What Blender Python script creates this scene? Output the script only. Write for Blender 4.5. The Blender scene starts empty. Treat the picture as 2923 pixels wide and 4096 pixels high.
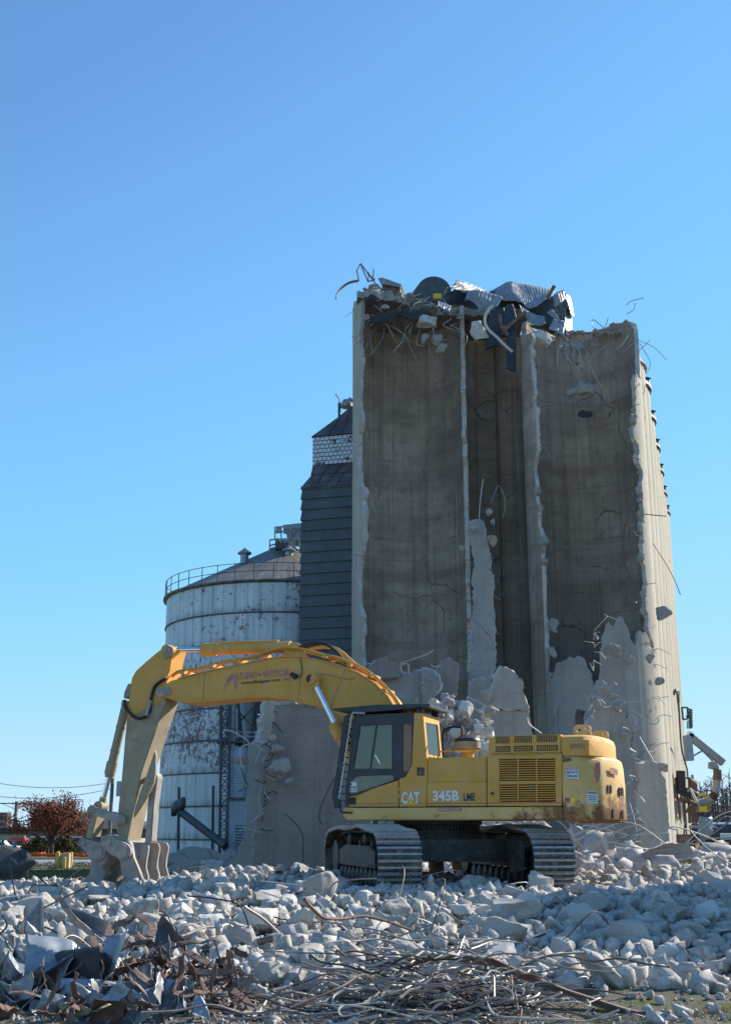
import bpy, bmesh, math, random
import numpy as np
from mathutils import Vector, Matrix, noise, geometry

R = math.radians
rnd = random.Random(11)
SC = bpy.context.scene
COL = SC.collection

# ---------------------------------------------------------------- camera, sky, sun, exposure
TH, F, EYE = R(15.23), 4690.0, 1.65
SUN_AZ, SUN_EL = R(55), R(30)           # azimuth clockwise from +Y (the view direction)
cd = bpy.data.cameras.new('camera')
cam = bpy.data.objects.new('camera', cd); COL.objects.link(cam)
cam.location = (0, 0, EYE); cam.rotation_euler = (R(90) + TH, 0, 0)
cd.sensor_fit = 'VERTICAL'; cd.sensor_height = 24.0; cd.lens = 24.0 * F / 4096.0
cd.clip_start = 0.1; cd.clip_end = 6000
SC.camera = cam

W = bpy.data.worlds.new('World'); SC.world = W; W.use_nodes = True
wn, wl = W.node_tree.nodes, W.node_tree.links
bgn = wn['Background']
sky = wn.new('ShaderNodeTexSky'); sky.sky_type = 'NISHITA'; sky.sun_disc = False
sky.sun_elevation = SUN_EL; sky.sun_rotation = SUN_AZ
sky.altitude = 600; sky.air_density = 1.0; sky.dust_density = 0.1; sky.ozone_density = 2.2
def vscale(sock, k):
    t = wn.new('ShaderNodeVectorMath'); t.operation = 'SCALE'; wl.new(sock, t.inputs[0]); t.inputs['Scale'].default_value = k; return t.outputs[0]
crv = wn.new('ShaderNodeRGBCurve')                # the camera's soft shoulder on the bright horizon sky
for ci, pts in ((0, ((.05, .07), (.099, .135), (.13, .175), (.165, .205), (.23, .25), (.3, .31), (.5, .44), (1, .60))), (1, ((.1, .19), (.165, .305), (.21, .41), (.26, .50), (.36, .60), (.47, .67), (1, .80))), (2, ((.2, .46), (.31, .66), (.39, .82), (.44, .89), (.57, .94), (1, .91)))):
    c_ = crv.mapping.curves[ci]; c_.points[1].location = pts[-1]
    for p_ in pts[:-1]: c_.points.new(*p_)
crv.mapping.update()
wl.new(vscale(sky.outputs[0], .102), crv.inputs['Color'])
wl.new(vscale(crv.outputs[0], 4.55), bgn.inputs[0]); bgn.inputs[1].default_value = 0.15

sd = bpy.data.lights.new('sun', 'SUN'); sd.energy = 5.0; sd.angle = R(0.55); sd.color = (1.0, 0.93, 0.82)
sun = bpy.data.objects.new('sun', sd); COL.objects.link(sun)
sv = Vector((math.sin(SUN_AZ) * math.cos(SUN_EL), math.cos(SUN_AZ) * math.cos(SUN_EL), math.sin(SUN_EL)))
sun.rotation_euler = sv.to_track_quat('Z', 'Y').to_euler()
sun.location = sv * 80
SC.view_settings.view_transform = 'Standard'; SC.view_settings.look = 'None'
SC.view_settings.gamma = 1.0; SC.view_settings.exposure = 0.7
SC.render.engine = 'CYCLES'
SC.cycles.use_denoising = True
SC.cycles.max_bounces = 6; SC.cycles.diffuse_bounces = 4; SC.cycles.transparent_max_bounces = 12

# ---------------------------------------------------------------- picture geometry: where a sight line meets a real surface
def ray(px, py):
    u, v = (px - 1461.5) / F, (2048 - py) / F
    return Vector((u, math.cos(TH) - v * math.sin(TH), math.sin(TH) + v * math.cos(TH)))
CAM = Vector((0, 0, EYE))
def atY(px, py, Y):
    r = ray(px, py); return CAM + r * (Y / r.y)
def onp(px, py, P, N):
    r = ray(px, py); return CAM + r * ((P - CAM).dot(N) / r.dot(N))
def zz(ox, oy, s):
    return lambda x, y: (ox + s * x, oy + s * y)
c1 = zz(1300, 2780, .36946); e1 = zz(1280, 2750, .8128); z2 = zz(300, 2500, .8128); z3 = zz(0, 3000, .5542)
jz = zz(300, 3150, .28325); s8 = zz(1440, 2600, .468); s7 = zz(900, 2680, .3516); z5 = zz(600, 2500, .5542)
zt = zz(1180, 1000, .7512); zr = zz(1750, 1080, .5973); zm = zz(1380, 1900, .8251); zw = zz(600, 1550, .5234)
zp = zz(2560, 2750, .3206); zq = zz(2100, 2400, .5068); zl = zz(0, 3150, .2586); f4 = zz(0, 3450, .899); f5 = zz(1460, 3450, .9009)
tk = zz(1280, 3280, .6404)

def sstep(a, b, x):
    t = min(1, max(0, (x - a) / (b - a))); return t * t * (3 - 2 * t)
def n1(x, s=0.0):
    return noise.noise(Vector((x, s * 7.31 + 3.7, s * 1.7)))

# ---------------------------------------------------------------- terrain
def gauss(x, y, cx, cy, sx, sy):
    return math.exp(-((x - cx) / sx) ** 2 - ((y - cy) / sy) ** 2)
FARZ = -0.75
def height(x, y):
    lim = 0.32 * max(y, 10)
    rise = 0.58 * sstep(12.5, 20.5, y)
    left = sstep(-14, -7, x)                                # the pad ends on the left
    back = 1 - sstep(29, 40, y) * (1 - sstep(-2, 3, x))
    pad = rise * left * back * (1 - .34 * (1 - sstep(-6.0, -3.0, x)) * sstep(17, 21, y))
    drop = FARZ * (1 - (sstep(-18, -9, x) * (1 - sstep(30, 44, y) * (1 - sstep(-3, 3, x))) * (1 - sstep(60, 75, y)) * (1 - sstep(15, 22, x) * sstep(30, 45, y))))
    h = pad + drop
    h += 0.2 * gauss(x, y, -1.6, 25.8, 2.0, 2.0)
    h += 0.2 * gauss(x, y, 9.5, 36, 4.0, 5.0) + 0.15 * gauss(x, y, 7.0, 28, 2.5, 3.0)
    h += 5.3 * gauss(x, y, 3.6, 54, 2.6, 4.2) + 1.5 * gauss(x, y, 4.6, 46, 2.2, 4.5) + 0.8 * gauss(x, y, -9.5, 60, 4.5, 5)
    h += 0.25 * gauss(x, y, 9.0, 52, 4.0, 4.0)
    h += 0.16 * gauss(x, y, -2.6, 12.6, 1.3, .8) + 0.1 * gauss(x, y, .8, 12.3, 1.0, .7)
    if y < 62 and abs(x) < 26:
        near = (1 - sstep(55, 62, y)) * (1 - sstep(16, 24, abs(x)))
        h += near * (0.10 * noise.noise(Vector((x * .55, y * .55, 0))) + 0.05 * noise.noise(Vector((x * 1.7, y * 1.7, 4))))
    return h
def on_ground(px, py, lift=0.0):
    r = ray(px, py); t = 8.0
    for _ in range(900):
        p = CAM + r * t
        if p.z - lift <= height(p.x, p.y): break
        t += 0.06 if t < 60 else 0.5
    return CAM + r * t

# ---------------------------------------------------------------- node helper
class G:
    def __init__(s, name):
        s.m = bpy.data.materials.new(name); s.m.use_nodes = True
        s.n, s.l = s.m.node_tree.nodes, s.m.node_tree.links
        s.b = s.n['Principled BSDF']; s.out = s.n['Material Output']
        s.tc = s.n.new('ShaderNodeTexCoord')
    def put(s, sock, v):
        if hasattr(v, 'is_output') or hasattr(v, 'links'): s.l.new(v, sock)
        elif isinstance(v, (tuple, list)) and len(v) == 3 and sock.type == 'RGBA': sock.default_value = (*v, 1)
        else: sock.default_value = v
    def co(s, scale=(1, 1, 1), which='Object'):
        mp = s.n.new('ShaderNodeMapping'); s.l.new(s.tc.outputs[which], mp.inputs[0]); mp.inputs['Scale'].default_value = scale
        return mp.outputs[0]
    def world(s, scale=(1, 1, 1)):
        g = s.n.new('ShaderNodeNewGeometry'); mp = s.n.new('ShaderNodeMapping'); s.l.new(g.outputs['Position'], mp.inputs[0])
        mp.inputs['Scale'].default_value = scale; return mp.outputs[0]
    def noise(s, co, sc=5, det=4, rough=.6, dist=0):
        t = s.n.new('ShaderNodeTexNoise'); s.l.new(co, t.inputs['Vector'])
        t.inputs['Scale'].default_value = sc; t.inputs['Detail'].default_value = det
        t.inputs['Roughness'].default_value = rough; t.inputs['Distortion'].default_value = dist
        return t.outputs[0]
    def voro(s, co, sc=5, feat='F1'):
        t = s.n.new('ShaderNodeTexVoronoi'); t.feature = feat; s.l.new(co, t.inputs['Vector']); t.inputs['Scale'].default_value = sc
        return t.outputs[0]
    def ramp(s, x, a, b, lo=0.0, hi=1.0):
        t = s.n.new('ShaderNodeMapRange'); s.l.new(x, t.inputs[0]); t.clamp = True
        for k, v in zip((1, 2, 3, 4), (a, b, lo, hi)): t.inputs[k].default_value = v
        return t.outputs[0]
    def math(s, op, a, b=0.0, c=None):
        t = s.n.new('ShaderNodeMath'); t.operation = op
        s.put(t.inputs[0], a); s.put(t.inputs[1], b)
        if c is not None: s.put(t.inputs[2], c)
        return t.outputs[0]
    def mix(s, fac, a, b, mode='MIX'):
        t = s.n.new('ShaderNodeMix'); t.data_type = 'RGBA'; t.blend_type = mode
        s.put(t.inputs[0], fac); s.put(t.inputs[6], a); s.put(t.inputs[7], b)
        return t.outputs[2]
    def sep(s, v):
        t = s.n.new('ShaderNodeSeparateXYZ'); s.l.new(v, t.inputs[0]); return t.outputs
    def rand(s):
        return s.n.new('ShaderNodeObjectInfo').outputs['Random']
    def bump(s, h, strength=.4, dist=.02):
        t = s.n.new('ShaderNodeBump'); t.inputs['Strength'].default_value = strength; t.inputs['Distance'].default_value = dist
        s.l.new(h, t.inputs['Height']); s.l.new(t.outputs[0], s.b.inputs['Normal'])
    def done(s, color, rough=.8, metal=0.0, spec=None):
        s.put(s.b.inputs['Base Color'], color); s.put(s.b.inputs['Roughness'], rough); s.put(s.b.inputs['Metallic'], metal)
        if spec is not None: s.b.inputs['Specular IOR Level'].default_value = spec
        return s.m

def simple(name, col, rough=.7, metal=0.0, var=.25, sc=4, dirt=None, dirt_amt=.5, dirt_sc=2, bump=0.0, bsc=30, spec=None):
    g = G(name); co = g.co()
    c = g.mix(g.ramp(g.noise(co, sc), .3, .7), tuple(x * (1 - var) for x in col), tuple(min(1, x * (1 + var)) for x in col))
    if dirt:
        d = g.math('MULTIPLY', g.ramp(g.noise(co, dirt_sc, 6, .7), .48, .68), dirt_amt)
        c = g.mix(d, c, dirt)
    if bump: g.bump(g.noise(co, bsc, 4), bump, .02)
    return g.done(c, rough, metal, spec)

M = {}
def concrete(name, lo, hi, streak=.3, bands=.2, sc=1.0, blot=(.2, .18, .15), blot_amt=.3, bump=.35):
    g = G(name); co = g.world()
    base = g.mix(g.ramp(g.noise(co, .6 * sc, 6, .65), .3, .7), lo, hi)
    fine = g.noise(co, 9, 5, .7)
    base = g.mix(g.ramp(fine, .35, .65, 0, .35), base, tuple(min(1, x * 1.25) for x in hi))
    st = g.noise(g.world((2.6, 2.6, .07)), 1.0, 5, .65)
    base = g.mix(g.math('MULTIPLY', g.ramp(st, .5, .72), streak), base, tuple(x * .45 for x in lo))
    st2 = g.noise(g.world((3.1, 3.1, .05)), 1.3, 4, .6)
    base = g.mix(g.math('MULTIPLY', g.ramp(st2, .55, .75), streak * .7), base, tuple(min(1, x * 1.35) for x in hi))
    bd = g.noise(g.world((.06, .06, .9)), 1.0, 4, .6)
    base = g.mix(g.math('MULTIPLY', g.ramp(bd, .45, .7), bands), base, tuple(x * .6 for x in lo))
    lg = g.noise(g.world((.16, .16, .07)), 1.0, 3, .55)
    base = g.mix(g.math('MULTIPLY', g.ramp(lg, .42, .62), .5 * min(1, bands * 2.4)), base, tuple(x * .55 for x in lo))
    zl_ = g.math('ADD', g.sep(co)[2], g.math('MULTIPLY', g.noise(g.world((.4, .4, .4)), 1, 3), .25))
    jl = g.math('MULTIPLY', g.ramp(g.math('FRACT', g.math('MULTIPLY', zl_, .82)), .045, .015), g.ramp(g.noise(g.world((.5, .5, 2)), 1, 4), .42, .6))
    base = g.mix(g.math('MULTIPLY', jl, min(.5, bands * 1.6)), base, tuple(x * .4 for x in lo))
    cr_ = g.n.new('ShaderNodeTexVoronoi'); cr_.feature = 'DISTANCE_TO_EDGE'; cr_.inputs['Scale'].default_value = .33
    dv = g.n.new('ShaderNodeVectorMath'); dv.operation = 'ADD'; g.l.new(co, dv.inputs[0]); nz_ = g.n.new('ShaderNodeTexNoise'); nz_.inputs['Scale'].default_value = .9; nz_.inputs['Detail'].default_value = 6; g.l.new(co, nz_.inputs['Vector'])
    g.l.new(nz_.outputs[1], dv.inputs[1]); g.l.new(dv.outputs[0], cr_.inputs['Vector'])
    base = g.mix(g.math('MULTIPLY', g.ramp(cr_.outputs[0], .012, .004), g.math('MULTIPLY', g.ramp(g.noise(co, .3, 2), .52, .6), .7)), base, tuple(x * .3 for x in lo))
    bl = g.noise(co, 1.3, 6, .7, .4)
    base = g.mix(g.math('MULTIPLY', g.ramp(bl, .55, .75), blot_amt), base, blot)
    g.bump(g.math('ADD', fine, g.math('MULTIPLY', bl, .6)), bump, .03)
    return g.done(base, .92, 0, .2)
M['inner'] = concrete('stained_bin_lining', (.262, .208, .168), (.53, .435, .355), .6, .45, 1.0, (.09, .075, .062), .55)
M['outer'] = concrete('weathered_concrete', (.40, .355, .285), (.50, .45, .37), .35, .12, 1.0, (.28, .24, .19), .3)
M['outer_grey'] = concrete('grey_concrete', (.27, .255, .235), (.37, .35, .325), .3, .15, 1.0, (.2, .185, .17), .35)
M['broken'] = concrete('fresh_broken_concrete', (.36, .335, .305), (.55, .525, .49), 0, 0, 3.0, (.22, .2, .18), .3, .9)
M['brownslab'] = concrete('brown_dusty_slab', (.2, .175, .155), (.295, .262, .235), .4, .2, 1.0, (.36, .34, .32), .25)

def rubble_mat(name, lo, hi, tint):
    g = G(name); co = g.co()
    r = g.rand()
    c = g.mix(r, lo, hi)
    n = g.noise(co, 2.2, 7, .7)
    c = g.mix(g.ramp(n, .35, .7, 0, .55), c, tint)
    stain = g.math('MULTIPLY', g.ramp(g.math('FRACT', g.math('MULTIPLY', r, 7.3)), .6, .95), g.ramp(g.noise(co, 1.1, 4, .6), .42, .58))
    c = g.mix(g.math('MULTIPLY', stain, .6), c, tuple(x * .5 * k for x, k in zip(lo, (1.1, .95, .8))))
    f = g.noise(co, 22, 5, .75)
    c = g.mix(g.ramp(f, .35, .62, .35, 0), c, tuple(x * .55 for x in lo))
    v = g.voro(co, 30); v_bump = .75
    g.bump(g.math('ADD', g.math('MULTIPLY', f, .8), g.math('ADD', g.math('MULTIPLY', v, .25), n)), v_bump, .022)
    return g.done(c, .93, 0, .15)
M['rubble'] = rubble_mat('concrete_rubble', (.42, .40, .365), (.74, .71, .66), (.56, .52, .455))
M['rubble_dark'] = rubble_mat('dark_boulder_stone', (.075, .085, .09), (.10, .11, .115), (.12, .125, .12))
M['tarred'] = rubble_mat('tar_covered_concrete', (.035, .035, .04), (.06, .06, .065), (.1, .1, .1))

def paint_yellow():
    g = G('worn_yellow_paint'); co = g.world()
    c = g.mix(g.ramp(g.noise(co, 1.4, 5), .3, .7), (.64, .315, .055), (.73, .39, .09))
    c = g.mix(g.math('MULTIPLY', g.ramp(g.noise(co, 5, 8, .72), .44, .72), .5), c, (.54, .41, .24))
    c = g.mix(g.math('MULTIPLY', g.ramp(g.noise(g.world((7, 7, .5)), 1.5, 4), .58, .75), .35), c, (.30, .21, .08))
    c = g.mix(g.ramp(g.noise(co, 13, 6, .7), .68, .73, 0, .75), c, (.16, .075, .035))
    g.bump(g.noise(co, 40, 3), .06, .01)
    return g.done(c, g.ramp(g.noise(co, 3), .3, .7, .55, .82), 0, .3)
M['yellow'] = paint_yellow()
def rust_yellow():
    g = G('rusty_yellow_paint'); co = g.world()
    z = g.sep(co)[2]
    c = g.mix(g.ramp(g.noise(co, 1.4, 5), .3, .7), (.68, .40, .12), (.76, .51, .21))
    low = g.math('ADD', g.ramp(z, 1.95, 2.75, .30, -.12), g.ramp(g.sep(co)[0], 2.2, 5.2, -.30, .06))
    msk = g.ramp(g.math('ADD', g.noise(co, 2.6, 8, .72, .5), low), .56, .68)
    c = g.mix(g.math('MULTIPLY', msk, .92), c, g.mix(g.noise(co, 9, 5), (.10, .035, .014), (.26, .10, .035)))
    c = g.mix(g.math('MULTIPLY', g.ramp(g.noise(co, 6, 8, .72), .5, .74), .4), c, (.55, .46, .32))
    g.bump(msk, .15, .01)
    return g.done(c, .6, 0, .35)
M['rustyellow'] = rust_yellow()
M['tan'] = simple('dusty_bare_stick_steel', (.35, .285, .19), .7, .0, .16, 2.5, (.20, .16, .12), .55, 3, .1, 30)
M['crusher'] = simple('scuffed_dusty_steel', (.33, .30, .27), .72, 0, .25, 3, (.42, .39, .36), .7, 5, .35, 25)
M['dark'] = simple('navy_black_paint', (.022, .027, .037), .42, 0, .3, 3, (.08, .085, .09), .35, 4)
M['black'] = simple('black_rubber', (.014, .014, .015), .6, 0, .2, 5, (.06, .055, .05), .4, 6)
M['under'] = simple('greasy_undercarriage_steel', (.045, .043, .042), .6, .2, .35, 4, (.16, .14, .12), .5, 6, .2, 20)
def track_mat():
    g = G('scraped_track_steel'); co = g.co()
    c = g.mix(g.ramp(g.noise(g.world(), 3.5, 6, .7), .42, .62), (.05, .046, .042), (.17, .155, .14))
    c = g.mix(g.math('MULTIPLY', g.ramp(g.noise(g.world((2, 2, 9)), 2.2, 6, .7), .52, .66), .4), c, (.34, .32, .30))
    g.bump(g.noise(co, 25, 4), .3, .02)
    return g.done(c, .5, .35)
M['track'] = track_mat()
M['chrome'] = simple('chromed_rod', (.75, .77, .8), .16, 1.0, .05)
M['steel'] = simple('galvanised_sheet', (.30, .34, .38), .42, .35, .35, 3, (.13, .12, .115), .7, 3.5, .15, 8)
M['corrug'] = simple('corrugated_tank_steel', (.55, .60, .65), .5, .1, .15, 2)
M['sheet'] = simple('weathered_white_sheet', (.27, .275, .275), .45, .3, .22, 2, (.26, .24, .21), .5, 1.5, .1, 8)
M['rust'] = simple('rusty_steel', (.15, .092, .07), .8, .05, .35, 5, (.32, .25, .2), .5, 4, .3, 25)
M['rebar'] = simple('grey_bent_rebar', (.27, .245, .225), .55, .45, .3, 5, (.15, .085, .055), .55, 6)
M['rebar_light'] = simple('pale_dusty_rod', (.50, .465, .42), .6, .2, .15, 5, (.22, .15, .1), .3, 6)
M['cable'] = simple('dark_cable', (.02, .02, .022), .6, 0, .2)
M['galv_dark'] = simple('dull_blue_grey_steel', (.075, .085, .095), .55, .3, .25, 3, (.13, .1, .08), .35, 4)
M['bluebox'] = simple('faded_blue_grey_panel', (.33, .38, .42), .6, .1, .2, 3, (.3, .3, .28), .4, 3)
M['white'] = simple('white_decal', (.72, .73, .74), .6, 0, .08)
M['redtxt'] = simple('faded_red_lettering', (.36, .09, .10), .6, 0, .25, 6, (.55, .33, .12), .75, 9)
M['pinktxt'] = simple('faded_pink_lettering', (.40, .17, .17), .6, 0, .2, 8, (.60, .36, .09), .8, 14)
M['blacktxt'] = simple('black_lettering', (.02, .02, .022), .6, 0, .1)
M['whitetxt'] = simple('white_lettering', (.74, .75, .77), .55, 0, .08)
M['navytxt'] = simple('navy_lettering', (.03, .045, .09), .55, 0, .1)
M['grouser'] = simple('polished_grouser_steel', (.42, .40, .38), .42, .35, .35, 6, (.10, .09, .08), .6, 7)
M['yellowtxt'] = simple('bright_yellow_mark', (.85, .62, .01), .5, 0, .05)
M['cardboard'] = simple('brown_cardboard', (.34, .2, .135), .9, 0, .12, 4)
M['bollard'] = simple('yellow_post_paint', (.68, .47, .06), .6, 0, .15, 4, (.4, .34, .2), .4, 5)
M['asphalt'] = simple('pale_worn_asphalt', (.21, .215, .225), .95, 0, .12, 1.0)
M['pipewhite'] = simple('off_white_pipe', (.55, .55, .53), .5, .1, .1)
M['orange'] = simple('orange_safety_mesh', (.85, .13, .03), .7, 0, .1)
def glass(name='tinted_cab_glass', tint=(.50, .66, .64), gl=.02):
    g = G(name)
    tr = g.n.new('ShaderNodeBsdfTransparent'); tr.inputs[0].default_value = (*tint, 1)
    gs = g.n.new('ShaderNodeBsdfGlossy'); gs.inputs['Roughness'].default_value = .04; gs.inputs[0].default_value = (.9, .95, .95, 1)
    df = g.n.new('ShaderNodeBsdfDiffuse'); df.inputs[0].default_value = (.42, .45, .44, 1)
    lw = g.n.new('ShaderNodeFresnel'); lw.inputs[0].default_value = 1.5
    m1 = g.n.new('ShaderNodeMixShader'); g.l.new(g.math('ADD', lw.outputs[0], .04), m1.inputs[0]); g.l.new(tr.outputs[0], m1.inputs[1]); g.l.new(gs.outputs[0], m1.inputs[2])
    m2 = g.n.new('ShaderNodeMixShader'); g.l.new(g.ramp(g.noise(g.world(), 4, 5), .35, .75, gl * .5, gl * 2), m2.inputs[0])
    g.l.new(m1.outputs[0], m2.inputs[1]); g.l.new(df.outputs[0], m2.inputs[2])
    g.l.new(m2.outputs[0], g.out.inputs[0]); return g.m
M['glass'] = glass()

# ---------------------------------------------------------------- mesh builder: collects shapes in world metres, links them as ONE mesh
LOC = {}                                   # world location of every empty / thing
class MB:
    def __init__(s): s.v, s.f, s.mi = [], [], []
    def add(s, vs, fs, mi=0):
        o = len(s.v); s.v += [tuple(v) for v in vs]; s.f += [tuple(i + o for i in f) for f in fs]; s.mi += [mi] * len(fs); return s
    def prism(s, pts, vec, mi=0, rim=None):
        n = len(pts); vec = Vector(vec)
        vs = [Vector(p) for p in pts] + [Vector(p) + vec for p in pts]
        s.add(vs, [tuple(range(n)), tuple(range(2 * n - 1, n - 1, -1))], mi)
        o = len(s.v) - 2 * n
        for i in range(n):
            j = (i + 1) % n
            s.f.append((o + j, o + i, o + n + i, o + n + j)); s.mi.append(mi if rim is None else rim)
        return s
    def plate(s, outer, holes, vec, mi=0):
        loops = [[Vector(p) for p in outer]] + [[Vector(p) for p in h] for h in holes]
        tris = geometry.tessellate_polygon(loops)
        flat = [p for l in loops for p in l]; n = len(flat); vec = Vector(vec)
        s.add(flat + [p + vec for p in flat], [tuple(t) for t in tris] + [tuple(i + n for i in reversed(t)) for t in tris], mi)
        o = len(s.v) - 2 * n; k = 0
        for l in loops:
            m = len(l)
            for i in range(m):
                a, b = o + k + i, o + k + (i + 1) % m
                s.f.append((a, b, b + n, a + n)); s.mi.append(mi)
            k += m
        return s
    def box(s, c, size, ax=None, mi=0):
        c = Vector(c); ax = ax or (Vector((1, 0, 0)), Vector((0, 1, 0)), Vector((0, 0, 1)))
        h = [x / 2 for x in size]; vs = []
        for i in (-1, 1):
            for j in (-1, 1):
                for k in (-1, 1): vs.append(c + ax[0] * (i * h[0]) + ax[1] * (j * h[1]) + ax[2] * (k * h[2]))
        return s.add(vs, [(0, 1, 3, 2), (4, 6, 7, 5), (0, 4, 5, 1), (2, 3, 7, 6), (0, 2, 6, 4), (1, 5, 7, 3)], mi)
    def beam(s, p0, p1, w, h, mi=0, up=(0, 0, 1)):
        p0, p1 = Vector(p0), Vector(p1); x = (p1 - p0); L = x.length; x = x.normalized(); up = Vector(up)
        y = up.cross(x)
        if y.length < 1e-3: y = Vector((1, 0, 0)).cross(x)
        y.normalize(); z = x.cross(y)
        return s.box((p0 + p1) / 2, (L, w, h), (x, y, z), mi)
    def tube(s, path, r, n=8, mi=0, caps=True):
        path = [Vector(p) for p in path]; rings = []; N = len(path)
        t = (path[1] - path[0]).normalized()
        a = t.orthogonal().normalized()
        o = len(s.v)
        for i, p in enumerate(path):
            t = (path[min(i + 1, N - 1)] - path[max(i - 1, 0)])
            t = t.normalized() if t.length > 1e-9 else Vector((0, 0, 1))
            a = (a - t * a.dot(t)); a = a.normalized() if a.length > 1e-6 else t.orthogonal().normalized()
            b = t.cross(a); rr = r[i] if isinstance(r, (list, tuple)) else r
            s.v += [tuple(p + (a * math.cos(6.2832 * k / n) + b * math.sin(6.2832 * k / n)) * rr) for k in range(n)]
        for i in range(N - 1):
            for k in range(n):
                k2 = (k + 1) % n
                s.f.append((o + i * n + k, o + i * n + k2, o + (i + 1) * n + k2, o + (i + 1) * n + k)); s.mi.append(mi)
        if caps:
            s.f.append(tuple(o + k for k in range(n - 1, -1, -1))); s.f.append(tuple(o + (N - 1) * n + k for k in range(n))); s.mi += [mi, mi]
        return s
    def cyl(s, p0, p1, r0, r1=None, n=20, mi=0):
        return s.tube([p0, p1], [r0, r0 if r1 is None else r1], n, mi)
    def lathe(s, c, prof, n=32, mi=0, ax=None, cap=True):
        c = Vector(c); X, Y, Z = ax or (Vector((1, 0, 0)), Vector((0, 1, 0)), Vector((0, 0, 1)))
        o = len(s.v)
        for r, z in prof:
            s.v += [tuple(c + X * (r * math.cos(6.2832 * k / n)) + Y * (r * math.sin(6.2832 * k / n)) + Z * z) for k in range(n)]
        for i in range(len(prof) - 1):
            for k in range(n):
                k2 = (k + 1) % n
                s.f.append((o + i * n + k, o + i * n + k2, o + (i + 1) * n + k2, o + (i + 1) * n + k)); s.mi.append(mi)
        if cap:
            s.f.append(tuple(o + k for k in range(n - 1, -1, -1))); s.f.append(tuple(o + (len(prof) - 1) * n + k for k in range(n))); s.mi += [mi, mi]
        return s
    def build(s, name, mats, parent=None, label=None, cat=None, group=None, kind=None, bevel=0.0, smooth=True, angle=35, base=False):
        V = np.array(s.v, dtype=float)
        lo, hi = V.min(0), V.max(0); c = (lo + hi) / 2
        if base: c[2] = lo[2]
        V = V - c
        me = bpy.data.meshes.new(name); me.from_pydata([tuple(v) for v in V], [], s.f)
        me.polygons.foreach_set('material_index', s.mi)
        for m in (mats if isinstance(mats, (list, tuple)) else [mats]): me.materials.append(M[m] if isinstance(m, str) else m)
        bm = bmesh.new(); bm.from_mesh(me)
        bmesh.ops.recalc_face_normals(bm, faces=bm.faces)
        if bevel:
            ed = [e for e in bm.edges if len(e.link_faces) == 2 and e.calc_face_angle(0) > R(32)]
            bmesh.ops.bevel(bm, geom=ed, offset=bevel, segments=2, affect='EDGES', clamp_overlap=True)
        bm.to_mesh(me); bm.free()
        if smooth:
            me.polygons.foreach_set('use_smooth', [True] * len(me.polygons)); me.set_sharp_from_angle(angle=R(angle))
        me.update()
        o = bpy.data.objects.new(name, me); COL.objects.link(o)
        c = Vector(c)
        if parent is not None: o.parent = parent; o.location = c - LOC[parent.name]
        else: o.location = c
        LOC[o.name] = c
        tag(o, label, cat, group, kind or ('thing' if label and cat else None))
        return o
def tag(o, label=None, cat=None, group=None, kind=None):
    if label: o['label'] = label
    if cat: o['category'] = cat
    if group: o['group'] = group
    if kind: o['kind'] = kind
    return o
def thing(name, label, cat, loc, group=None):
    o = bpy.data.objects.new(name, None); COL.objects.link(o); o.location = loc; o['kind'] = 'thing'; o.empty_display_size = .3
    LOC[o.name] = Vector(loc); return tag(o, label, cat, group)
def spline(pts, k=6):
    pts = [Vector(p) for p in pts]; out = []
    P = [pts[0] * 2 - pts[1]] + pts + [pts[-1] * 2 - pts[-2]]
    for i in range(1, len(P) - 2):
        for q in range(k):
            t = q / k; a, b, c, d = P[i - 1:i + 3]
            out.append(.5 * ((2 * b) + (c - a) * t + (2 * a - 5 * b + 4 * c - d) * t * t + (3 * b - a - 3 * c + d) * t ** 3))
    out.append(pts[-1]); return out
def capsule(c0, r0, c1, r1, n=12):
    (x0, y0), (x1, y1) = c0, c1; L = math.hypot(x1 - x0, y1 - y0); th = math.atan2(y1 - y0, x1 - x0)
    be = math.acos(max(-1, min(1, (r0 - r1) / L))); out = []
    for i in range(n + 1):
        a = th + be + (2 * math.pi - 2 * be) * i / n; out.append((x0 + r0 * math.cos(a), y0 + r0 * math.sin(a)))
    for i in range(n + 1):
        a = th - be + 2 * be * i / n; out.append((x1 + r1 * math.cos(a), y1 + r1 * math.sin(a)))
    return out
def circ(x, y, r, n=16):
    return [(x + r * math.cos(6.2832 * i / n), y + r * math.sin(6.2832 * i / n)) for i in range(n)]

def lettering(body, p0, w, h, xd, up, mat, parent, name='lettering', bold=.0, shear=0.0, label=None, depth=.004):
    cu = bpy.data.curves.new('tmp', 'FONT'); cu.body = body; cu.size = 1; cu.offset = bold; cu.shear = shear; cu.fill_mode = 'FRONT'; cu.resolution_u = 3
    to = bpy.data.objects.new('tmp', cu); COL.objects.link(to)
    dg = bpy.context.evaluated_depsgraph_get(); me = bpy.data.meshes.new_from_object(to.evaluated_get(dg))
    vs = np.array([v.co[:] for v in me.vertices]); fs = [tuple(p.vertices) for p in me.polygons]
    bpy.data.objects.remove(to); bpy.data.curves.remove(cu); bpy.data.meshes.remove(me)
    lo, hi = vs.min(0), vs.max(0); nrm = xd.cross(up)
    mb = MB(); mb.add([p0 + xd * ((v[0] - lo[0]) / (hi[0] - lo[0]) * w) + up * ((v[1] - lo[1]) / (hi[1] - lo[1]) * h) + nrm * depth for v in vs], fs)
    return mb.build(name, mat, parent, label, smooth=False)
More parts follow.
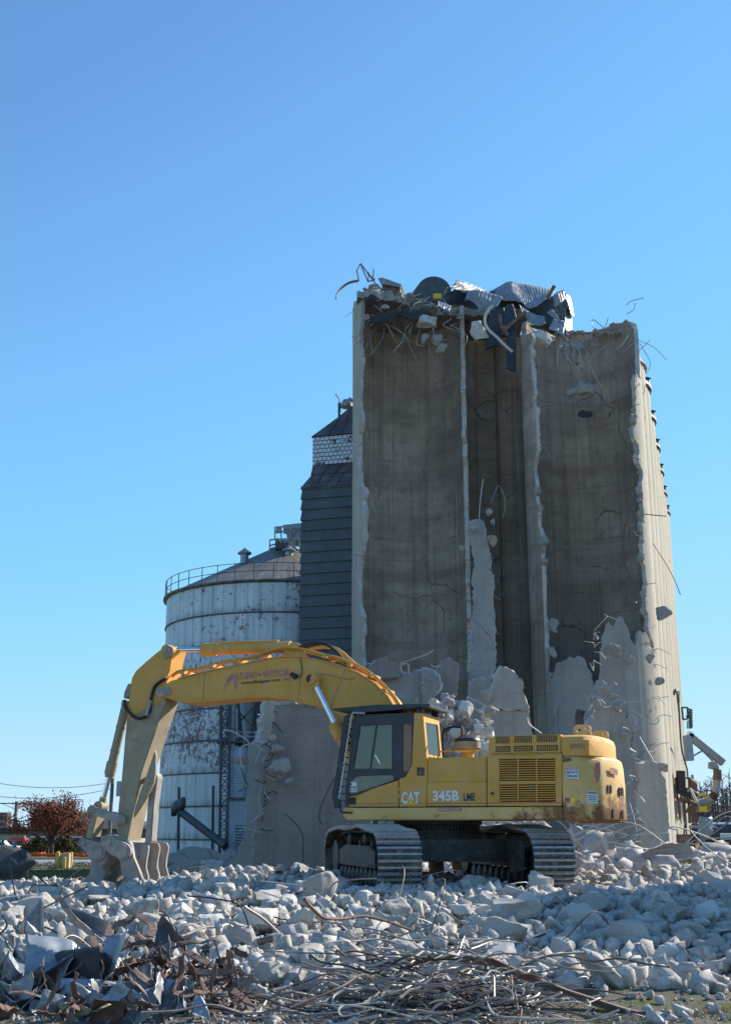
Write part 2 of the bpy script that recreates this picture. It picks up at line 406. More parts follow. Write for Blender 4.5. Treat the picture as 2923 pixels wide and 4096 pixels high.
# ---------------------------------------------------------------- ground
def ground_mat():
    g = G('rubble_dust_and_turf'); co = g.world()
    x, y, z = g.sep(co)
    n = g.noise(co, 1.1, 8, .7); f = g.noise(co, 14, 6, .75)
    dust = g.mix(g.ramp(n, .3, .7), (.13, .115, .095), (.27, .24, .20))
    dust = g.mix(g.ramp(f, .4, .65, .55, 0), dust, (.12, .105, .085))
    turf = g.mix(g.ramp(g.noise(co, .35, 6, .7), .42, .6), (.075, .10, .032), (.20, .165, .08))
    turf = g.mix(g.ramp(g.noise(co, 6, 5), .4, .62, .5, 0), turf, (.05, .06, .025))
    far = g.math('MAXIMUM', g.math('MAXIMUM', g.ramp(y, 70, 80), g.math('MULTIPLY', g.ramp(y, 42, 47), g.ramp(x, -2, -7))), g.math('MULTIPLY', g.ramp(x, -9, -13), g.ramp(y, 30, 36)))
    far = g.math('ADD', far, g.math('MULTIPLY', g.ramp(n, .4, .6, -.3, .3), g.math('MULTIPLY', far, g.math('SUBTRACT', 1.0, far))))
    corner = g.math('MULTIPLY', g.math('MULTIPLY', g.ramp(x, 1.3, 2.6), g.ramp(y, 14.2, 12.6)), g.ramp(g.noise(co, 2.2, 6, .7), .45, .56))
    c = g.mix(far, dust, turf)
    c = g.mix(g.math('MULTIPLY', corner, .8), c, (.10, .115, .035))
    g.bump(g.math('ADD', f, n), .8, .05)
    return g.done(c, .96, 0, .1)
def axis(a, b, step, far):
    v = list(np.arange(a, b + 1e-6, step)); s = step; p = v[0]; q = v[-1]
    while p > -far: s *= 1.35; p -= s; v.insert(0, p)
    s = step
    while q < far: s *= 1.35; q += s; v.append(q)
    return v
xs, ys = axis(-12, 21, .2, 2500), [y for y in axis(9, 60, .2, 2500) if y > -60]
gv = [(x, y, height(x, y)) for y in ys for x in xs]; nx = len(xs)
gf = [(j * nx + i, j * nx + i + 1, (j + 1) * nx + i + 1, (j + 1) * nx + i) for j in range(len(ys) - 1) for i in range(nx - 1)]
me = bpy.data.meshes.new('ground'); me.from_pydata(gv, [], gf); me.materials.append(ground_mat())
me.polygons.foreach_set('use_smooth', [True] * len(me.polygons))
ground = bpy.data.objects.new('ground', me); COL.objects.link(ground); tag(ground, kind='structure')
road = MB().add([(-160, 90, FARZ + .006), (-15, 90, FARZ + .006), (-15, 107, FARZ + .006), (-160, 107, FARZ + .006)], [(0, 1, 2, 3)])
road.build('road', 'asphalt', kind='structure')
kerb = MB().box((-87.5, 107.2, FARZ + .06), (145, .3, .14)); kerb.build('kerb', 'outer_grey', kind='structure')
pth = MB().add([(-45, 79.4, FARZ + .005), (-12, 79.4, FARZ + .005), (-12, 80.4, FARZ + .005), (-45, 80.4, FARZ + .005)], [(0, 1, 2, 3)])
pth.build('path', 'outer_grey', kind='structure')
# ---------------------------------------------------------------- excavator
C = Vector((1.47, 24.7, .58)); YA = R(20)
fa, la, up = Vector((-math.cos(YA), math.sin(YA), 0)), Vector((-math.sin(YA), -math.cos(YA), 0)), Vector((0, 0, 1))
def mp(p, b): return onp(p[0], p[1], C + la * b, la)
def ml(a, b, z): return C + fa * a + la * b + up * z
def lc(P):
    d = P - C; return d.dot(fa), d.dot(la), d.z
def mps(conv, pts, b): return [mp(conv(*p), b) for p in pts]
def zat(y, conv=e1, x=900, b=1.5): return lc(mp(conv(x, y), b))[2]
def aat(x, conv=e1, y=600, b=1.5): return lc(mp(conv(x, y), b))[0]
EX = thing('excavator', 'yellow tracked excavator with long boom and concrete crusher on the rubble', 'excavator', C)

# undercarriage
UA = R(12); tv, pv = Vector((-math.sin(UA), math.cos(UA), 0)), Vector((math.cos(UA), math.sin(UA), 0))
def ul(t, q, z): return C + tv * t + pv * q + up * z
def loop():
    P = []
    for i in range(13): a = -math.pi / 2 - math.pi * i / 12; P.append((-2.2 + .53 * math.cos(a), .54 + .53 * math.sin(a)))
    P += [(-1.6, 1.10), (-.9, 1.17), (-.2, 1.14), (.5, 1.12), (1.1, 1.15), (1.7, 1.12)]
    for i in range(13): a = math.pi / 2 - math.pi * i / 12; P.append((2.2 + .53 * math.cos(a), .55 + .53 * math.sin(a)))
    P += [(1, .02), (0, .02), (-1, .02)]
    return P
LP = loop(); n = len(LP)
seg = [math.dist(LP[i], LP[(i + 1) % n]) for i in range(n)]; tot = sum(seg)
def on_loop(s):
    s %= tot
    for i in range(n):
        if s <= seg[i]:
            a, b = LP[i], LP[(i + 1) % n]; k = s / seg[i]
            return (a[0] + (b[0] - a[0]) * k, a[1] + (b[1] - a[1]) * k)
        s -= seg[i]
NS = 54; pitch = tot / NS
sh = MB()
sh.box((0, 0, 0), (pitch * .93, .80, .028)); 
for dx in (-.28, .22): sh.prism([(pitch * (dx - .12), -.40, .012), (pitch * (dx + .12), -.40, .012), (pitch * (dx + .075), -.40, .06), (pitch * (dx - .075), -.40, .06)], (0, .80, 0), 1)
for y_ in (-.2, .2): sh.box((.0, y_, .012), (.07, .05, .03))
first_shoe = None
for q in (-1.45, 1.45):
    tb = MB()
    for i in range(90):                     # the link chain inside the shoes
        a, b = on_loop(tot * i / 90), on_loop(tot * (i + 1) / 90)
        for w in (-.09, .09):
            tb.beam(ul(a[0] * .985, q + w, .55 + (a[1] - .55) * .93), ul(b[0] * .985, q + w, .55 + (b[1] - .55) * .93), .05, .10)
    tr = tb.build('track', 'under', EX)
    LOC['trk'] = LOC[tr.name]
    for k in range(NS):
        s = (k + .5) * pitch; a, b, m = on_loop(s - pitch * .45), on_loop(s + pitch * .45), on_loop(s)
        x = (tv * (b[0] - a[0]) + up * (b[1] - a[1])).normalized(); y = pv; z = x.cross(y)
        if z.dot(ul(m[0], q, m[1]) - ul(0, q, .55)) < 0 and abs(z.z) < .99: pass
        mid = ul(m[0], q, m[1])
        cen = ul(max(-2.2, min(2.2, m[0])), q, .55)
        if z.dot(mid - cen) < 0: x, z = -x, -z
        y = z.cross(x)
        if first_shoe is None:
            first_shoe = sh.build('track_shoe', ['track', 'grouser'], smooth=False); so = first_shoe
        else:
            so = first_shoe.copy(); COL.objects.link(so)
        so.parent = tr; so.rotation_euler = Matrix((x, y, z)).transposed().to_euler(); so.location = mid - LOC['trk']
    fr = MB()
    fr.prism([ul(t, q - .25, z) for t, z in ((-1.75, .40), (1.75, .40), (1.75, .70), (1.2, .80), (-1.2, .80), (-1.75, .70))], pv * .5)
    for t in (-1.3, -.2, .9): fr.box(ul(t, q, .84), (.12, .44, .14), (tv, pv, up))
    for t in (-1.65, 1.65): fr.box(ul(t, q, .55), (.5, .34, .2), (tv, pv, up))
    fro = fr.build('track_frame', 'under', EX, bevel=.015)
    for k in range(9): MB().lathe(ul(-1.6 + k * .4, q, .22), [(.11, -.24), (.16, -.22), (.16, -.14), (.12, -.12), (.12, .12), (.16, .14), (.16, .22), (.11, .24)], 16, 0, (tv, up, pv)).build('track_roller', 'under', fro)
    for t in (-.75, .75): MB().lathe(ul(t, q, .93), [(.08, -.25), (.12, -.22), (.12, .22), (.08, .25)], 16, 0, (tv, up, pv)).build('carrier_roller', 'under', fro)
    idl = MB().lathe(ul(-2.18, q, .54), [(.1, -.2), (.3, -.19), (.33, -.12), (.42, -.1), (.44, -.05), (.44, .05), (.42, .1), (.33, .12), (.3, .19), (.1, .2)], 28, 0, (tv, up, pv)); idl.build('idler_wheel', 'under', EX)
    spk = MB().lathe(ul(2.18, q, .55), [(.1, -.28), (.34, -.26), (.36, -.05), (.44, -.04), (.44, .04), (.36, .05), (.34, .26), (.1, .28)], 28, 0, (tv, up, pv)); spk.build('drive_sprocket', 'under', EX)
mud = MB().prism([ul(-2.35, 1.45 - .45, z) for z in ()] or [ul(t, .93, z) for t, z in ((-2.3, .35), (-1.75, .28), (-1.55, .5), (-1.6, .9), (-2.0, 1.0), (-2.35, .85))], pv * .1)
mud.build('motor_guard', 'under', EX, bevel=.03)
cb = MB().box(ul(0, 0, .70), (1.7, 2.5, .40), (tv, pv, up))
cb.prism([ul(-1.1, -1.2, .5), ul(-1.1, 1.2, .5), ul(-1.1, 1.2, .92), ul(-1.1, -1.2, .92)], tv * .25)
cb.lathe(ul(0, 0, .9), [(1.0, 0), (.95, .14)], 36)
cb.build('car_body', 'under', EX, bevel=.015)
sw = MB().lathe(ml(0, 0, 1.04), [(.86, 0), (.86, .05), (.80, .06), (.80, .15), (.9, .16), (.9, .24)], 48)
for k in range(72):
    a = 6.2832 * k / 72; sw.box(ml(.82 * math.cos(a), .82 * math.sin(a), 1.145), (.06, .035, .09), (fa * math.cos(a) + la * math.sin(a), -fa * math.sin(a) + la * math.cos(a), up))
sw.build('swing_bearing', 'under', EX)
MB().lathe(ml(0, 0, 1.27), [(.95, 0), (.95, .1)], 40).build('bearing_skirt', 'yellow', EX)

# upper deck
zb, zd = zat(650), zat(588)
af, ar = aat(112), aat(1193)
dk = MB().prism([ml(af, 1.5, zd), ml(af, 1.5, zb + .06), ml(af - .1, 1.5, zb), ml(ar, 1.5, zb), ml(ar, 1.5, zd)], la * -3.0)
deck = dk.build('deck_frame', 'rustyellow', EX, bevel=.02)
MB().prism(mps(e1, [(175, 571), (1190, 564), (1190, 568), (175, 575)], 1.506), la * -.003).build('red_stripe', 'redtxt', EX, smooth=False)
MB().box(ml(aat(137), 1.51, zat(605)), (.2, .03, .07), (fa, la, up)).build('hinge', 'yellow', deck)
# service doors and engine housing on the near side
sdm = MB()
sdm.prism(mps(e1, [(527, 346), (817, 341), (817, 463), (527, 464)], 1.465), la * -.9)
sdm.prism(mps(e1, [(526, 467), (817, 465), (817, 583), (526, 584)], 1.5), la * -.95)
sdm.prism(mps(e1, [(526, 464), (817, 463), (817, 466), (526, 468)], 1.48), la * -.9)
sdoor = sdm.build('service_door', 'yellow', EX, bevel=.014)
MB().prism(mps(e1, [(518, 346), (527, 346), (527, 584), (518, 584)], 1.46), la * -.5).build('door_gap_seal', 'black', EX)
eng = MB()
eng.plate(mps(e1, [(821, 338), (1188, 331), (1188, 582), (821, 583)], 1.5), [mps(e1, [(880, 350), (1154, 347), (1157, 562), (882, 563)], 1.5)], la * -.06)
eng.prism(mps(e1, [(821, 338), (1188, 331), (1188, 582), (821, 583)], 1.36), la * -2.86)
eng.prism(mps(e1, [(821, 332), (1188, 325), (1188, 337), (821, 343)], 1.44), la * -.3)
engine = eng.build('engine_housing', 'yellow', EX, bevel=.01)
MB().prism(mps(e1, [(876, 348), (1160, 344), (1160, 566), (878, 567)], 1.37), la * -.004).build('louvre_recess', 'black', engine, smooth=False)
for k in range(19):
    y = 352 + k * 11.35
    MB().prism([mp(e1(880, y), 1.495), mp(e1(1156, y - 3), 1.495), mp(e1(1156, y + 3), 1.40), mp(e1(880, y + 6), 1.40)], up * .016 ).build('louvre_slat', 'yellow', engine, smooth=False)
MB().prism(mps(e1, [(880, 461), (1157, 458), (1157, 469), (880, 472)], 1.5), la * -.06).build('louvre_rail', 'yellow', engine)
for x in (970, 1062): MB().prism(mps(e1, [(x, 350), (x + 5, 350), (x + 5, 562), (x, 562)], 1.5), la * -.02).build('louvre_post', 'yellow', engine)
for x0, y0, x1, y1 in ((830, 508, 864, 534),):
    MB().plate(mps(e1, [(x0, y0), (x1, y0), (x1, y1), (x0, y1)], 1.512), [mps(e1, [(x0 + 6, y0 + 5), (x1 - 6, y0 + 5), (x1 - 6, y1 - 5), (x0 + 6, y1 - 5)], 1.512)], la * -.012).build('latch', 'yellow', engine)
    MB().cyl(mp(e1(847, 521), 1.515), mp(e1(847, 521), 1.495), .025).build('latch_button', 'black', engine)
# hood with vents
hb = 1.40
hd = MB().prism(mps(e1, [(826, 331), (826, 264), (843, 239), (1189, 229), (1189, 325)], hb), la * -2.8)
hood = hd.build('engine_hood', 'yellow', EX, bevel=.03)
for x0, x1, yy in ((862, 932, 239), (953, 1042, 236), (1064, 1166, 233)):
    vs_ = MB(); nsl = int((x1 - x0) / 8.2)
    for k in range(nsl):
        x = x0 + (x1 - x0) * k / nsl
        vs_.prism(mps(e1, [(x + 3, yy + 2), (x + 7.5, yy + 2), (x + 5.5, yy + 36), (x, yy + 36)], hb + .003), la * -.006)
    vs_.build('vent_slot', 'black', hood, smooth=False)
    gr = MB(); gr.prism(mps(e1, [(x0, yy + 51), (x1 + 3, yy + 49), (x1 + 3, yy + 77), (x0, yy + 79)], hb + .003), la * -.006)
    go = gr.build('vent_grille', 'black', hood, smooth=False)
    gb = MB(); q_ = int((x1 - x0) / 9)
    for k in range(1, q_): x = x0 + (x1 - x0) * k / q_; gb.prism(mps(e1, [(x, yy + 51), (x + 2.2, yy + 51), (x + 2.2, yy + 78), (x, yy + 78)], hb + .007), la * -.003)
    for k in (1, 2): y = yy + 50 + 9 * k; gb.prism(mps(e1, [(x0, y), (x1, y), (x1, y + 2), (x0, y + 2)], hb + .007), la * -.003)
    gb.build('grille_mesh', 'yellow', go, smooth=False)
# counterweight
def ringpts(pl, k, z, a0):
    return [ml(a0 + (a - a0) * (1 - k), b * (1 - k), z) for a, b in pl]
half = [(ar - .004, 1.5), (-3.12, 1.5), (-3.22, 1.47), (-3.50, 1.18), (-3.56, 1.08), (-3.70, .62), (-3.74, .45), (-3.77, .0)]
plan = half + [(a, -b) for a, b in reversed(half[:-1])]
def rings(mb, levels, pl, a0):
    o = len(mb.v); m = len(pl)
    for k, z in levels: mb.v += [tuple(p) for p in ringpts(pl, k, z, a0)]
    for i in range(len(levels) - 1):
        for j in range(m):
            j2 = (j + 1) % m; mb.f.append((o + i * m + j, o + i * m + j2, o + (i + 1) * m + j2, o + (i + 1) * m + j)); mb.mi.append(0)
    mb.f += [tuple(o + j for j in range(m)), tuple(o + (len(levels) - 1) * m + j for j in range(m))]; mb.mi += [0, 0]
zc = lambda y: zat(y, e1, 1230, 1.5)
cw = MB(); rings(cw, [(.05, zc(664)), (.012, zc(655)), (0, zc(640)), (0, zc(590)), (0, zc(478)), (.02, zc(380)), (.045, zc(348)), (.085, zc(336))], plan, ar)
cwo = cw.build('counterweight', 'rustyellow', EX, bevel=.02, angle=28)
half2 = [(ar - .004, 1.41), (-3.27, 1.41), (-3.36, 1.34), (-3.52, .95), (-3.6, .4), (-3.61, 0)]
plan2 = half2 + [(a, -b) for a, b in reversed(half2[:-1])]
cu_ = MB(); rings(cu_, [(0, zc(338)), (.0, zc(262)), (.04, zc(240)), (.10, zc(229))], plan2, ar)
cuo = cu_.build('upper_counterweight', 'yellow', EX, bevel=.02, angle=28)
xd = -fa
def label_at(body, conv, x0, y0, x1, y1, b, mat, parent, **k):
    p0, p1 = mp(conv(x0, y1), b), mp(conv(x1, y1), b); p2 = mp(conv(x0, y0), b)
    return lettering(body, p0, (p1 - p0).length, (p2 - p0).length, xd, up, mat, parent, **k)
label_at('CAT', c1, 826, 1050, 1024, 1182, 1.512, 'whitetxt', EX, bold=.035, label='white brand lettering on the cab side')
MB().prism(mps(c1, [(870, 1182), (928, 1120), (990, 1182)], 1.516), la * -.003).build('yellow_triangle', 'yellowtxt', EX, smooth=False)
label_at('345B', c1, 1166, 1035, 1450, 1150, 1.506, 'whitetxt', EX, bold=.035)
label_at('LME', c1, 1497, 1062, 1624, 1146, 1.506, 'navytxt', EX, bold=.03)
MB().prism(mps(e1, [(578, 593), (694, 592), (694, 607), (578, 608)], 1.506), la * -.003).build('safety_decal', 'redtxt', EX, smooth=False)
label_at('OBSERVE SAFETY ZONE 100 FEET', e1, 582, 596, 690, 605, 1.509, 'whitetxt', EX, bold=.01)
label_at('209', e1, 1193, 346, 1234, 366, 1.475, 'blacktxt', cwo, bold=.03)
label_at('INNOVATIVE', e1, 1228, 278, 1304, 304, 1.416, 'redtxt', cuo, bold=.01)
# signs on the corner facet of the counterweight
f0, f1 = ml(-3.12, 1.5, 0), ml(-3.12, 1.5, 0)
def sign(x0, y0, x1, y1, title, lines, off):
    b = 1.5 - off
    so = MB().prism(mps(e1, [(x0, y0), (x1, y0 + 4), (x1 + 2, y1 + 3), (x0 + 2, y1)], b + .012), la * -.008).build('warning_sign', 'white', cwo, smooth=False)
    MB().prism(mps(e1, [(x0 + 2, y0 + 2), (x1 - 2, y0 + 5), (x1 - 2, y0 + 15), (x0 + 2, y0 + 13)], b + .015), la * -.002).build('sign_header', 'pinktxt', so, smooth=False)
    label_at(title, e1, x0 + 14, y0 + 5, x1 - 10, y0 + 13, b + .017, 'white', so, bold=.02)
    for k, t in enumerate(lines): label_at(t, e1, x0 + 4, y0 + 20 + 18 * k, x1 - 3, y0 + 32 + 18 * k, b + .016, 'navytxt', so, bold=.02)
sign(1206, 392, 1270, 446, 'DANGER', ['KEEP OUT OF', 'TURNING AREA'], .005)
MB().prism(mps(e1, [(1204, 543), (1228, 543), (1228, 566), (1204, 566)], 1.506), la * -.004).build('warning_decal', 'redtxt', cwo, smooth=False)
MB().prism(mps(e1, [(1231, 543), (1254, 543), (1254, 566), (1231, 566)], 1.506), la * -.004).build('yellow_decal', 'yellowtxt', cwo, smooth=False)
# facet: between (-3.22,1.47) and (-3.50,1.18)
A_, B_ = ml(-3.22, 1.47, 0), ml(-3.50, 1.18, 0); fx = (B_ - A_).normalized(); fn = fx.cross(up)
def fac(x, y, k=.01): return onp(*e1(x, y), A_ + fn * k, fn)
ws = MB().prism([fac(1312, 508), fac(1362, 512), fac(1366, 572), fac(1312, 568)], fn * -.006).build('warning_sign', 'white', cwo, smooth=False)
MB().prism([fac(1315, 512, .013), fac(1360, 515, .013), fac(1361, 524, .013), fac(1315, 521, .013)], fn * -.002).build('sign_header', 'pinktxt', ws, smooth=False)
for k in range(4): MB().prism([fac(1318, 530 + k * 9, .013), fac(1358, 533 + k * 9, .013), fac(1358, 536 + k * 9, .013), fac(1318, 533 + k * 9, .013)], fn * -.002).build('text_line', 'blacktxt', ws, smooth=False)
MB().prism([fac(*p) for p in ((1352, 372), (1376, 366), (1378, 430), (1366, 470), (1350, 440))], fn * -.006).build('faded_emblem', 'pinktxt', cwo, smooth=False)
A2, B2 = ml(-3.56, 1.08, 0), ml(-3.70, .62, 0); fx2 = (B2 - A2).normalized(); fn2 = fx2.cross(up)
MB().prism([onp(*e1(*p), A2 + fn2 * .022, fn2) for p in ((1424, 392), (1462, 402), (1464, 432), (1426, 424))], fn2 * -.006).build('faded_emblem', 'pinktxt', cwo, smooth=False)
for x, y, h_ in ((1418, 500, 18), (1432, 500, 18), (1476, 512, 18), (1488, 514, 18), (1444, 620, 20), (1490, 626, 20)):
    P = onp(*e1(x, y), A2 + fn2 * .02, fn2)
    MB().lathe(P, [(.035, 0), (.035, .03)], 14, 0, (fx2, up * (h_ / 8), -fn2)).build('lifting_hole', 'black', cwo)
for b, x, y in ((.75, 1290, 206), (-.55, 1376, 236)):
    pl = MB().plate(mps(e1, capsule((x - 18, y + 4), 28, (x + 18, y - 2), 22), b), [mps(e1, circ(x - 18, y + 5, 10, 12), b), mps(e1, circ(x + 20, y - 6, 7, 10), b)], la * -.06)
    pl.prism(mps(e1, [(x - 40, y + 14), (x + 40, y + 10), (x + 50, y + 50), (x - 50, y + 50)], b - .02), la * -.03)
    pl.build('lifting_eye', 'rustyellow', EX)
P0 = mp(e1(1278, 215), -.3); MB().tube([P0, P0 + up * .3, P0 + up * .42 - fa * .04], [.1, .1, .1], 16).build('exhaust_pipe', 'dark', EX)

# cab
cb_ = 1.5
frame = MB()
for pts in ([(215, 1210), (222, 1000), (262, 700), (300, 260), (345, 215), (380, 213), (375, 335), (305, 785), (300, 835), (270, 935), (262, 1050), (280, 1075), (250, 1100), (255, 1210)],
            [(380, 213), (960, 190), (955, 312), (935, 312), (845, 312), (835, 318), (715, 320), (562, 325), (548, 325), (375, 335)],
            [(548, 325), (562, 325), (492, 798), (480, 798)],
            [(305, 785), (318, 798), (480, 798), (492, 798), (715, 797), (722, 790), (742, 890), (720, 865), (340, 880), (270, 935), (300, 835)],
            [(715, 320), (835, 318), (835, 830), (880, 835), (870, 885), (800, 905), (742, 890), (722, 790), (722, 330)],
            [(262, 1050), (280, 1075), (540, 990), (735, 920), (742, 890), (800, 905), (520, 1010), (350, 1085), (250, 1100)],
            [(935, 312), (955, 312), (955, 330), (935, 760), (870, 885), (880, 835), (915, 800), (940, 740)]):
    frame.prism(mps(c1, pts, cb_), la * -.07)
cab = frame.build('cab', 'dark', EX, bevel=0)
for nm, pts in (('window_pane', [(372, 332), (552, 322), (484, 800), (303, 800)]), ('window_pane', [(558, 322), (724, 318), (724, 800), (486, 800)]), ('lower_window_pane', [(265, 935), (338, 876), (722, 862), (745, 890), (737, 922), (540, 994), (278, 1080), (258, 1052)])):
    MB().prism(mps(c1, pts, 1.475), la * -.006).build(nm, 'glass', cab, smooth=False)
MB().prism(mps(c1, [(830, 308), (940, 308), (943, 745), (885, 845), (830, 840)], 1.462), la * -.01).build('cardboard_panel', 'cardboard', cab, smooth=False)
MB().plate(mps(c1, [(300, 315), (730, 310), (730, 808), (295, 812)], 1.508), [mps(c1, [(375, 335), (715, 320), (722, 330), (722, 790), (715, 797), (318, 798), (305, 785)], 1.508)], la * -.01).build('window_frame', 'dark', cab)
MB().prism(mps(c1, [(250, 1102), (350, 1087), (520, 1012), (792, 922), (792, 1208), (255, 1208)], 1.503), la * -.06).build('cab_door_panel', 'yellow', cab, bevel=.008)
MB().prism(mps(c1, [(962, 192), (1058, 197), (1104, 750), (1096, 1208), (801, 1208), (801, 907), (870, 887), (936, 762), (957, 332)], 1.503), la * -.06).build('cab_rear_pillar', 'yellow', cab, bevel=.008)
MB().plate(mps(c1, [(994, 784), (1070, 784), (1070, 872), (994, 872)], 1.512), [mps(c1, [(1004, 794), (1060, 794), (1060, 862), (1004, 862)], 1.512)], la * -.012).build('filler_recess', 'black', cab)
MB().prism(mps(c1, [(1004, 794), (1060, 794), (1060, 862), (1004, 862)], 1.506), la * -.004).build('filler_cover', 'rust', cab)
MB().box(mp(c1(290, 1146), 1.51), (.16, .03, .14), (fa, la, up)).build('door_handle', 'black', cab, bevel=.01)
for y in (1020, 1090): MB().cyl(mp(c1(800, y - 22), 1.515), mp(c1(800, y + 22), 1.515), .022).build('door_hinge', 'yellow', cab)
for x0, y0, x1, y1 in ((265, 942, 342, 990), (270, 1006, 306, 1050), (312, 1006, 346, 1050)):
    MB().prism(mps(c1, [(x0, y0), (x1, y0), (x1, y1), (x0, y1)], 1.483), la * -.003).build('window_sticker', 'white', cab, smooth=False)
    MB().prism(mps(c1, [(x0 + 8, y0 + 12), (x0 + 22, y0 + 12), (x0 + 22, y1 - 12), (x0 + 8, y1 - 12)], 1.486), la * -.002).build('sticker_mark', 'blacktxt', cab, smooth=False)
At, Bt = mp(c1(1058, 197), 1.5), mp(c1(1104, 750), 1.5)
zf = zat(588)
def rear(t, b): return At + (Bt - At) * t - la * (1.5 - b)
ra = MB().plate([rear(0, 1.5), rear(0, .42), rear(1, .42), rear(1, 1.5)], [[rear(.17, 1.37), rear(.15, .56), rear(.18, .52), rear(.78, .52), rear(.8, .56), rear(.8, 1.37)]], fa * .05)
ra.build('cab_rear_wall', 'yellow', cab)
MB().prism([rear(.14, 1.4) + fa * .02, rear(.14, .5) + fa * .02, rear(.82, .5) + fa * .02, rear(.82, 1.4) + fa * .02], fa * .006).build('rear_window_pane', 'glass', cab, smooth=False)
# far side, roof, floor, front
fb = .45
fsd = MB().plate(mps(c1, [(215, 1210), (222, 1000), (300, 260), (345, 215), (1058, 195), (1100, 740), (1095, 1210)], 1.5), [mps(c1, [(380, 320), (1020, 310), (1020, 800), (305, 800)], 1.5)], la * -.05)
for i in range(len(fsd.v)): fsd.v[i] = tuple(Vector(fsd.v[i]) - la * (1.5 - fb))
fsd.build('cab_far_wall', 'dark', cab)
pr = [lc(p) for p in mps(c1, [(345, 215), (1058, 195), (1058, 225), (335, 245)], 1.5)]
MB().prism([ml(a, 1.47, z) for a, b, z in pr], la * -1.0).build('cab_roof', 'dark', cab, bevel=.02)
pr = [lc(p) for p in mps(c1, [(225, 1150), (1095, 1150), (1095, 1212), (220, 1212)], 1.5)]
MB().prism([ml(a, 1.43, z) for a, b, z in pr], la * -.95).build('cab_floor', 'dark', cab)
q0, q1 = lc(mp(c1(300, 270), 1.5)), lc(mp(c1(222, 1190), 1.5))
MB().prism([ml(q0[0] - .02, 1.42, q0[2]), ml(q0[0] - .02, .5, q0[2]), ml(q1[0] - .02, .5, q1[2]), ml(q1[0] - .02, 1.42, q1[2])], fa * .008).build('windscreen', 'glass', cab, smooth=False)
s0 = lc(mp(c1(760, 930), 1.5))
seat = MB().box(ml(s0[0], .95, s0[2] - .05), (.5, .5, .14), (fa, la, up)).box(ml(s0[0] - .27, .95, s0[2] + .32), (.13, .44, .58), (fa * .97 + up * .22, la, up * .97 - fa * .22)).box(ml(s0[0] - .36, .95, s0[2] + .68), (.1, .24, .14), (fa, la, up)).box(ml(s0[0] + .1, 1.28, s0[2] + .12), (.45, .12, .3), (fa, la, up)).box(ml(s0[0] - .05, .95, s0[2] - .35), (.4, .4, .4), (fa, la, up))
seat.build('operator_seat', 'black', cab, bevel=.03)
lv = MB()
for b in (.72, 1.26): lv.tube([ml(s0[0] + .35, b, s0[2] + .05), ml(s0[0] + .4, b, s0[2] + .35)], .018, 6)
lv.tube([ml(s0[0] + .62, .8, s0[2] - .3), ml(s0[0] + .7, .8, s0[2] + .75)], .02, 6)
lv.build('control_lever', 'black', cab)
MB().tube([mp(c1(515, 620), 1.2), mp(c1(600, 778), 1.2)], .022, 8).build('grab_bar', 'pipewhite', cab)
# guards
g_ = [(215, 235), (330, 172), (345, 192), (265, 265), (212, 700), (165, 980), (152, 1060), (190, 1215), (112, 1232), (84, 1080), (130, 850)]
fg = MB()
for b in (1.56, .42): fg.prism([ml(lc(p)[0], b, lc(p)[2]) for p in mps(c1, g_, 1.5)], la * -.04)
L0 = [lc(p) for p in mps(c1, [(250, 200), (120, 900), (95, 1080), (115, 1225)], 1.5)]
for i, (t0, t1, m) in enumerate(((L0[0], L0[1], 9), (L0[1], L0[3], 4))):
    for k in range(m):
        u_ = k / m; a, z = t0[0] + (t1[0] - t0[0]) * u_, t0[2] + (t1[2] - t0[2]) * u_
        fg.beam(ml(a, 1.54, z), ml(a, .44, z), .025, .02)
fg.build('front_guard', 'dark', cab)
zzp = [(430, 190), (415, 205), (400, 182), (385, 205), (370, 184), (352, 206), (338, 182), (322, 200), (308, 182), (296, 205), (284, 240)]
for k in range(34):
    u_ = k / 34; zzp.append((274 - 132 * u_ + (9 if k % 2 else -3), 270 + 880 * u_))
MB().tube(mps(c1, zzp, 1.59), .011, 4).build('guard_lacing', 'white', cab, smooth=False)
hg = MB().tube(spline(mps(c1, [(150, 1180), (165, 1230), (185, 1275), (200, 1270), (290, 1275)], 1.56)), .016, 6)
hg.build('hose', 'black', EX)
rg = MB().prism(mps(c1, [(60, 148), (560, 104), (1132, 95), (1132, 132), (1000, 135), (640, 172), (400, 186), (70, 162)], 1.6), la * -1.4)
for x in (985, 1035): rg.prism(mps(c1, [(x, 133), (x + 25, 133), (x + 25, 190), (x, 190)], 1.5), la * -.08)
rg.prism([p - la * 1.0 for p in mps(c1, [(985, 133), (1060, 133), (1060, 190), (985, 190)], 1.5)], la * -.08)
rg.build('roof_guard', 'dark', cab, bevel=.008)
# things behind the cab on the deck
MB().tube(spline(mps(e1, [(606, 330), (605, 230), (615, 208), (645, 195), (685, 195), (697, 208), (697, 330)], .8), 5), .022, 8).build('handrail', 'black', EX)
MB().tube(spline(mps(e1, [(580, 345), (581, 324), (590, 316), (680, 314), (775, 312)], 1.3), 4), .016, 8).build('yellow_rail', 'yellow', EX)
zs = lambda y: zat(y, e1, 723, .75)
ap = lc(mp(e1(724, 320), .75))[0]
MB().lathe(ml(ap, .75, 0), [(.13, zs(352)), (.13, zs(306))], 20).build('air_intake_neck', 'yellow', EX)
pc = MB().lathe(ml(ap, .75, 0), [(.24, zs(306)), (.265, zs(300)), (.265, zs(268))], 28); pco = pc.build('air_cleaner', 'tan', EX)
MB().lathe(ml(ap, .75, 0), [(.255, zs(268)), (.27, zs(262)), (.25, zs(252)), (.12, zs(246))], 28).build('air_cleaner_cap', 'dark', pco)
for b, r_ in ((.9, 24), (.8, 18)): MB().tube([mp(e1(*p), b) for p in circ(634, 312, r_, 18)] , .014, 6).build('hose_coil', 'tan', EX)
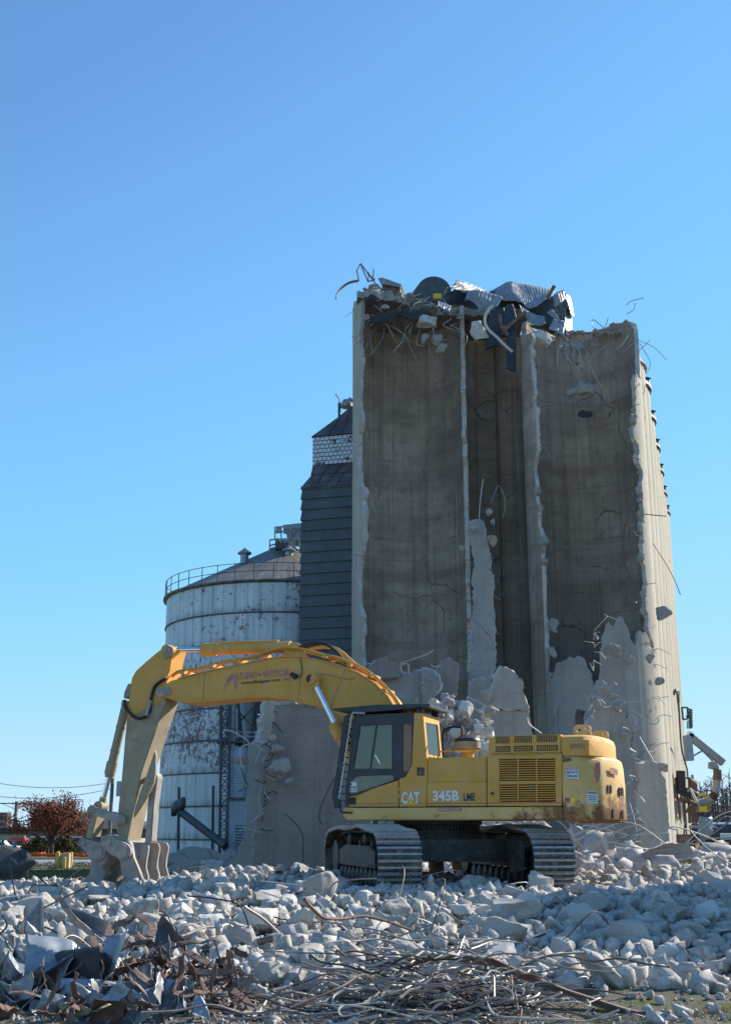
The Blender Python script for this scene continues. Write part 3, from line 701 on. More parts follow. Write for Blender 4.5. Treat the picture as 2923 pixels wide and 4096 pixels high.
MB().prism([ml(a, -1.5, z) for a, z in ((.9, zd), (ar, zd), (ar, zat(345)), (.3, zat(345)), (.6, zat(430)))], la * .95).build('fuel_tank', 'yellow', EX, bevel=.03)
MB().prism([ml(a, .42, z) for a, z in ((.2, zd), (-2.0, zd), (-2.0, zat(470)), (.2, zat(430)))], la * -.9).build('boom_mount', 'yellow', EX, bevel=.02)

# boom
bb = .36
bo = [(408, 330), (415, 346), (505, 378), (560, 383), (700, 371), (850, 357), (950, 355), (1030, 362), (1100, 377), (1170, 393), (1230, 415), (1275, 443), (1310, 480), (1360, 560), (1420, 660), (1480, 720), (1560, 735), (1640, 700), (1640, 560), (1590, 430), (1540, 352), (1480, 290), (1400, 238), (1300, 197), (1210, 174), (1120, 157), (1030, 154), (940, 167), (800, 197), (640, 230), (510, 264), (470, 275), (440, 295)]
bp = mps(z2, bo, bb)
BM = MB().prism(bp, la * (-2 * bb))
boom = BM.build('boom', 'yellow', EX, bevel=.012)
fl = MB()
lowp = mps(z2, bo[2:14], bb); topp = mps(z2, bo[18:31], bb)
for P in (lowp, topp):
    for i in range(len(P) - 1): fl.beam(P[i] + la * .015 - la * bb, P[i + 1] + la * .015 - la * bb, 2 * bb + .05, .022, 0, la.cross(P[i + 1] - P[i]))
fl.build('boom_flange', 'yellow', boom)
sm_ = MB()
for p_, q_ in (((1118, 160), (1098, 374)), ((640, 232), (628, 376)), ((1330, 212), (1250, 425))): sm_.tube([mp(z2(*p_), bb + .002), mp(z2(*q_), bb + .002)], .008, 5)
sm_.build('weld_seam', 'tan', boom)
label_at('ALLIED', z2, 752, 236, 900, 268, bb + .006, 'pinktxt', boom, bold=.05, shear=.2)
label_at('GATOR', z2, 925, 222, 1056, 256, bb + .006, 'pinktxt', boom, bold=.05, shear=.1)
label_at('INC.', z2, 1022, 260, 1066, 276, bb + .006, 'pinktxt', boom, bold=.02, shear=.1)
MB().prism(mps(z2, [(770, 240), (752, 262), (738, 292), (730, 330), (738, 312), (752, 296), (764, 276), (776, 262), (784, 296), (788, 326), (795, 300), (802, 278), (792, 262), (782, 252)], bb + .006), la * -.003).build('emblem', 'pinktxt', boom, smooth=False)
MB().prism(mps(z2, circ(910, 245, 4.5, 8), bb + .006), la * -.003).build('dot', 'blacktxt', boom, smooth=False)
# the web address slopes up to the right with the boom
p0, p1 = mp(z2(818, 297), bb + .006), mp(z2(1010, 280), bb + .006); xx = (p1 - p0).normalized()
lettering('www.alliedgator.com', p0, (p1 - p0).length, .085, xx, (la.cross(xx)).normalized() * 1.0, 'blacktxt', boom, bold=.015, shear=.12)
br = MB()
for b in (.22, -.16): br.prism(mps(z2, [(1015, 156), (1040, 112), (1060, 88), (1090, 85), (1110, 98), (1128, 130), (1150, 165)], b), la * -.05)
br.cyl(mp(z2(1080, 108), .26), mp(z2(1080, 108), -.25), .06)
br.build('boom_bracket', 'yellow', boom, bevel=.005)
def cylinder(name, b, rod0, rod1, bar0, bar1, rr, rb, y='yellow', gland=.045):
    a, c, d, e = [mp(z2(*p), b) for p in (rod0, rod1, bar0, bar1)]
    ax = (e - d).normalized()
    co = MB().tube([d, e], rb, 24).tube([d, d + ax * .28], rb * 1.22, 24).tube([d - ax * .07, d], rb * 1.0, 24).tube([e - ax * .12, e], rb * 1.12, 24).build(name, y, EX)
    MB().tube([a, d + ax * .1], rr, 18).build('cylinder_rod', 'chrome', co)
    MB().cyl(a - la * .14, a + la * .14, rr * 1.9).tube([a, a + (c - a).normalized() * .2], rr * 1.35, 16).build('rod_eye', y, co)
    for s_ in (.3, .62): 
        p = d + (e - d) * s_; MB().tube([p, p + ax * .05], rb * 1.1, 24).build('cylinder_band', y, co)
    MB().tube([d + ax * .2 + up * rb * 1.25, e - ax * .3 + up * rb * 1.25], .022, 8).build('cylinder_pipe', y, co)
    return co
cylinder('stick_cylinder', 0.03, (462, 124), (600, 123), (640, 122), (1062, 110), .062, .125)
for b in (.60, -.60):
    boomc = cylinder('boom_cylinder', b, (1168, 266), (1240, 420), (1283, 500), (1440, 800), .07, .125)
MB().cyl(mp(z2(1160, 266), .72), mp(z2(1160, 266), -.72), .115, None, 24).build('boom_cylinder_pin', 'yellow', EX)
MB().cyl(mp(z2(1160, 267), .735), mp(z2(1160, 267), .72), .10, None, 24).build('pin_cover', 'under', EX)
for k in range(3): MB().cyl(mp(z2(1160 + 9 * math.cos(k * 2.09), 267 + 9 * math.sin(k * 2.09)), .745), mp(z2(1160, 267), .735), .014).build('pin_bolt', 'tan', EX)
# work light and its cable
MB().tube([mp(z2(1064, 240), bb + .1), mp(z2(1088, 256), bb + .1)], [.05, .065], 12).build('work_light', 'black', boom)
MB().tube(spline(mps(z2, [(1105, 160), (1112, 190), (1118, 225), (1108, 255), (1085, 262)], bb + .02)), .008, 5).build('light_cable', 'cable', boom)
MB().tube(spline(mps(z2, [(1190, 250), (1230, 240), (1290, 255), (1340, 265), (1380, 262)], bb + .02)), .007, 5).build('hose_line', 'tan', boom)
# pipes along the boom's back
top_line = [(480, 262), (510, 240), (600, 226), (700, 205), (760, 188), (850, 172), (930, 150), (1010, 130), (1100, 130), (1160, 140), (1220, 158), (1300, 180), (1400, 220), (1480, 270), (1540, 332), (1590, 400), (1625, 480)]
for k in range(7):
    b = .33 - .09 * k; off = [8, 3, -4, -2, 4, -6, 0][k]
    pts = [(x + off * .3, y - 8 - off * (1 + .4 * math.sin(x * .02 + k))) for x, y in top_line[(0 if k in (0, 2, 4) else 6):]]
    MB().tube(spline(mps(z2, pts, b), 5), .024, 8).build('hydraulic_pipe', 'yellow', boom)
for x, y in ((560, 246), (700, 214), (815, 184), (930, 156), (1250, 170), (1370, 210), (1470, 262), (1540, 335)):
    MB().box(mp(z2(x, y - 6), .1), (.09, .62, .08), (fa, la, up)).build('pipe_clamp', 'yellow', boom, bevel=.006)
MB().tube(spline(mps(z2, [(1100, 112), (1140, 96), (1190, 88), (1240, 98), (1290, 135), (1330, 180), (1372, 208)], .2)), .034, 10).build('black_hose', 'black', boom)
MB().tube(spline(mps(z2, [(1110, 115), (1170, 100), (1250, 110), (1320, 150), (1390, 206)], -.15)), .034, 10).build('black_hose', 'black', boom)
MB().tube(spline(mps(z2, [(1160, 120), (1220, 108), (1290, 120), (1350, 168), (1400, 215)], .0)), .04, 10).build('yellow_hose', 'yellow', boom)
# boom tip lugs
for b in (.40, -.36):
    MB().prism(mps(z2, capsule((422, 330), 24, (450, 326), 20), b), la * -.05).build('tip_lug', 'crusher', boom)
MB().cyl(mp(z2(450, 326), .43), mp(z2(450, 326), -.43), .075).build('boom_tip_pin', 'crusher', boom)

# stick
sb = .29
st = [(440, 108), (455, 100), (472, 104), (490, 120), (474, 170), (466, 225), (452, 260), (452, 330), (445, 385), (420, 450), (385, 560), (330, 720), (285, 930), (258, 1062), (232, 1060), (205, 1012), (215, 890), (228, 780), (240, 640), (246, 560), (258, 440), (270, 330), (280, 262), (300, 226), (350, 180), (425, 118)]
stick_poly = mps(z2, st, sb)
def cut(poly, keep_upper, line):           # split the outline where paint gives way to bare steel
    (x0, y0), (x1, y1) = line; out = []
    side = lambda p: ((x1 - x0) * (p[1] - y0) - (y1 - y0) * (p[0] - x0)) * (-1 if keep_upper else 1)
    for i in range(len(poly)):
        p, q = poly[i], poly[(i + 1) % len(poly)]; sp, sq = side(p), side(q)
        if sp >= 0: out.append(p)
        if sp * sq < 0: t = sp / (sp - sq); out.append((p[0] + (q[0] - p[0]) * t, p[1] + (q[1] - p[1]) * t))
    return out
ln = ((240, 470), (470, 350))
stick = MB().prism(mps(z2, cut(st, False, ln), sb), la * (-2 * sb)).build('stick', 'tan', EX, bevel=.012)
MB().prism(mps(z2, cut(st, True, ln), sb), la * (-2 * sb)).build('stick_head', 'yellow', stick, bevel=.012, label='yellow painted upper end of the stick')
for b in (.34, -.30): MB().prism(mps(z2, capsule((462, 124), 22, (446, 148), 16), b), la * -.05).build('rod_lug', 'tan', stick)
MB().cyl(mp(z2(462, 124), .37), mp(z2(462, 124), -.35), .055).build('rod_pin', 'crusher', stick)
for b, k in ((.34, 0), (.30, 8)):
    MB().tube(spline(mps(z2, [(450, 262), (418, 280), (392, 305), (375, 360), (368, 420), (345, 452), (305, 458), (270, 432), (248, 395 + k), (246, 368)], b)), .032, 10).build('black_hose', 'black', stick)
MB().tube(mps(z2, [(372, 370), (352, 445)], .36), .045, 10).build('hose_fitting', 'crusher', stick)
MB().prism(mps(z2, [(262, 290), (276, 288), (268, 350), (240, 360), (244, 330)], .16), la * -.3).build('cylinder_lug', 'tan', stick)
cyl2 = cylinder('bucket_cylinder', .0, (130, 892), (160, 780), (172, 735), (258, 372), .06, .105, 'tan')
# linkage: crank links, pins, H link
for b in (.44, -.38): MB().prism(mps(jz, capsule((250, 325), 58, (640, 450), 62), b), la * -.07).build('crank_link', 'crusher', EX, bevel=.012)
for x, y, r_ in ((250, 325, .062), (640, 450, .05)):
    MB().cyl(mp(jz(x, y), .48), mp(jz(x, y), -.48), r_).build('link_pin', 'crusher', EX, bevel=.008)
hl = MB()
for b in (.27, -.20): hl.prism(mps(jz, [(232, 388), (318, 388), (236, 730), (150, 705)], b), la * -.07)
hl.prism(mps(jz, [(250, 400), (300, 400), (225, 700), (175, 700)], .2), la * -.4)
hl.cyl(mp(jz(250, 325), .3), mp(jz(250, 325), -.3), .12); hl.cyl(mp(jz(112, 775), .3), mp(jz(112, 775), -.3), .10)
hl.build('power_link', 'tan', EX, bevel=.008)
# bracket and stiff arm on the inner side of the stick
MB().plate(mps(z3, [(1118, 5), (1128, 40), (1122, 170), (1110, 240), (1075, 312), (1010, 420), (965, 485), (975, 420), (1015, 300), (1060, 180)], .30), [mps(z3, circ(1080, 243, 8, 10), .30), mps(z3, circ(1063, 297, 8, 10), .30)], la * -.06).build('stick_bracket', 'tan', stick)
MB().plate(mps(z3, [(1118, 5), (1128, 40), (1122, 170), (1110, 240), (1075, 312), (1010, 420), (965, 485), (975, 420), (1015, 300), (1060, 180)], -.2), [], la * -.06).build('stick_bracket', 'tan', stick)
MB().cyl(mp(z3(1097, 187), .33), mp(z3(1097, 187), -.3), .05).build('bracket_pin', 'crusher', stick)
MB().prism(mps(jz, [(1085, -190), (1140, -205), (1168, -150), (1120, 180), (1078, 770), (1040, 795), (985, 778), (1030, 170)], .14), la * -.26).build('stiff_arm', 'crusher', EX, bevel=.02)

# crusher head
cr = MB()
rj = [(380, 770), (400, 690), (480, 652), (560, 665), (700, 735), (765, 775), (800, 830), (822, 985), (880, 1120), (945, 1290), (930, 1400), (700, 1400), (720, 1290), (650, 1220), (640, 1060), (600, 1000), (480, 940), (400, 850)]
cr.prism(mps(jz, rj, .62), la * -.12)
fin = [(700, 770), (810, 770), (960, 778), (1000, 790), (1035, 830), (1028, 900), (1003, 1030), (995, 1130), (1030, 1265), (1010, 1380), (880, 1380), (870, 1100), (820, 980), (720, 900)]
for b in (.16, -.32, -.72): cr.prism(mps(jz, [(x - (0.16 - b) * 0 , y) for x, y in fin], .16) if b == .16 else [p + la * (b - .16) for p in mps(jz, fin, .16)], la * -.10)
cr.prism([p + la * -.05 for p in mps(jz, [(480, 720), (600, 720), (760, 860), (780, 1000), (660, 1050), (520, 900)], .60)], la * -1.2)
crusher = cr.build('crusher_body', 'crusher', EX, bevel=.02)
lj = MB().prism(mps(jz, [(215, 900), (300, 880), (480, 930), (440, 1060), (380, 1130), (430, 1180), (440, 1230), (385, 1310), (330, 1420), (170, 1400), (125, 1290), (205, 1210), (225, 1090)], .50), la * -.24)
lj.prism([p - la * .6 for p in mps(jz, [(215, 900), (300, 880), (480, 930), (440, 1060), (380, 1130), (430, 1180), (440, 1230), (385, 1310), (330, 1420), (170, 1400), (125, 1290), (205, 1210), (225, 1090)], .50)], la * -.24)
lj.prism([p - la * .1 for p in mps(jz, [(280, 960), (440, 960), (400, 1080), (340, 1140), (350, 1240), (240, 1330), (230, 1200)], .50)], la * -.8)
lj.build('crusher_jaw', 'crusher', EX, bevel=.02)
for b in (.56, -.62):
    MB().prism(mps(jz, capsule((112, 775), 52, (310, 905), 132), b) if b > 0 else [p + la * (b - .56) for p in mps(jz, capsule((112, 775), 52, (310, 905), 132), .56)], la * -.10).build('jaw_lever', 'crusher', EX, bevel=.015)
MB().prism(mps(jz, capsule((455, 765), 96, (668, 900), 118), .72), la * -.10).build('pivot_plate', 'crusher', EX, bevel=.015)
for x, y, r_, b in ((112, 775, 30, .585), (308, 905, 78, .585), (455, 760, 56, .75), (652, 898, 82, .75)):
    MB().lathe(mp(jz(x, y), b), [(r_ * .00157 * 1.18, -.05), (r_ * .00157 * 1.18, 0), (r_ * .00157, .0), (r_ * .00157 * .95, -.012)], 24, 0, (fa, up, la)).build('pivot_pin', 'crusher', EX, angle=20)
# ---------------------------------------------------------------- the half demolished concrete grain elevator
ED, DD = Vector((.962, -.273, 0)).normalized(), Vector((.273, .962, 0)).normalized()
LB, RB, RAD = Vector((2.55, 64.2, 0)), Vector((12.05, 61.5, 0)), 3.3
EL = thing('grain_elevator', 'tall concrete grain elevator torn open with ragged half round bins', 'grain elevator', (7.3, 62.8, 0))
Z0 = -.9
def cylpt(c, a, z, r=3.3): return c + ED * (r * math.cos(a)) + DD * (r * math.sin(a)) + up * z
def bin_wall(name, c, mask, a0, a1, z1, da=R(1.5), dz=.13, th=.24, mats=('outer', 'inner', 'broken'), seed=0, bump=.02, side=False):
    na, nz = int((a1 - a0) / da) + 1, int((z1 - Z0) / dz) + 1
    A = [a0 + (a1 - a0) * i / na for i in range(na + 1)]; Zs = [Z0 + (z1 - Z0) * j / nz for j in range(nz + 1)]
    cell = [[mask((A[i] + A[i + 1]) / 2, (Zs[j] + Zs[j + 1]) / 2) for j in range(nz)] for i in range(na)]
    idx, par = {}, []
    def vid(i, j):
        if (i, j) not in idx: idx[i, j] = len(par); par.append([A[i], Zs[j]])
        return idx[i, j]
    F = []
    for i in range(na):
        for j in range(nz):
            if cell[i][j]: F.append((vid(i, j), vid(i + 1, j), vid(i + 1, j + 1), vid(i, j + 1)))
    ec = {}
    for f in F:
        for k in range(4):
            e = (f[k], f[(k + 1) % 4]); ec[e] = 1
    be = [e for e in ec if (e[1], e[0]) not in ec]
    nb = {}
    for a, b in be: nb.setdefault(a, []).append(b); nb.setdefault(b, []).append(a)
    rg_ = random.Random(seed)
    for it in range(2):
        new = {}
        for v, l in nb.items():
            new[v] = [(par[v][q] * 2 + sum(par[w][q] for w in l)) / (2 + len(l)) for q in (0, 1)]
        for v, p in new.items():
            if par[v][1] > Z0 + .01: par[v] = p
    for v in nb:
        if par[v][1] > Z0 + .01: par[v][0] += rg_.uniform(-.22, .22) * da; par[v][1] += rg_.uniform(-.3, .3) * dz
    mb = MB(); n_ = len(par)
    outer = [cylpt(c, a, z, RAD + bump * noise.noise(Vector((a * 3, z * .3, seed)))) for a, z in par]
    inner = [cylpt(c, a, z, RAD - th + bump * 1.3 * noise.noise(Vector((a * 3 + 9, z * .35, seed)))) for a, z in par]
    for v in nb:
        zz_ = par[v][1]; k = .055 * n1(zz_ * .9, seed + par[v][0]) + .02 * n1(zz_ * 4, seed)
        inner[v] = cylpt(c, par[v][0] + k, zz_ + rg_.uniform(-1, 1) * .03, RAD - th - abs(k))
    mb.v = [tuple(p) for p in outer + inner]
    for f in F:
        A0_ = par[f[0]][0]
        mb.f.append(f); mb.mi.append(0 if not side else 1 if A0_ > R(120) else 3 if A0_ < R(-46) else 0); mb.f.append(tuple(q + n_ for q in reversed(f))); mb.mi.append(1)  # shade on the front is put into greyer concrete, sunlit side stays cream
    for a, b in be:
        # a middle row of chipped points makes the torn edge rough
        ma = (outer[a] + inner[a]) / 2 + Vector((rg_.uniform(-1, 1), rg_.uniform(-1, 1), rg_.uniform(-1, 1))) * .0
        mb.f.append((b, a, a + n_, b + n_)); mb.mi.append(2)
    o = mb.build(name, list(mats), EL, smooth=False)
    return o
def rag(z, s, amp=1.0):
    st = n1(math.floor(z * .8 + .6 * n1(z * .5, s)) * 3.7, s + 4)     # pieces let go along the pour joints
    return amp * (.08 * n1(z * .3, s) + .05 * n1(z * 1.3, s + 1) + .035 * st)

HL, HR = 32.0, 30.2
def mask_left(a, z):
    if z > HL - .35 + (.5 * n1(a * 9, 6) if a > R(200) else 0): return False
    if a > R(226) + rag(z, 1, 1.9): return False
    if a < R(9) + rag(z, 2, 3.2): return False
    return True
bin_wall('bin_wall', LB, mask_left, R(-8), R(238), HL + 1.5, mats=('outer', 'inner', 'broken'), seed=1)
def front_right(a):
    d = math.degrees(a)                     # -132 .. -24 faces the camera
    pts = [(-150, 7.0), (-140, 7.9), (-132, 8.7), (-125, 9.4), (-116, 9.9), (-108, 10.2), (-98, 10.0), (-90, 9.0), (-86, 8.2), (-83, 8.6), (-81, 10.0), (-77, 11.2), (-72, 11.8), (-66, 11.7), (-61, 12.3), (-57, 11.9), (-52, 10.9), (-46, 10.7), (-42, 11.5), (-37, 11.2), (-31, 11.4), (-26, 10.4), (-20, 10.0)]
    for (x0, y0), (x1, y1) in zip(pts, pts[1:]):
        if x0 <= d <= x1: return y0 + (y1 - y0) * (d - x0) / (x1 - x0)
    return 30
def mask_right(a, z):
    top = HR + .25 * n1(a * 4, 8) + .15 * n1(a * 11, 9)
    if a < R(34): top -= 1.1 * sstep(R(34), R(8), a)
    if a < R(8): top -= 3.4 * sstep(R(8), R(-12), a) + .4 * n1(a * 20, 3)
    if a > R(172): top = 28.4 + .5 * n1(a * 9, 4)
    if z > top: return False
    if R(-26) + rag(z, 11, 2.4) < a < R(226) + rag(z, 12, 2.6): return True
    aa = a if a < R(100) else a - 2 * math.pi
    return z < front_right(aa) + .35 * n1(a * 14, 13) + .2 * n1(a * 33, 14)
bin_wall('bin_wall', RB, mask_right, R(-134), R(226), 33.5, mats=('outer', 'inner', 'broken', 'outer_grey'), seed=2, side=True)
# the next bins behind, whole, standing in a row
def whole_bin(c, h, a0=0, a1=360, top=True, seed=3, mats=('outer', 'inner', 'outer')):
    return bin_wall('bin_wall', c, lambda a, z: True, R(a0), R(a1), h, R(4), 1.0, .2, mats, seed, .01)
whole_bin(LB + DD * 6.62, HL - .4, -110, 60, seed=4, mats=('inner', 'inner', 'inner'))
ROWD = Vector((.279, .960, 0)).normalized()
for k in range(1, 8):
    c = RB + ROWD * 6.62 * k
    whole_bin(c, HR - (1.2 if k == 1 else .2), -140, 90, seed=5 + k)
    if k > 1:
        MB().lathe(c + up * (HR - .25), [(RAD + .06, 0), (RAD + .14, .08), (RAD + .14, .3), (RAD - .1, .45), (.3, .9)], 40).build('bin_roof', 'galv_dark', EL)
        MB().lathe(c + ED * RAD * .95 + up * (HR + .1), [(.22, 0), (.22, .5), (.32, .55), (.05, .7)], 14).build('roof_vent', 'galv_dark', EL)
MB().lathe(RB + DD * 6.62 + ED * .6 + up * (HR - 1.2), [(RAD - .4, 0), (RAD - .7, .5), (1.0, 1.1)], 24).build('bin_roof', 'outer', EL)
SB_ = Vector((16.6, 26.3, 0))  # stump added out of view to cast shade over the near rubble
_el, _rad = EL, RAD
EL = thing('shade_stump', 'added broken concrete stump out of view that shades the rubble field', 'shade blocker', (16.6, 26.3, -.5)); RAD = 2.3
bin_wall('bin_wall', SB_, lambda a, z: z < 9.6 + 1.6 * n1(a * 1.6, 31) + .5 * n1(a * 7, 32), 0, 2 * math.pi - .001, 15, R(4), .3, .25, ('outer', 'inner', 'broken'), 31)
EL, RAD = _el, _rad
# link wall and pilasters in the gap
pa, pb = LB + DD * 5.2 + ED * 2.4, RB + DD * 5.4 - ED * 2.0
lw = MB().prism([pa + up * Z0, pb + up * Z0, pb + up * (HL - .6), pa + up * (HL - .2)], DD * .3)
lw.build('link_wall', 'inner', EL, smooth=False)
mid = atY(2040, 1500, 68.0); mid.z = 0
for px_, w_, mt in ((2038, .95, 'outer_grey'),):
    c = atY(px_, 1500, 67.9); c.z = 0
    pl_ = MB()
    ring = [c + ED * (w_ * math.cos(a)) + DD * (-w_ * .75 * math.sin(a)) for a in [math.pi * i / 10 for i in range(11)]]
    pl_.prism([p + up * Z0 for p in ring], up * (HL - .8 - Z0)); pl_.build('pilaster', 'inner', EL)
# what is left of the bin roof slab, broken off along a ragged front edge
g_ = random.Random(44); ed = []
for i in range(64):
    x = -.5 + 10.0 * i / 63; yb = 61.9 + 2.4 * sstep(-.5, 5.5, x) + .5 * n1(x * .9, 3) + g_.uniform(-.14, .14); ed.append(Vector((x, yb, 0)))
sl = MB(); back = [Vector((9.6, 68.0, 0)), Vector((-.4, 68.6, 0))]
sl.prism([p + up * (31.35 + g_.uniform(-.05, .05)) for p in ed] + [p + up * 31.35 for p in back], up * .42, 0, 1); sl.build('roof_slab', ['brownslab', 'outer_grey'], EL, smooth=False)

# ---------------------------------------------------------------- rock shapes
def rock_mesh(seed, npt=11, flat=.75, cuts=2, amp=.09, name='concrete_chunk', mat='rubble', rd=(.1, .75)):
    g_ = random.Random(seed); bm = bmesh.new()
    for _ in range(npt):
        v = Vector((g_.uniform(-1, 1), g_.uniform(-1, 1), g_.uniform(-1, 1)))
        cubic = v / max(abs(v.x), abs(v.y), abs(v.z)); v = cubic.lerp(v.normalized() * 1.12, g_.uniform(*rd)) * g_.uniform(.88, 1.0)
        bm.verts.new((v.x, v.y * .88, v.z * flat))
    r_ = bmesh.ops.convex_hull(bm, input=bm.verts[:])
    bmesh.ops.delete(bm, geom=[v for v in bm.verts if not v.link_faces], context='VERTS')
    bmesh.ops.dissolve_limit(bm, angle_limit=R(14), verts=bm.verts[:], edges=bm.edges[:])
    bmesh.ops.bevel(bm, geom=bm.edges[:], offset=.05, segments=1, affect='EDGES', clamp_overlap=True)
    bmesh.ops.triangulate(bm, faces=bm.faces[:])
    for _ in range(cuts):
        ed = [e for e in bm.edges if e.calc_length() > .26]
        if ed: bmesh.ops.subdivide_edges(bm, edges=ed, cuts=1)
        bmesh.ops.triangulate(bm, faces=bm.faces[:])
    off = Vector((seed * 3.1, seed * 1.7, 0))
    for v in bm.verts:
        p = v.co; k = noise.noise(p * 1.6 + off) * amp + noise.noise(p * 4.3 + off) * amp * .55 + noise.noise(p * 10 + off) * amp * .25
        v.co = p + p.normalized() * k
    bmesh.ops.recalc_face_normals(bm, faces=bm.faces)
    me = bpy.data.meshes.new(name); bm.to_mesh(me); bm.free(); me.materials.append(M[mat])
    for p in me.polygons: p.use_smooth = True
    me.set_sharp_from_angle(angle=R(17))
    return me
ROCKS = [rock_mesh(100 + i, 15 + i % 9, .62 + .11 * (i % 4), 2, .10 + .02 * (i % 3)) for i in range(22)]
ROUND = [rock_mesh(150 + i, 30, .72 + .1 * (i % 3), 2, .13, rd=(.8, 1.0)) for i in range(8)]
TARRED = [rock_mesh(300 + i, 10, .6, 3, .22, mat='tarred', rd=(.2, .9)) for i in range(4)]
FLATS = [rock_mesh(200 + i, 10, .32, 2, .08) for i in range(6)]
GREYS = [rock_mesh(250 + i, 13 + i % 6, .6 + .1 * (i % 4), 2, .15, mat='outer_grey', rd=(.1, .9)) for i in range(10)]
LUMPS, WIRES = [], []                    # beyond about 300 of a kind the small ones are gathered into one object
def rock(name, loc, r, label, group=None, meshes=None, sx=1, sy=1, sz=1, rot=None, cat='concrete chunk', rr=rnd, merge=False):
    if merge:
        m_ = rr.choice(meshes or ROCKS); e_ = Matrix.LocRotScale(Vector(loc), __import__('mathutils').Euler(rot or (rr.uniform(-.5, .5), rr.uniform(-.5, .5), rr.uniform(0, 6.28))), Vector((r * sx, r * sy, r * sz)))
        LUMPS.append((m_, e_)); return
    o = bpy.data.objects.new(name, rr.choice(meshes or ROCKS)); COL.objects.link(o)
    o.location = loc; o.scale = (r * sx, r * sy, r * sz); o.rotation_euler = rot or (rr.uniform(-.5, .5), rr.uniform(-.5, .5), rr.uniform(0, 6.28))
    LOC[o.name] = Vector(loc); return tag(o, label, cat, group)

# ---------------------------------------------------------------- standing broken wall pieces
def jag(pts, step, amp, seed):
    g_ = random.Random(seed); out = []
    for i, p in enumerate(pts):
        q = pts[(i + 1) % len(pts)]; L = math.dist(p, q); k = max(1, int(L / step))
        for j in range(k):
            t = (j + (g_.uniform(-.38, .38) if j else 0)) / k; a = amp * (.25 + 1.9 * g_.random() ** 2.5) if j else amp * .3
            out.append((p[0] + (q[0] - p[0]) * t + g_.uniform(-a, a), p[1] + (q[1] - p[1]) * t + g_.uniform(-a, a)))
    return out
def wall_slab(conv, pts, Y, label, th=.28, yaw=0.0, mat='outer_grey', amp=5, step=16, seed=0, parent=None, name='wall_slab', bulge=0.0, tilt=0.0, cat='wall slab', group=None, tdir=None):
    P = [conv(*p) for p in pts]; P = jag(P, step, amp, seed)
    cx = sum(p[0] for p in P) / len(P); cy = sum(p[1] for p in P) / len(P)
    P0 = atY(cx, cy, Y); N = Vector((math.sin(yaw), -math.cos(yaw), math.sin(tilt))).normalized(); g_ = random.Random(seed + 50)
    W_ = [onp(*p, P0, N) for p in P]
    mb = MB(); n_ = len(W_)
    hw = max((w - P0).length for w in W_)
    bul = lambda w: w - N * (bulge * ((Vector((w.x, w.y, 0)) - Vector((P0.x, P0.y, 0))).length / hw) ** 2)
    cent = sum(W_, Vector()) / n_
    r0 = [bul(w) for w in W_]
    r1 = [bul(w) + (w - cent).normalized() * g_.uniform(.0, .12) - N * th * g_.uniform(.25, .5) for w in W_]
    r2 = [bul(w) - (w - cent).normalized() * g_.uniform(-.02, .12) - N * th for w in W_]
    # front and back skins, subdivided so the curve and the surface read
    tri = geometry.tessellate_polygon([W_])
    mb.v = [tuple(p) for p in r0 + r1 + r2]
    for t in tri: mb.f.append(tuple(t)); mb.mi.append(0); mb.f.append(tuple(i + 2 * n_ for i in reversed(t))); mb.mi.append(0)
    for i in range(n_):
        j = (i + 1) % n_
        mb.f += [(i, j, j + n_, i + n_), (i + n_, j + n_, j + 2 * n_, i + 2 * n_)]; mb.mi += [1, 1]
    return mb.build(name, [mat, 'broken' if mat != 'brownslab' else 'outer_grey'], parent, label, cat if parent is None else None, group, smooth=False)
def bent_rod(name, pts, r, mat, label, cat='rebar', group=None, k=5, n=5, parent=None, merge=False):
    if merge: WIRES.append((spline(pts, k), r, mat)); return
    return MB().tube(spline(pts, k), r, n).build(name, mat, parent, label, cat if parent is None else None, group)
WIRE_G = 'rebar ends sticking out of torn concrete'
def stub(P, L, r=.022, g_=rnd, down=.4, mat='rebar_light', label='thin bent rebar end sticking out of a torn concrete edge', group=WIRE_G, bias=Vector((0, -.6, 0))):
    d = Vector((g_.uniform(-1, 1), g_.uniform(-1, .2), g_.uniform(-.7, .7))) + bias
    d.normalize(); q = P + d * L * .5 + Vector((g_.uniform(-.2, .2), 0, g_.uniform(-.2, .2))) * L; e = P + d * L + Vector((0, 0, -down * L * g_.uniform(-.2, 1)))
    return bent_rod('rebar', [P, q, e], r, mat, label, 'rebar', group, 4, 4, None, True)

# big brown slab beside the cab
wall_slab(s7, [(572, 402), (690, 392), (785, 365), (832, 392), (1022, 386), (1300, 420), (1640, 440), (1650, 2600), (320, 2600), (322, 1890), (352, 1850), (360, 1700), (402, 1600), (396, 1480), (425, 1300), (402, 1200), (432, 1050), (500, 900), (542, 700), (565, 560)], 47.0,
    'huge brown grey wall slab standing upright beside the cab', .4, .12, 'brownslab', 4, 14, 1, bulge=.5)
wall_slab(s7, [(262, 868), (330, 815), (420, 835), (500, 850), (520, 1000), (450, 1400), (420, 1700), (370, 2100), (330, 2500), (-60, 2560), (-20, 2250), (130, 2100), (170, 1990), (215, 1850), (238, 1600), (250, 1200)], 48.4,
    'pale grey wall piece behind the left edge of the huge brown slab', .3, -.35, 'outer_grey', 4, 14, 2)
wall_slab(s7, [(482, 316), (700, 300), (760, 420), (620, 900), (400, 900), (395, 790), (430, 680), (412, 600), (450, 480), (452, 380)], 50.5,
    'sunlit cream wall piece showing between the boom and the brown slab', .3, .95, 'outer', 3, 12, 3)
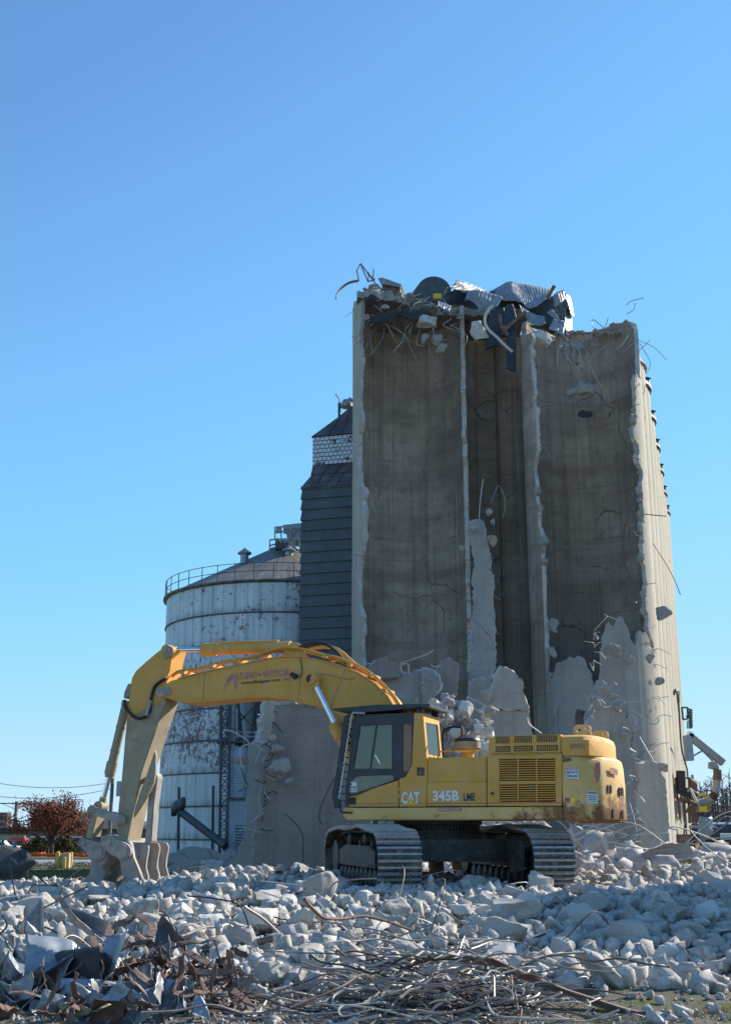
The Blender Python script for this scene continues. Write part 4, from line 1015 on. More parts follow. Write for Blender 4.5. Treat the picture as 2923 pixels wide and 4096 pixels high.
for x, y, r_, lb in ((598, 1130, .80, 'big rounded concrete lump hanging against the huge brown slab'), (590, 895, .48, 'lumpy concrete chunk hanging right above the big rounded lump'), (525, 785, .36, 'topmost small lump on the edge of the huge brown slab'), (740, 1270, .38, 'small lump dangling below the big rounded lump'), (190, 1030, .42, 'chunk dangling from a bent rod before the corrugated tank')):
    rock('concrete_chunk', atY(*s7(x, y), 46.4 if x > 300 else 47.4), r_ * .68, lb, None, GREYS, 1, .6, .95, (rnd.uniform(-.3, .3), rnd.uniform(-.3, .3), rnd.uniform(-.5, .5)))
bent_rod('rebar', [atY(*s7(*p), 47.2) for p in ((200, 1110), (175, 1000), (180, 900), (210, 865), (320, 840), (400, 890), (470, 930))], .035, 'rebar_light', 'pale hooked rod arching over the dangling chunk')
bent_rod('rebar', [atY(*s7(*p), 46.3) for p in ((735, 600), (722, 540), (745, 490), (830, 440), (920, 395))], .03, 'rebar', 'curved rod drooping over the top of the huge brown slab')
bent_rod('rebar', [atY(*s7(*p), 46.5) for p in ((0, 675), (120, 715), (240, 790), (275, 830))], .03, 'rebar_light', 'long pale rod reaching left over the corrugated tank')
bent_rod('rebar', [atY(*s7(*p), 46.4) for p in ((1250, 1220), (1170, 1370), (1090, 1560), (1070, 1680), (1105, 1757))], .02, 'cable', 'dark wire curling down the brown slab near the cab')
bent_rod('rebar', [atY(*s7(*p), 46.4) for p in ((690, 1640), (830, 1780), (885, 1900), (890, 2190))], .02, 'cable', 'dark wire hanging low on the brown slab')
bent_rod('rebar', [atY(*s7(*p), 47.3) for p in ((180, 1110), (230, 1250), (260, 1330), (150, 1385))], .018, 'cable', 'dark wire trailing from the dangling chunk')
for k in range(26):
    t = k / 25; x, y = [(565 - 165 * t + rnd.uniform(-10, 10)), 420 + 1500 * t]
    stub(atY(*s7(x, y), 46.9), rnd.uniform(.4, 1.1), .02, mat=rnd.choice(['cable', 'rebar', 'rebar_light']))

# the tall shard in the middle and the lower pieces behind the cab
wall_slab(zm, [(592, 240), (610, 222), (650, 215), (668, 225), (680, 300), (700, 380), (705, 470), (718, 480), (712, 600), (722, 760), (728, 900), (700, 1010), (740, 1100), (640, 1160), (600, 1130), (600, 1050), (612, 990), (606, 900), (616, 800), (610, 700), (622, 620), (612, 500), (622, 420), (606, 340)], 58.0,
    'tall thin wall shard standing alone between the two open bins', .45, -.25, 'outer_grey', 5, 12, 4)
for x, y, r_, lb in ((708, 318, .60, 'angular chunk caught on rods at the tall shard top'), (718, 228, .30, 'small pale chunk above the angular chunk on the shard'), (700, 182, .42, 'topmost chunk hanging over the tall thin shard'), (625, 262, .5, 'knobbly broken tip of the tall thin shard'), (562, 355, .28, 'lone small chunk caught on the torn middle edge')):
    rock('concrete_chunk', atY(*zm(x, y), 57.5), r_ * .8, lb, None, GREYS, .75, .6, 1.1)
bent_rod('rebar', [atY(*zm(*p), 57.4) for p in ((648, 212), (655, 120), (668, 20))], .025, 'rebar_light', 'straight rod rising from the tall shard')
bent_rod('rebar', [atY(*zm(*p), 57.4) for p in ((705, 140), (730, 70), (745, 52), (765, 90), (775, 140), (765, 205))], .022, 'rebar', 'looped rod above the tall shard')
for k in range(22): stub(atY(*zm(rnd.choice([606, 716]) + rnd.uniform(-6, 6), 400 + 27 * k), 57.7), rnd.uniform(.3, .7), .018, mat='rebar')
SL = [
 ([(45, 185), (60, 160), (120, 110), (235, 42), (252, 92), (335, 122), (348, 200), (330, 230), (170, 240), (90, 230)], 53.2, 'brownslab', 'jagged slab peaking just behind the boom hoses', .9, .1),
 ([(150, 245), (250, 225), (350, 205), (440, 188), (480, 166), (522, 182), (530, 300), (535, 480), (560, 900), (100, 900), (140, 500)], 54.0, 'outer_grey', 'wide grey wall piece behind the boom foot', .3, .05),
 ([(520, 182), (600, 168), (650, 202), (690, 292), (642, 382), (600, 424), (540, 470), (525, 330)], 53.6, 'outer_grey', 'rounded slab leaning on the wide grey wall piece', .35, -.2),
 ([(630, 192), (672, 150), (690, 100), (762, 76), (832, 122), (846, 172), (830, 332), (802, 440), (830, 700), (640, 700), (690, 430), (660, 300)], 55.0, 'brownslab', 'upright slab with a knob top between grey wall and shard', .35, 0),
 ([(920, 350), (960, 262), (1040, 240), (1120, 290), (1080, 480), (1000, 620), (900, 640), (915, 500)], 56.0, 'outer_grey', 'broken foot piece leaning on the tall shard', .5, -.2),
 ([(1205, 134), (1292, 172), (1382, 262), (1402, 382), (1448, 505), (1320, 512), (1095, 464), (1145, 292), (1150, 232)], 49.0, 'outer_grey', 'pointed pale slab behind the engine hood', .5, .15),
 ([(1070, 505), (1180, 520), (1440, 516), (1478, 720), (1480, 1100), (980, 1100), (1060, 720)], 49.2, 'outer_grey', 'block under the pointed pale slab split by a dark crack', .6, .15),
 ([(880, 620), (920, 560), (1080, 470), (1180, 520), (1130, 640), (1080, 760), (990, 740)], 50.2, 'outer_grey', 'tilted pale slab resting on the heap beside the air cleaner', .4, -.3),
 ([(640, 560), (700, 540), (830, 610), (870, 690), (800, 780), (700, 760), (600, 700)], 48.4, 'outer_grey', 'flat pale slab sliding down the heap behind the cab', .35, .2)]
for k, (pts, Y, mt, lb, th, yw) in enumerate(SL): wall_slab(s8, pts, Y, lb, th, yw, mt, 4, 13, 20 + k)
for x, y, r_, lb in ((1060, 385, .62, 'rough lump beside the pointed pale slab'), (590, 235, .32, 'lump hanging on the rounded slab'), (810, 380, .30, 'small dark lump at the foot of the knob topped slab'), (325, 405, .55, 'angular lump half hidden by the boom hoses'), (525, 300, .18, 'little lump stuck on a rod beside the rounded slab')):
    rock('concrete_chunk', atY(*s8(x, y), 48.6 if x > 1000 else 53.0), r_ * .68, lb, None, GREYS, .8, .7, 1.0)
for i, (pts, lb) in enumerate(((((270, 65), (268, 20), (245, 55)), 'short hooked rod on the jagged slab peak'), (((340, 115), (460, 75), (560, 40), (630, 0)), 'long pale rod rising behind the boom hoses'), (((360, 190), (345, 140), (375, 118), (412, 130), (416, 200)), 'arched rod on the wide grey wall piece'), (((540, 180), (545, 240), (575, 300), (580, 370), (530, 410), (480, 405), (400, 455)), 'long looping rod hanging over the wide grey wall piece'), (((910, 430), (925, 402), (960, 420), (1030, 455), (1100, 498)), 'pale hooked rod lying across the heap'), (((845, 470), (900, 440), (968, 436)), 'short pale rod on the heap top'), (((850, 480), (920, 455), (1000, 495)), 'thin rod crossing the short pale rod'), (((800, 590), (860, 550), (950, 540), (1020, 565), (1036, 600)), 'dark bowed rod over the flat pale slab'), (((1425, 575), (1440, 630), (1500, 680), (1548, 715)), 'drooping rod beside the split block'), (((1340, 235), (1385, 260), (1395, 335)), 'bundle of rod ends at the pointed slab shoulder'), (((600, 120), (640, 145), (690, 125)), 'thin curl of wire beside the knob topped slab'), (((0, 155), (60, 120), (115, 118)), 'curved rod over the boom hoses'), (((5, 150), (70, 155), (120, 120)), 'second curved rod over the boom hoses'), (((690, 440), (740, 400), (790, 385)), 'pale rod poking from the heap beside the knob topped slab'), (((490, 450), (480, 410), (500, 405)), 'small hook of rod at the wide grey wall foot'))):
    bent_rod('rebar', [atY(*s8(*p), 48.3 if pts[0][0] > 840 else 52.4) for p in pts], .03, 'rebar_light' if i % 3 else 'rebar', lb)
g_ = random.Random(5)
for k in range(120):                          # the heap behind the cab
    x, y = g_.uniform(560, 1120), 0
    y = 400 + abs(x - 760) * .35 + g_.uniform(0, 420)
    p = atY(*s8(x, y), g_.uniform(46.0, 48.6))
    rock('concrete_chunk', p, g_.uniform(.1, .34), 'pale chunk in the heap piled against the elevator behind the cab', 'chunks heaped behind the cab', ROCKS[:8] + GREYS, rr=g_, merge=k > 30)

# pieces in front of the open bin on the right
wall_slab(zq, [(515, 930), (560, 870), (700, 830), (760, 880), (830, 960), (835, 1180), (880, 1200), (870, 1300), (845, 1320), (850, 1560), (900, 1700), (900, 2300), (400, 2300), (420, 1100)], 54.5,
    'pale ribbed wall piece with lumps on top behind the counterweight', .5, .1, 'outer_grey', 5, 14, 41, bulge=.4)
wall_slab(zq, [(885, 1290), (960, 1290), (995, 1262), (1040, 1290), (1070, 1360), (1110, 1420), (1135, 1720), (1150, 2300), (880, 2300), (860, 1700), (890, 1560), (905, 1440)], 56.2,
    'low pale fluted wall piece at the elevator corner', .4, .35, 'outer', 4, 12, 42, bulge=.5)
wall_slab(zq, [(-30, 1752), (60, 1755), (180, 1788), (255, 1842), (150, 1880), (0, 1830)], 38.0, 'pale slab lying on the debris slope just under the counterweight', .35, .2, 'outer_grey', 4, 12, 43, tilt=.5)
wall_slab(zq, [(352, 1762), (430, 1798), (565, 1905), (500, 1960), (400, 1900)], 36.0, 'pale wedge of slab on the debris slope beside the track', .35, -.2, 'outer_grey', 4, 12, 44, tilt=.5)
wall_slab(zq, [(640, 1870), (690, 1850), (720, 1900), (700, 1965), (650, 1960)], 35.0, 'upright shield shaped slab on the debris slope', .25, .3, 'outer_grey', 3, 10, 45, tilt=.2)
for x, y, r_, lb in ((590, 700, .75, 'flat lump perched on the ribbed wall piece'), (685, 672, .42, 'upright lump beside the flat perched lump'), (565, 820, .65, 'big lump under the flat perched lump'), (740, 840, .65, 'slanted lump on the shoulder of the ribbed wall piece'), (690, 770, .5, 'lump wedged behind the slanted lump'), (770, 1040, .5, 'chunk hanging in rods on the ribbed wall face'), (860, 1020, .5, 'square chunk hanging out over the ribbed wall edge'), (760, 1060, .35, 'small chunk under the hanging chunk'), (690, 395, .75, 'oval lump hanging before the open bin'), (820, 475, .55, 'dark lump hanging beside the oval lump'), (985, 465, .5, 'lump stuck on the torn wall near the sunlit bins'), (1060, 640, .5, 'twin lumps hanging on the sunlit bin'), (1085, 110, .85, 'brown block hanging high on the torn right edge'), (1080, 1320, .5, 'lump above the low fluted wall piece'), (900, 1760, .45, 'brown lump low on the ribbed wall piece'), (850, 1240, .4, 'lump on the torn edge of the ribbed wall piece')):
    rock('concrete_chunk', atY(*zq(x, y), 57.2 if (y < 660 or x > 980) else 53.9), r_ * .66, lb, None, GREYS, .85, .55, 1.0, (rnd.uniform(-.3, .3), rnd.uniform(-.3, .3), rnd.uniform(-.5, .5)))
for i, (pts, lb) in enumerate([(((825, 860), (880, 890), (940, 940), (1000, 978), (1040, 970), (1052, 940)), 'long bent rod over the shaded wall right of the hanging chunks'), (((900, 1080), (950, 1170), (1005, 1260)), 'straight rod slanting down to the low fluted wall piece'), (((820, 805), (900, 800), (975, 796)), 'level rod sticking out of the ribbed wall shoulder'), (((830, 905), (870, 930), (872, 985)), 'hooked rod beside the square hanging chunk'), (((620, 112), (680, 140), (740, 160)), 'thin rod over the oval lump'), (((665, 1775), (760, 1830), (850, 1880), (990, 1990)), 'long rod lying low across the rubble behind the machine'), (((820, 1600), (850, 1700), (880, 1850), (840, 1900)), 'wire hanging down the ribbed wall piece'), (((1360, 2120), (1300, 2210), (1180, 2280)), 'wire curling over the rubble at the elevator corner')]):
    bent_rod('rebar', [atY(*zq(*p), 53.4) for p in pts], .028, 'rebar_light', lb)
for k in range(40):
    x, y = g_.choice([(515 + g_.uniform(-10, 10), g_.uniform(700, 1000)), (840 + g_.uniform(-15, 30), g_.uniform(950, 1600)), (1030 + g_.uniform(-20, 20) , g_.uniform(300, 1250)), (540, g_.uniform(240, 560))])
    stub(atY(*zq(x, y), 53.8 if x < 1000 else 57.2), g_.uniform(.4, 1.1), .022, g_)
# rods and lumps along the torn edges of the bins
for k in range(46):
    z = g_.uniform(8, 30); wch = g_.random()
    if wch < .35: p = cylpt(RB, R(-26) + rag(z, 11, 2.4), z, RAD - .1)
    elif wch < .7: p = cylpt(RB, R(226) + rag(z, 12, 2.6), z, RAD - .1)
    elif wch < .85: p = cylpt(LB, R(226), z, RAD - .1)
    else: p = cylpt(LB, R(8), z, RAD - .1)
    stub(p, g_.uniform(.4, 1.2), .018, g_, mat='rebar')
for k in range(26):
    z = g_.uniform(7, 24); p = cylpt(RB, R(-27) + rag(z, 11, 2.4) + g_.uniform(-.05, .03), z, RAD - .15)
    rock('concrete_chunk', p, g_.uniform(.1, .34), 'broken lump clinging to the torn right edge of the open bin', 'lumps along the torn right edge', GREYS, .6, .7, 1.3, rr=g_, merge=True)
for k in range(10):
    z = g_.uniform(9, 20); p = cylpt(RB, R(226) + rag(z, 12, 2.6), z, RAD - .1)
    rock('concrete_chunk', p, g_.uniform(.2, .42), 'broken lump clinging to the middle torn edge', 'lumps along the middle torn edge', GREYS, .6, .7, 1.2, rr=g_, merge=True)
# ---------------------------------------------------------------- wreckage on top of the elevator
def crumple(w, h, nx, ny, seed, folds=4, ang=1.2, rough=.03, corr=0.0, corr_n=14):
    """a sheet of real size folded along random creases; returns verts (local) and faces"""
    g_ = random.Random(seed)
    V = [Vector(((i / nx - .5) * w, (j / ny - .5) * h, 0)) for j in range(ny + 1) for i in range(nx + 1)]
    if corr:
        for k, v in enumerate(V): v.z += corr * math.sin((k % (nx + 1)) / nx * corr_n * 6.2832)
    for _ in range(folds):
        th = g_.uniform(0, 6.28); nrm = Vector((math.cos(th), math.sin(th), 0)); off = g_.uniform(-.3, .3) * min(w, h); A = g_.uniform(-ang, ang); rad_ = g_.uniform(.015, .085) * min(w, h)
        axis = nrm.cross(Vector((0, 0, 1)))
        for k, v in enumerate(V):
            d = v.x * nrm.x + v.y * nrm.y - off
            if d > 0:
                a = A * min(1, d / rad_); pivot = v - nrm * d
                q = Matrix.Rotation(a, 3, axis); V[k] = pivot + q @ (v - pivot)
    s_ = seed * 2.37
    for k, v in enumerate(V):
        V[k] = v + Vector((noise.noise(v * 2 / max(w, h) * 3 + Vector((s_, 0, 0))), noise.noise(v * 2 / max(w, h) * 3 + Vector((0, s_, 0))), noise.noise(v * 2 / max(w, h) * 4 + Vector((0, 0, s_))))) * rough * max(w, h)
    Fc = [(j * (nx + 1) + i, j * (nx + 1) + i + 1, (j + 1) * (nx + 1) + i + 1, (j + 1) * (nx + 1) + i) for j in range(ny) for i in range(nx)]
    return V, Fc
def sheet(name, label, loc, w, h, seed, mat='steel', rot=(0, 0, 0), folds=4, ang=1.2, rough=.03, corr=0.0, corr_n=14, nx=30, ny=22, th=.006, cat='sheet metal', group=None, angle=30):
    V, Fc = crumple(w, h, nx, ny, seed, folds, ang, rough, corr, corr_n)
    c = sum(V, Vector()) / len(V)
    me = bpy.data.meshes.new(name); me.from_pydata([tuple(v - c) for v in V], [], Fc); me.materials.append(M[mat])
    me.polygons.foreach_set('use_smooth', [True] * len(me.polygons)); me.set_sharp_from_angle(angle=R(angle))
    o = bpy.data.objects.new(name, me); COL.objects.link(o); o.location = loc; o.rotation_euler = rot
    s_ = o.modifiers.new('thickness', 'SOLIDIFY'); s_.thickness = th
    LOC[o.name] = Vector(loc); return tag(o, label, cat, group)
def quad_sheet(name, conv, grid_pts, Ys, label, mat='sheet', corr=.05, cn=10, n=(36, 14), th=.02, cat='roof sheet', jit=.04, seed=0, parent=None):
    """a bent roofing sheet through rows of picture points, each with its own distance"""
    rows = [[atY(*conv(*p), y) for p, y in zip(r_, yy)] for r_, yy in zip(grid_pts, Ys)]
    nx, ny = n; g_ = random.Random(seed)
    cols = []
    for r_ in rows:
        sp = spline(r_, 12); m = len(sp) - 1
        cols.append([sp[min(m, int(i / nx * m))].lerp(sp[min(m, int(i / nx * m) + 1)], i / nx * m % 1) for i in range(nx + 1)])
    V = []
    for j in range(ny + 1):
        t = j / ny * (len(cols) - 1); k = min(len(cols) - 2, int(t)); u = t - k
        for i in range(nx + 1):
            p = cols[k][i].lerp(cols[k + 1][i], u)
            p = p + Vector((0, -1, .5)) * (corr * math.sin(i / nx * cn * 6.2832)) + Vector((g_.uniform(-1, 1), g_.uniform(-1, 1), g_.uniform(-1, 1))) * jit * .3 + Vector((0, 1, .6)) * (jit * 3 * noise.noise(p * .9 + Vector((seed, 0, 0))))
            V.append(p)
    mb = MB(); mb.add(V, [(j * (nx + 1) + i, j * (nx + 1) + i + 1, (j + 1) * (nx + 1) + i + 1, (j + 1) * (nx + 1) + i) for j in range(ny) for i in range(nx)])
    o = mb.build(name, mat, parent, label, cat if parent is None else None, smooth=True, angle=25)
    s_ = o.modifiers.new('thickness', 'SOLIDIFY'); s_.thickness = th; return o

# the crumpled metal gallery
quad_sheet('roof_sheet', zr, [[(340, 145), (410, 110), (480, 75), (540, 88), (650, 105), (790, 135)], [(400, 185), (440, 175), (500, 150), (570, 180), (680, 205), (745, 165)], [(440, 205), (500, 205), (570, 222), (600, 255), (650, 248), (720, 195)]],
    [[67, 66.5, 66, 66.5, 66.5, 67], [65, 64.6, 64.2, 64.6, 64.4, 64.6], [63.6, 63.4, 63, 63, 63, 63.4]], 'big peaked sheet of pale corrugated roofing on the elevator top', 'sheet', .011, 30, (180, 10), seed=3)
quad_sheet('roof_sheet', zr, [[(120, 60), (190, 80), (260, 110), (335, 148)], [(118, 85), (160, 95), (200, 130), (300, 150)], [(30, 180), (60, 120), (115, 130), (150, 150)]],
    [[66, 66, 66, 66], [64.5, 64.5, 64.5, 65], [63.5, 63.5, 63.5, 64]], 'arched roofing sheet beside the big peaked sheet', 'sheet', .011, 16, (96, 10), seed=4)
quad_sheet('roof_sheet', zr, [[(200, 150), (260, 135), (340, 155), (435, 180)], [(185, 200), (250, 180), (330, 195), (400, 245)], [(170, 215), (215, 205), (270, 250), (260, 290)]],
    [[63, 63, 63, 63], [62.4, 62.4, 62.4, 62.6], [62.6, 62.4, 62.2, 62.2]], 'crumpled pale sheet drooping below the arched sheet', 'sheet', .011, 10, (60, 10), seed=5)
quad_sheet('roof_sheet', zr, [[(0, 205), (50, 225), (95, 245)], [(0, 235), (40, 265), (85, 285)]], [[62.5, 62.5, 62.5], [62, 62, 62]], 'small blue white sheet hanging at the start of the gallery', 'steel', .012, 5, (30, 6), seed=6)
quad_sheet('roof_sheet', zr, [[(770, 175), (800, 150), (850, 130)], [(780, 250), (820, 225), (858, 190)]], [[62, 62, 62.4], [62, 62, 62.4]], 'bright folded sheet at the far end of the gallery', 'sheet', .011, 6, (36, 6), seed=7)
quad_sheet('roof_sheet', zr, [[(850, 160), (875, 170), (885, 180)], [(875, 240), (890, 260), (905, 280)], [(890, 300), (900, 315), (912, 320)]], [[62.6, 63.5, 65], [62.6, 63.5, 65], [62.6, 63.5, 65]], 'saw edged sheet forming the gallery end', 'steel', .012, 6, (36, 8), seed=8)
quad_sheet('roof_sheet', zr, [[(848, 260), (870, 255), (895, 290)], [(850, 340), (870, 345), (900, 360)], [(852, 410), (870, 420), (900, 426)]], [[62.4, 63.4, 65], [62.4, 63.4, 65], [62.4, 63.4, 65]], 'tall white end sheet below the saw edged sheet', 'sheet', .011, 7, (42, 8), seed=9)
quad_sheet('roof_sheet', zr, [[(775, 330), (820, 338), (858, 345)], [(740, 395), (790, 412), (840, 440)]], [[61.4, 61.4, 61.4], [60.6, 60.6, 60.6]], 'small corrugated sheet hanging at the gallery foot', 'steel', .012, 8, (48, 6), seed=10)
quad_sheet('roof_sheet', zr, [[(728, 285), (760, 262), (775, 270)], [(790, 330), (815, 338), (825, 342)]], [[61.6, 61.6, 61.6], [61.2, 61.2, 61.2]], 'flat grey strip leaning across the gallery opening', 'sheet', .0, 1, (8, 6), seed=11)
quad_sheet('roof_sheet', zr, [[(545, 230), (600, 270), (660, 300), (715, 310)], [(560, 280), (620, 310), (680, 340), (720, 350)], [(610, 350), (640, 365), (690, 370), (715, 355)]], [[62, 62, 62, 62], [61.5, 61.5, 61.5, 61.5], [61.2, 61.2, 61.2, 61.2]], 'dull sheet slumped over the torn edge under the big peaked sheet', 'sheet', .011, 12, (72, 8), seed=12)
# dark interior of the gallery
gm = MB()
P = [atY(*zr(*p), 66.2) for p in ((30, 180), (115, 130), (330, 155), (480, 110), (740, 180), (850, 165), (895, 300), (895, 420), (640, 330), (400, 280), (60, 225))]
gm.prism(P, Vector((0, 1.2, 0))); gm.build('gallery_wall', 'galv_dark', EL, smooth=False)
for i, pts in enumerate((((455, 235), (500, 225), (522, 300), (520, 480), (518, 680), (458, 655), (460, 500), (440, 330)), ((352, 270), (440, 250), (455, 330), (430, 420), (390, 500), (320, 530), (335, 400)))):
    V_ = [atY(*zr(*p), 61.6 + i * .5) for p in pts]
    m_ = MB().prism(V_, Vector((.05, .16, 0)))
    m_.build('hanging_cladding', 'dark', None, ('long' if i == 0 else 'wide') + ' dark panel dangling from the gallery over the middle gap', 'panel', smooth=False)
bent_rod('pipe', [atY(*zr(*p), 60.9) for p in ((372, 240), (338, 268), (318, 310), (318, 360), (345, 405), (400, 455), (450, 505), (500, 548))], .085, 'pipewhite', 'white bent pipe hanging over the middle gap', 'pipe', None, 6, 10)
for pts, lb in ((((780, 108), (755, 150), (735, 190)), 'rusty channel standing up from the gallery roof'), (((440, 415), (500, 350), (585, 285)), 'rusty brace across the dangling dark panels'), (((415, 300), (425, 380), (470, 440)), 'short rusty angle behind the long dark panel')):
    W_ = [atY(*zr(*p), 61.2) for p in pts]; mb = MB()
    for a, b in zip(W_, W_[1:]): mb.beam(a, b, .16, .2)
    mb.build('steel_beam', 'rust', None, lb, 'steel beam')
tr_ = MB()
for a, b in (((790, 260), (862, 330)), ((800, 240), (858, 215)), ((800, 300), (870, 240)), ((815, 200), (840, 330)), ((780, 270), (860, 300)), ((860, 190), (850, 340))):
    tr_.beam(atY(*zr(*a), 63), atY(*zr(*b), 63), .06, .06)
tr_.build('gallery_truss', 'sheet', EL)
# left part of the top: bent frame, curled flange, hopper box, drum
fr_ = MB()
for a, b in (((348, 73), (328, 112)), ((328, 112), (340, 165)), ((348, 73), (392, 130)), ((352, 85), (388, 168)), ((392, 118), (388, 168)), ((392, 130), (425, 160)), ((417, 103), (415, 165)), ((350, 74), (445, 203)), ((388, 168), (425, 160))):
    fr_.beam(atY(*zt(*a), 63), atY(*zt(*b), 63), .07, .07)
fr_.build('bent_frame', 'sheet', None, 'pale bent tubular frame standing on the elevator\'s tall corner', 'metal frame')
W_ = spline([atY(*zt(*p), 62) for p in ((216, 258), (226, 228), (250, 200), (280, 178), (310, 168), (336, 164))], 4)
cf = MB()
for a, b in zip(W_, W_[1:]): cf.beam(a, b, .25, .05)
cf.build('curled_strip', 'tan', None, 'curled tan metal strip overhanging the elevator\'s tall corner', 'metal strip')
hb_ = MB().prism([atY(*zt(*p), 64.5) for p in ((470, 178), (560, 200), (555, 240), (520, 243), (458, 210))], Vector((.3, 1.6, 0)))
hb_.build('hopper_box', 'rust', None, 'dark red steel hopper box tipped on the elevator rim', 'hopper', bevel=.02)
LOC_h = [o for o in bpy.data.objects if o.name == 'hopper_box'][0]
MB().prism([atY(*zt(*p), 64.3) for p in ((440, 150), (462, 145), (566, 182), (556, 198), (460, 180))], Vector((.4, 2.0, .1))).build('hopper_flange', 'sheet', LOC_h, bevel=.02)
MB().lathe(atY(*zt(718, 250), 65), [(1.05, -.7), (1.05, .7)], 26, 0, (Vector((1, 0, 0)), up, Vector((.3, -1, 0)).normalized())).build('steel_drum', 'galv_dark', None, 'round dark steel drum lying on the elevator rim', 'drum', bevel=.03)
MB().box(atY(*zt(757, 250), 63.8), (.5, .3, .35)).build('yellow_bracket', 'bollard', None, 'small yellow bracket beside the round drum', 'bracket', bevel=.03)
for k, (x, y, r_, msh, lb) in enumerate(((408, 268, .62, TARRED, 'tar topped chunk hanging just below the elevator\'s tall corner'), (478, 375, 1.1, TARRED, 'large tar covered slab hanging under the hopper box'), (630, 360, 1.15, TARRED, 'biggest tar covered slab hanging below the round drum'), (698, 385, .75, ROCKS, 'brown chunk joined to the biggest tar covered slab'), (478, 303, .3, GREYS, 'small chunk between tar covered slabs'), (375, 355, .35, GREYS, 'small lump on the torn corner wall'), (745, 480, .5, GREYS, 'tall ragged chunk hanging on wires in the open bin'), (690, 475, .5, GREYS, 'curved chunk beside the tall ragged hanging chunk'), (780, 525, .4, GREYS, 'lowest grey chunk hanging in the open bin top'), (975, 430, .7, ROCKS, 'pale flat chunk hanging left of the white pipe'), (1320, 470, .9, ROCKS, 'broad chunk slumped over the middle torn edge'), (1505, 530, .6, GREYS, 'grey pointed chunk hanging on wires in the far bin'), (1480, 585, .55, GREYS, 'round chunk below the grey pointed chunk'), (1545, 745, .75, GREYS, 'cluster chunk dangling halfway down the far bin'), (1475, 760, .45, GREYS, 'dark edged chunk beside the dangling cluster'), (1540, 880, .5, TARRED, 'dark wedge dangling lowest in the far bin'), (1435, 520, .4, GREYS, 'lump at the rim of the far bin'))):
    rock('concrete_chunk', atY(*zt(x, y), 61.5 if x < 800 else 60.0 if x > 1400 else 61), r_, lb, None, msh, .8, .5, .95, (rnd.uniform(-.4, .4), rnd.uniform(-.4, .4), rnd.uniform(-.6, .6)))
g_ = random.Random(9)
for k in range(70):                          # wires hanging from the rims
    if k < 40: x, y, Y = g_.uniform(380, 860), g_.uniform(230, 420), 62
    else: x, y, Y = g_.uniform(1330, 1900), g_.uniform(440, 520), 60
    a = zt(x, y); L = g_.uniform(60, 240)
    b_ = (a[0] + g_.uniform(-70, 70), a[1] + L * .35 * g_.uniform(.5, 1.3)); c_ = (b_[0] + g_.uniform(-60, 60), a[1] + L * g_.uniform(.4, .8))
    bent_rod('rebar', [atY(*a, Y), atY(*b_, Y - .5), atY(*c_, Y - .3)], .02, g_.choice(['rebar', 'rebar', 'rebar_light']), 'thin rebar wire hanging from the broken elevator rim', 'rebar', 'wires hanging from the elevator rim', 5, 4, None, True)
for k in range(60):
    x = g_.uniform(360, 880); y = 190 + (x - 360) * .28 + g_.uniform(-6, 30)
    rock('concrete_chunk', atY(*zt(x, y), g_.uniform(62.5, 65)), g_.uniform(.12, .42), 'small brown lump along the broken elevator rim', 'lumps along the elevator rim', GREYS + FLATS, 1.2, .8, .6, rr=g_, merge=True)
for k in range(40):
    x = g_.uniform(840, 1290); y = 150 + x * .085 + g_.uniform(0, 30)
    rock('concrete_chunk', atY(*zr(x, 430 - (x - 850) * .03 + g_.uniform(-6, 10)), g_.uniform(62.8, 64.4)), g_.uniform(.12, .36), 'small lump along the rim of the far bin', 'lumps along the far bin rim', GREYS + FLATS, 1.3, .8, .5, rr=g_, merge=True)
for pts, lb in ((((1080, 415), (1040, 380), (1028, 350), (1040, 333), (1060, 345), (1130, 405)), 'looped wire standing on the far bin rim'), (((1100, 415), (1125, 370), (1140, 320)), 'upright wire beside the looped wire'), (((1290, 405), (1315, 388), (1330, 364)), 'curved wire at the far bin corner'), (((1415, 766), (1385, 775), (1380, 820), (1340, 860)), 'hooked wire on the sunlit bin wall')):
    bent_rod('rebar', [atY(*zr(*p), 62) for p in pts], .022, 'rebar', lb)
for pts, lb in ((((1450, 190), (1500, 195), (1555, 200)), 'level wire off the torn edge high on the sunlit bins'), (((1490, 330), (1560, 440), (1600, 520), (1624, 580)), 'long thin cable drooping down the sunlit bins')):
    bent_rod('cable', [atY(*zm(*p), 58) for p in pts], .025, 'cable', lb, 'cable')
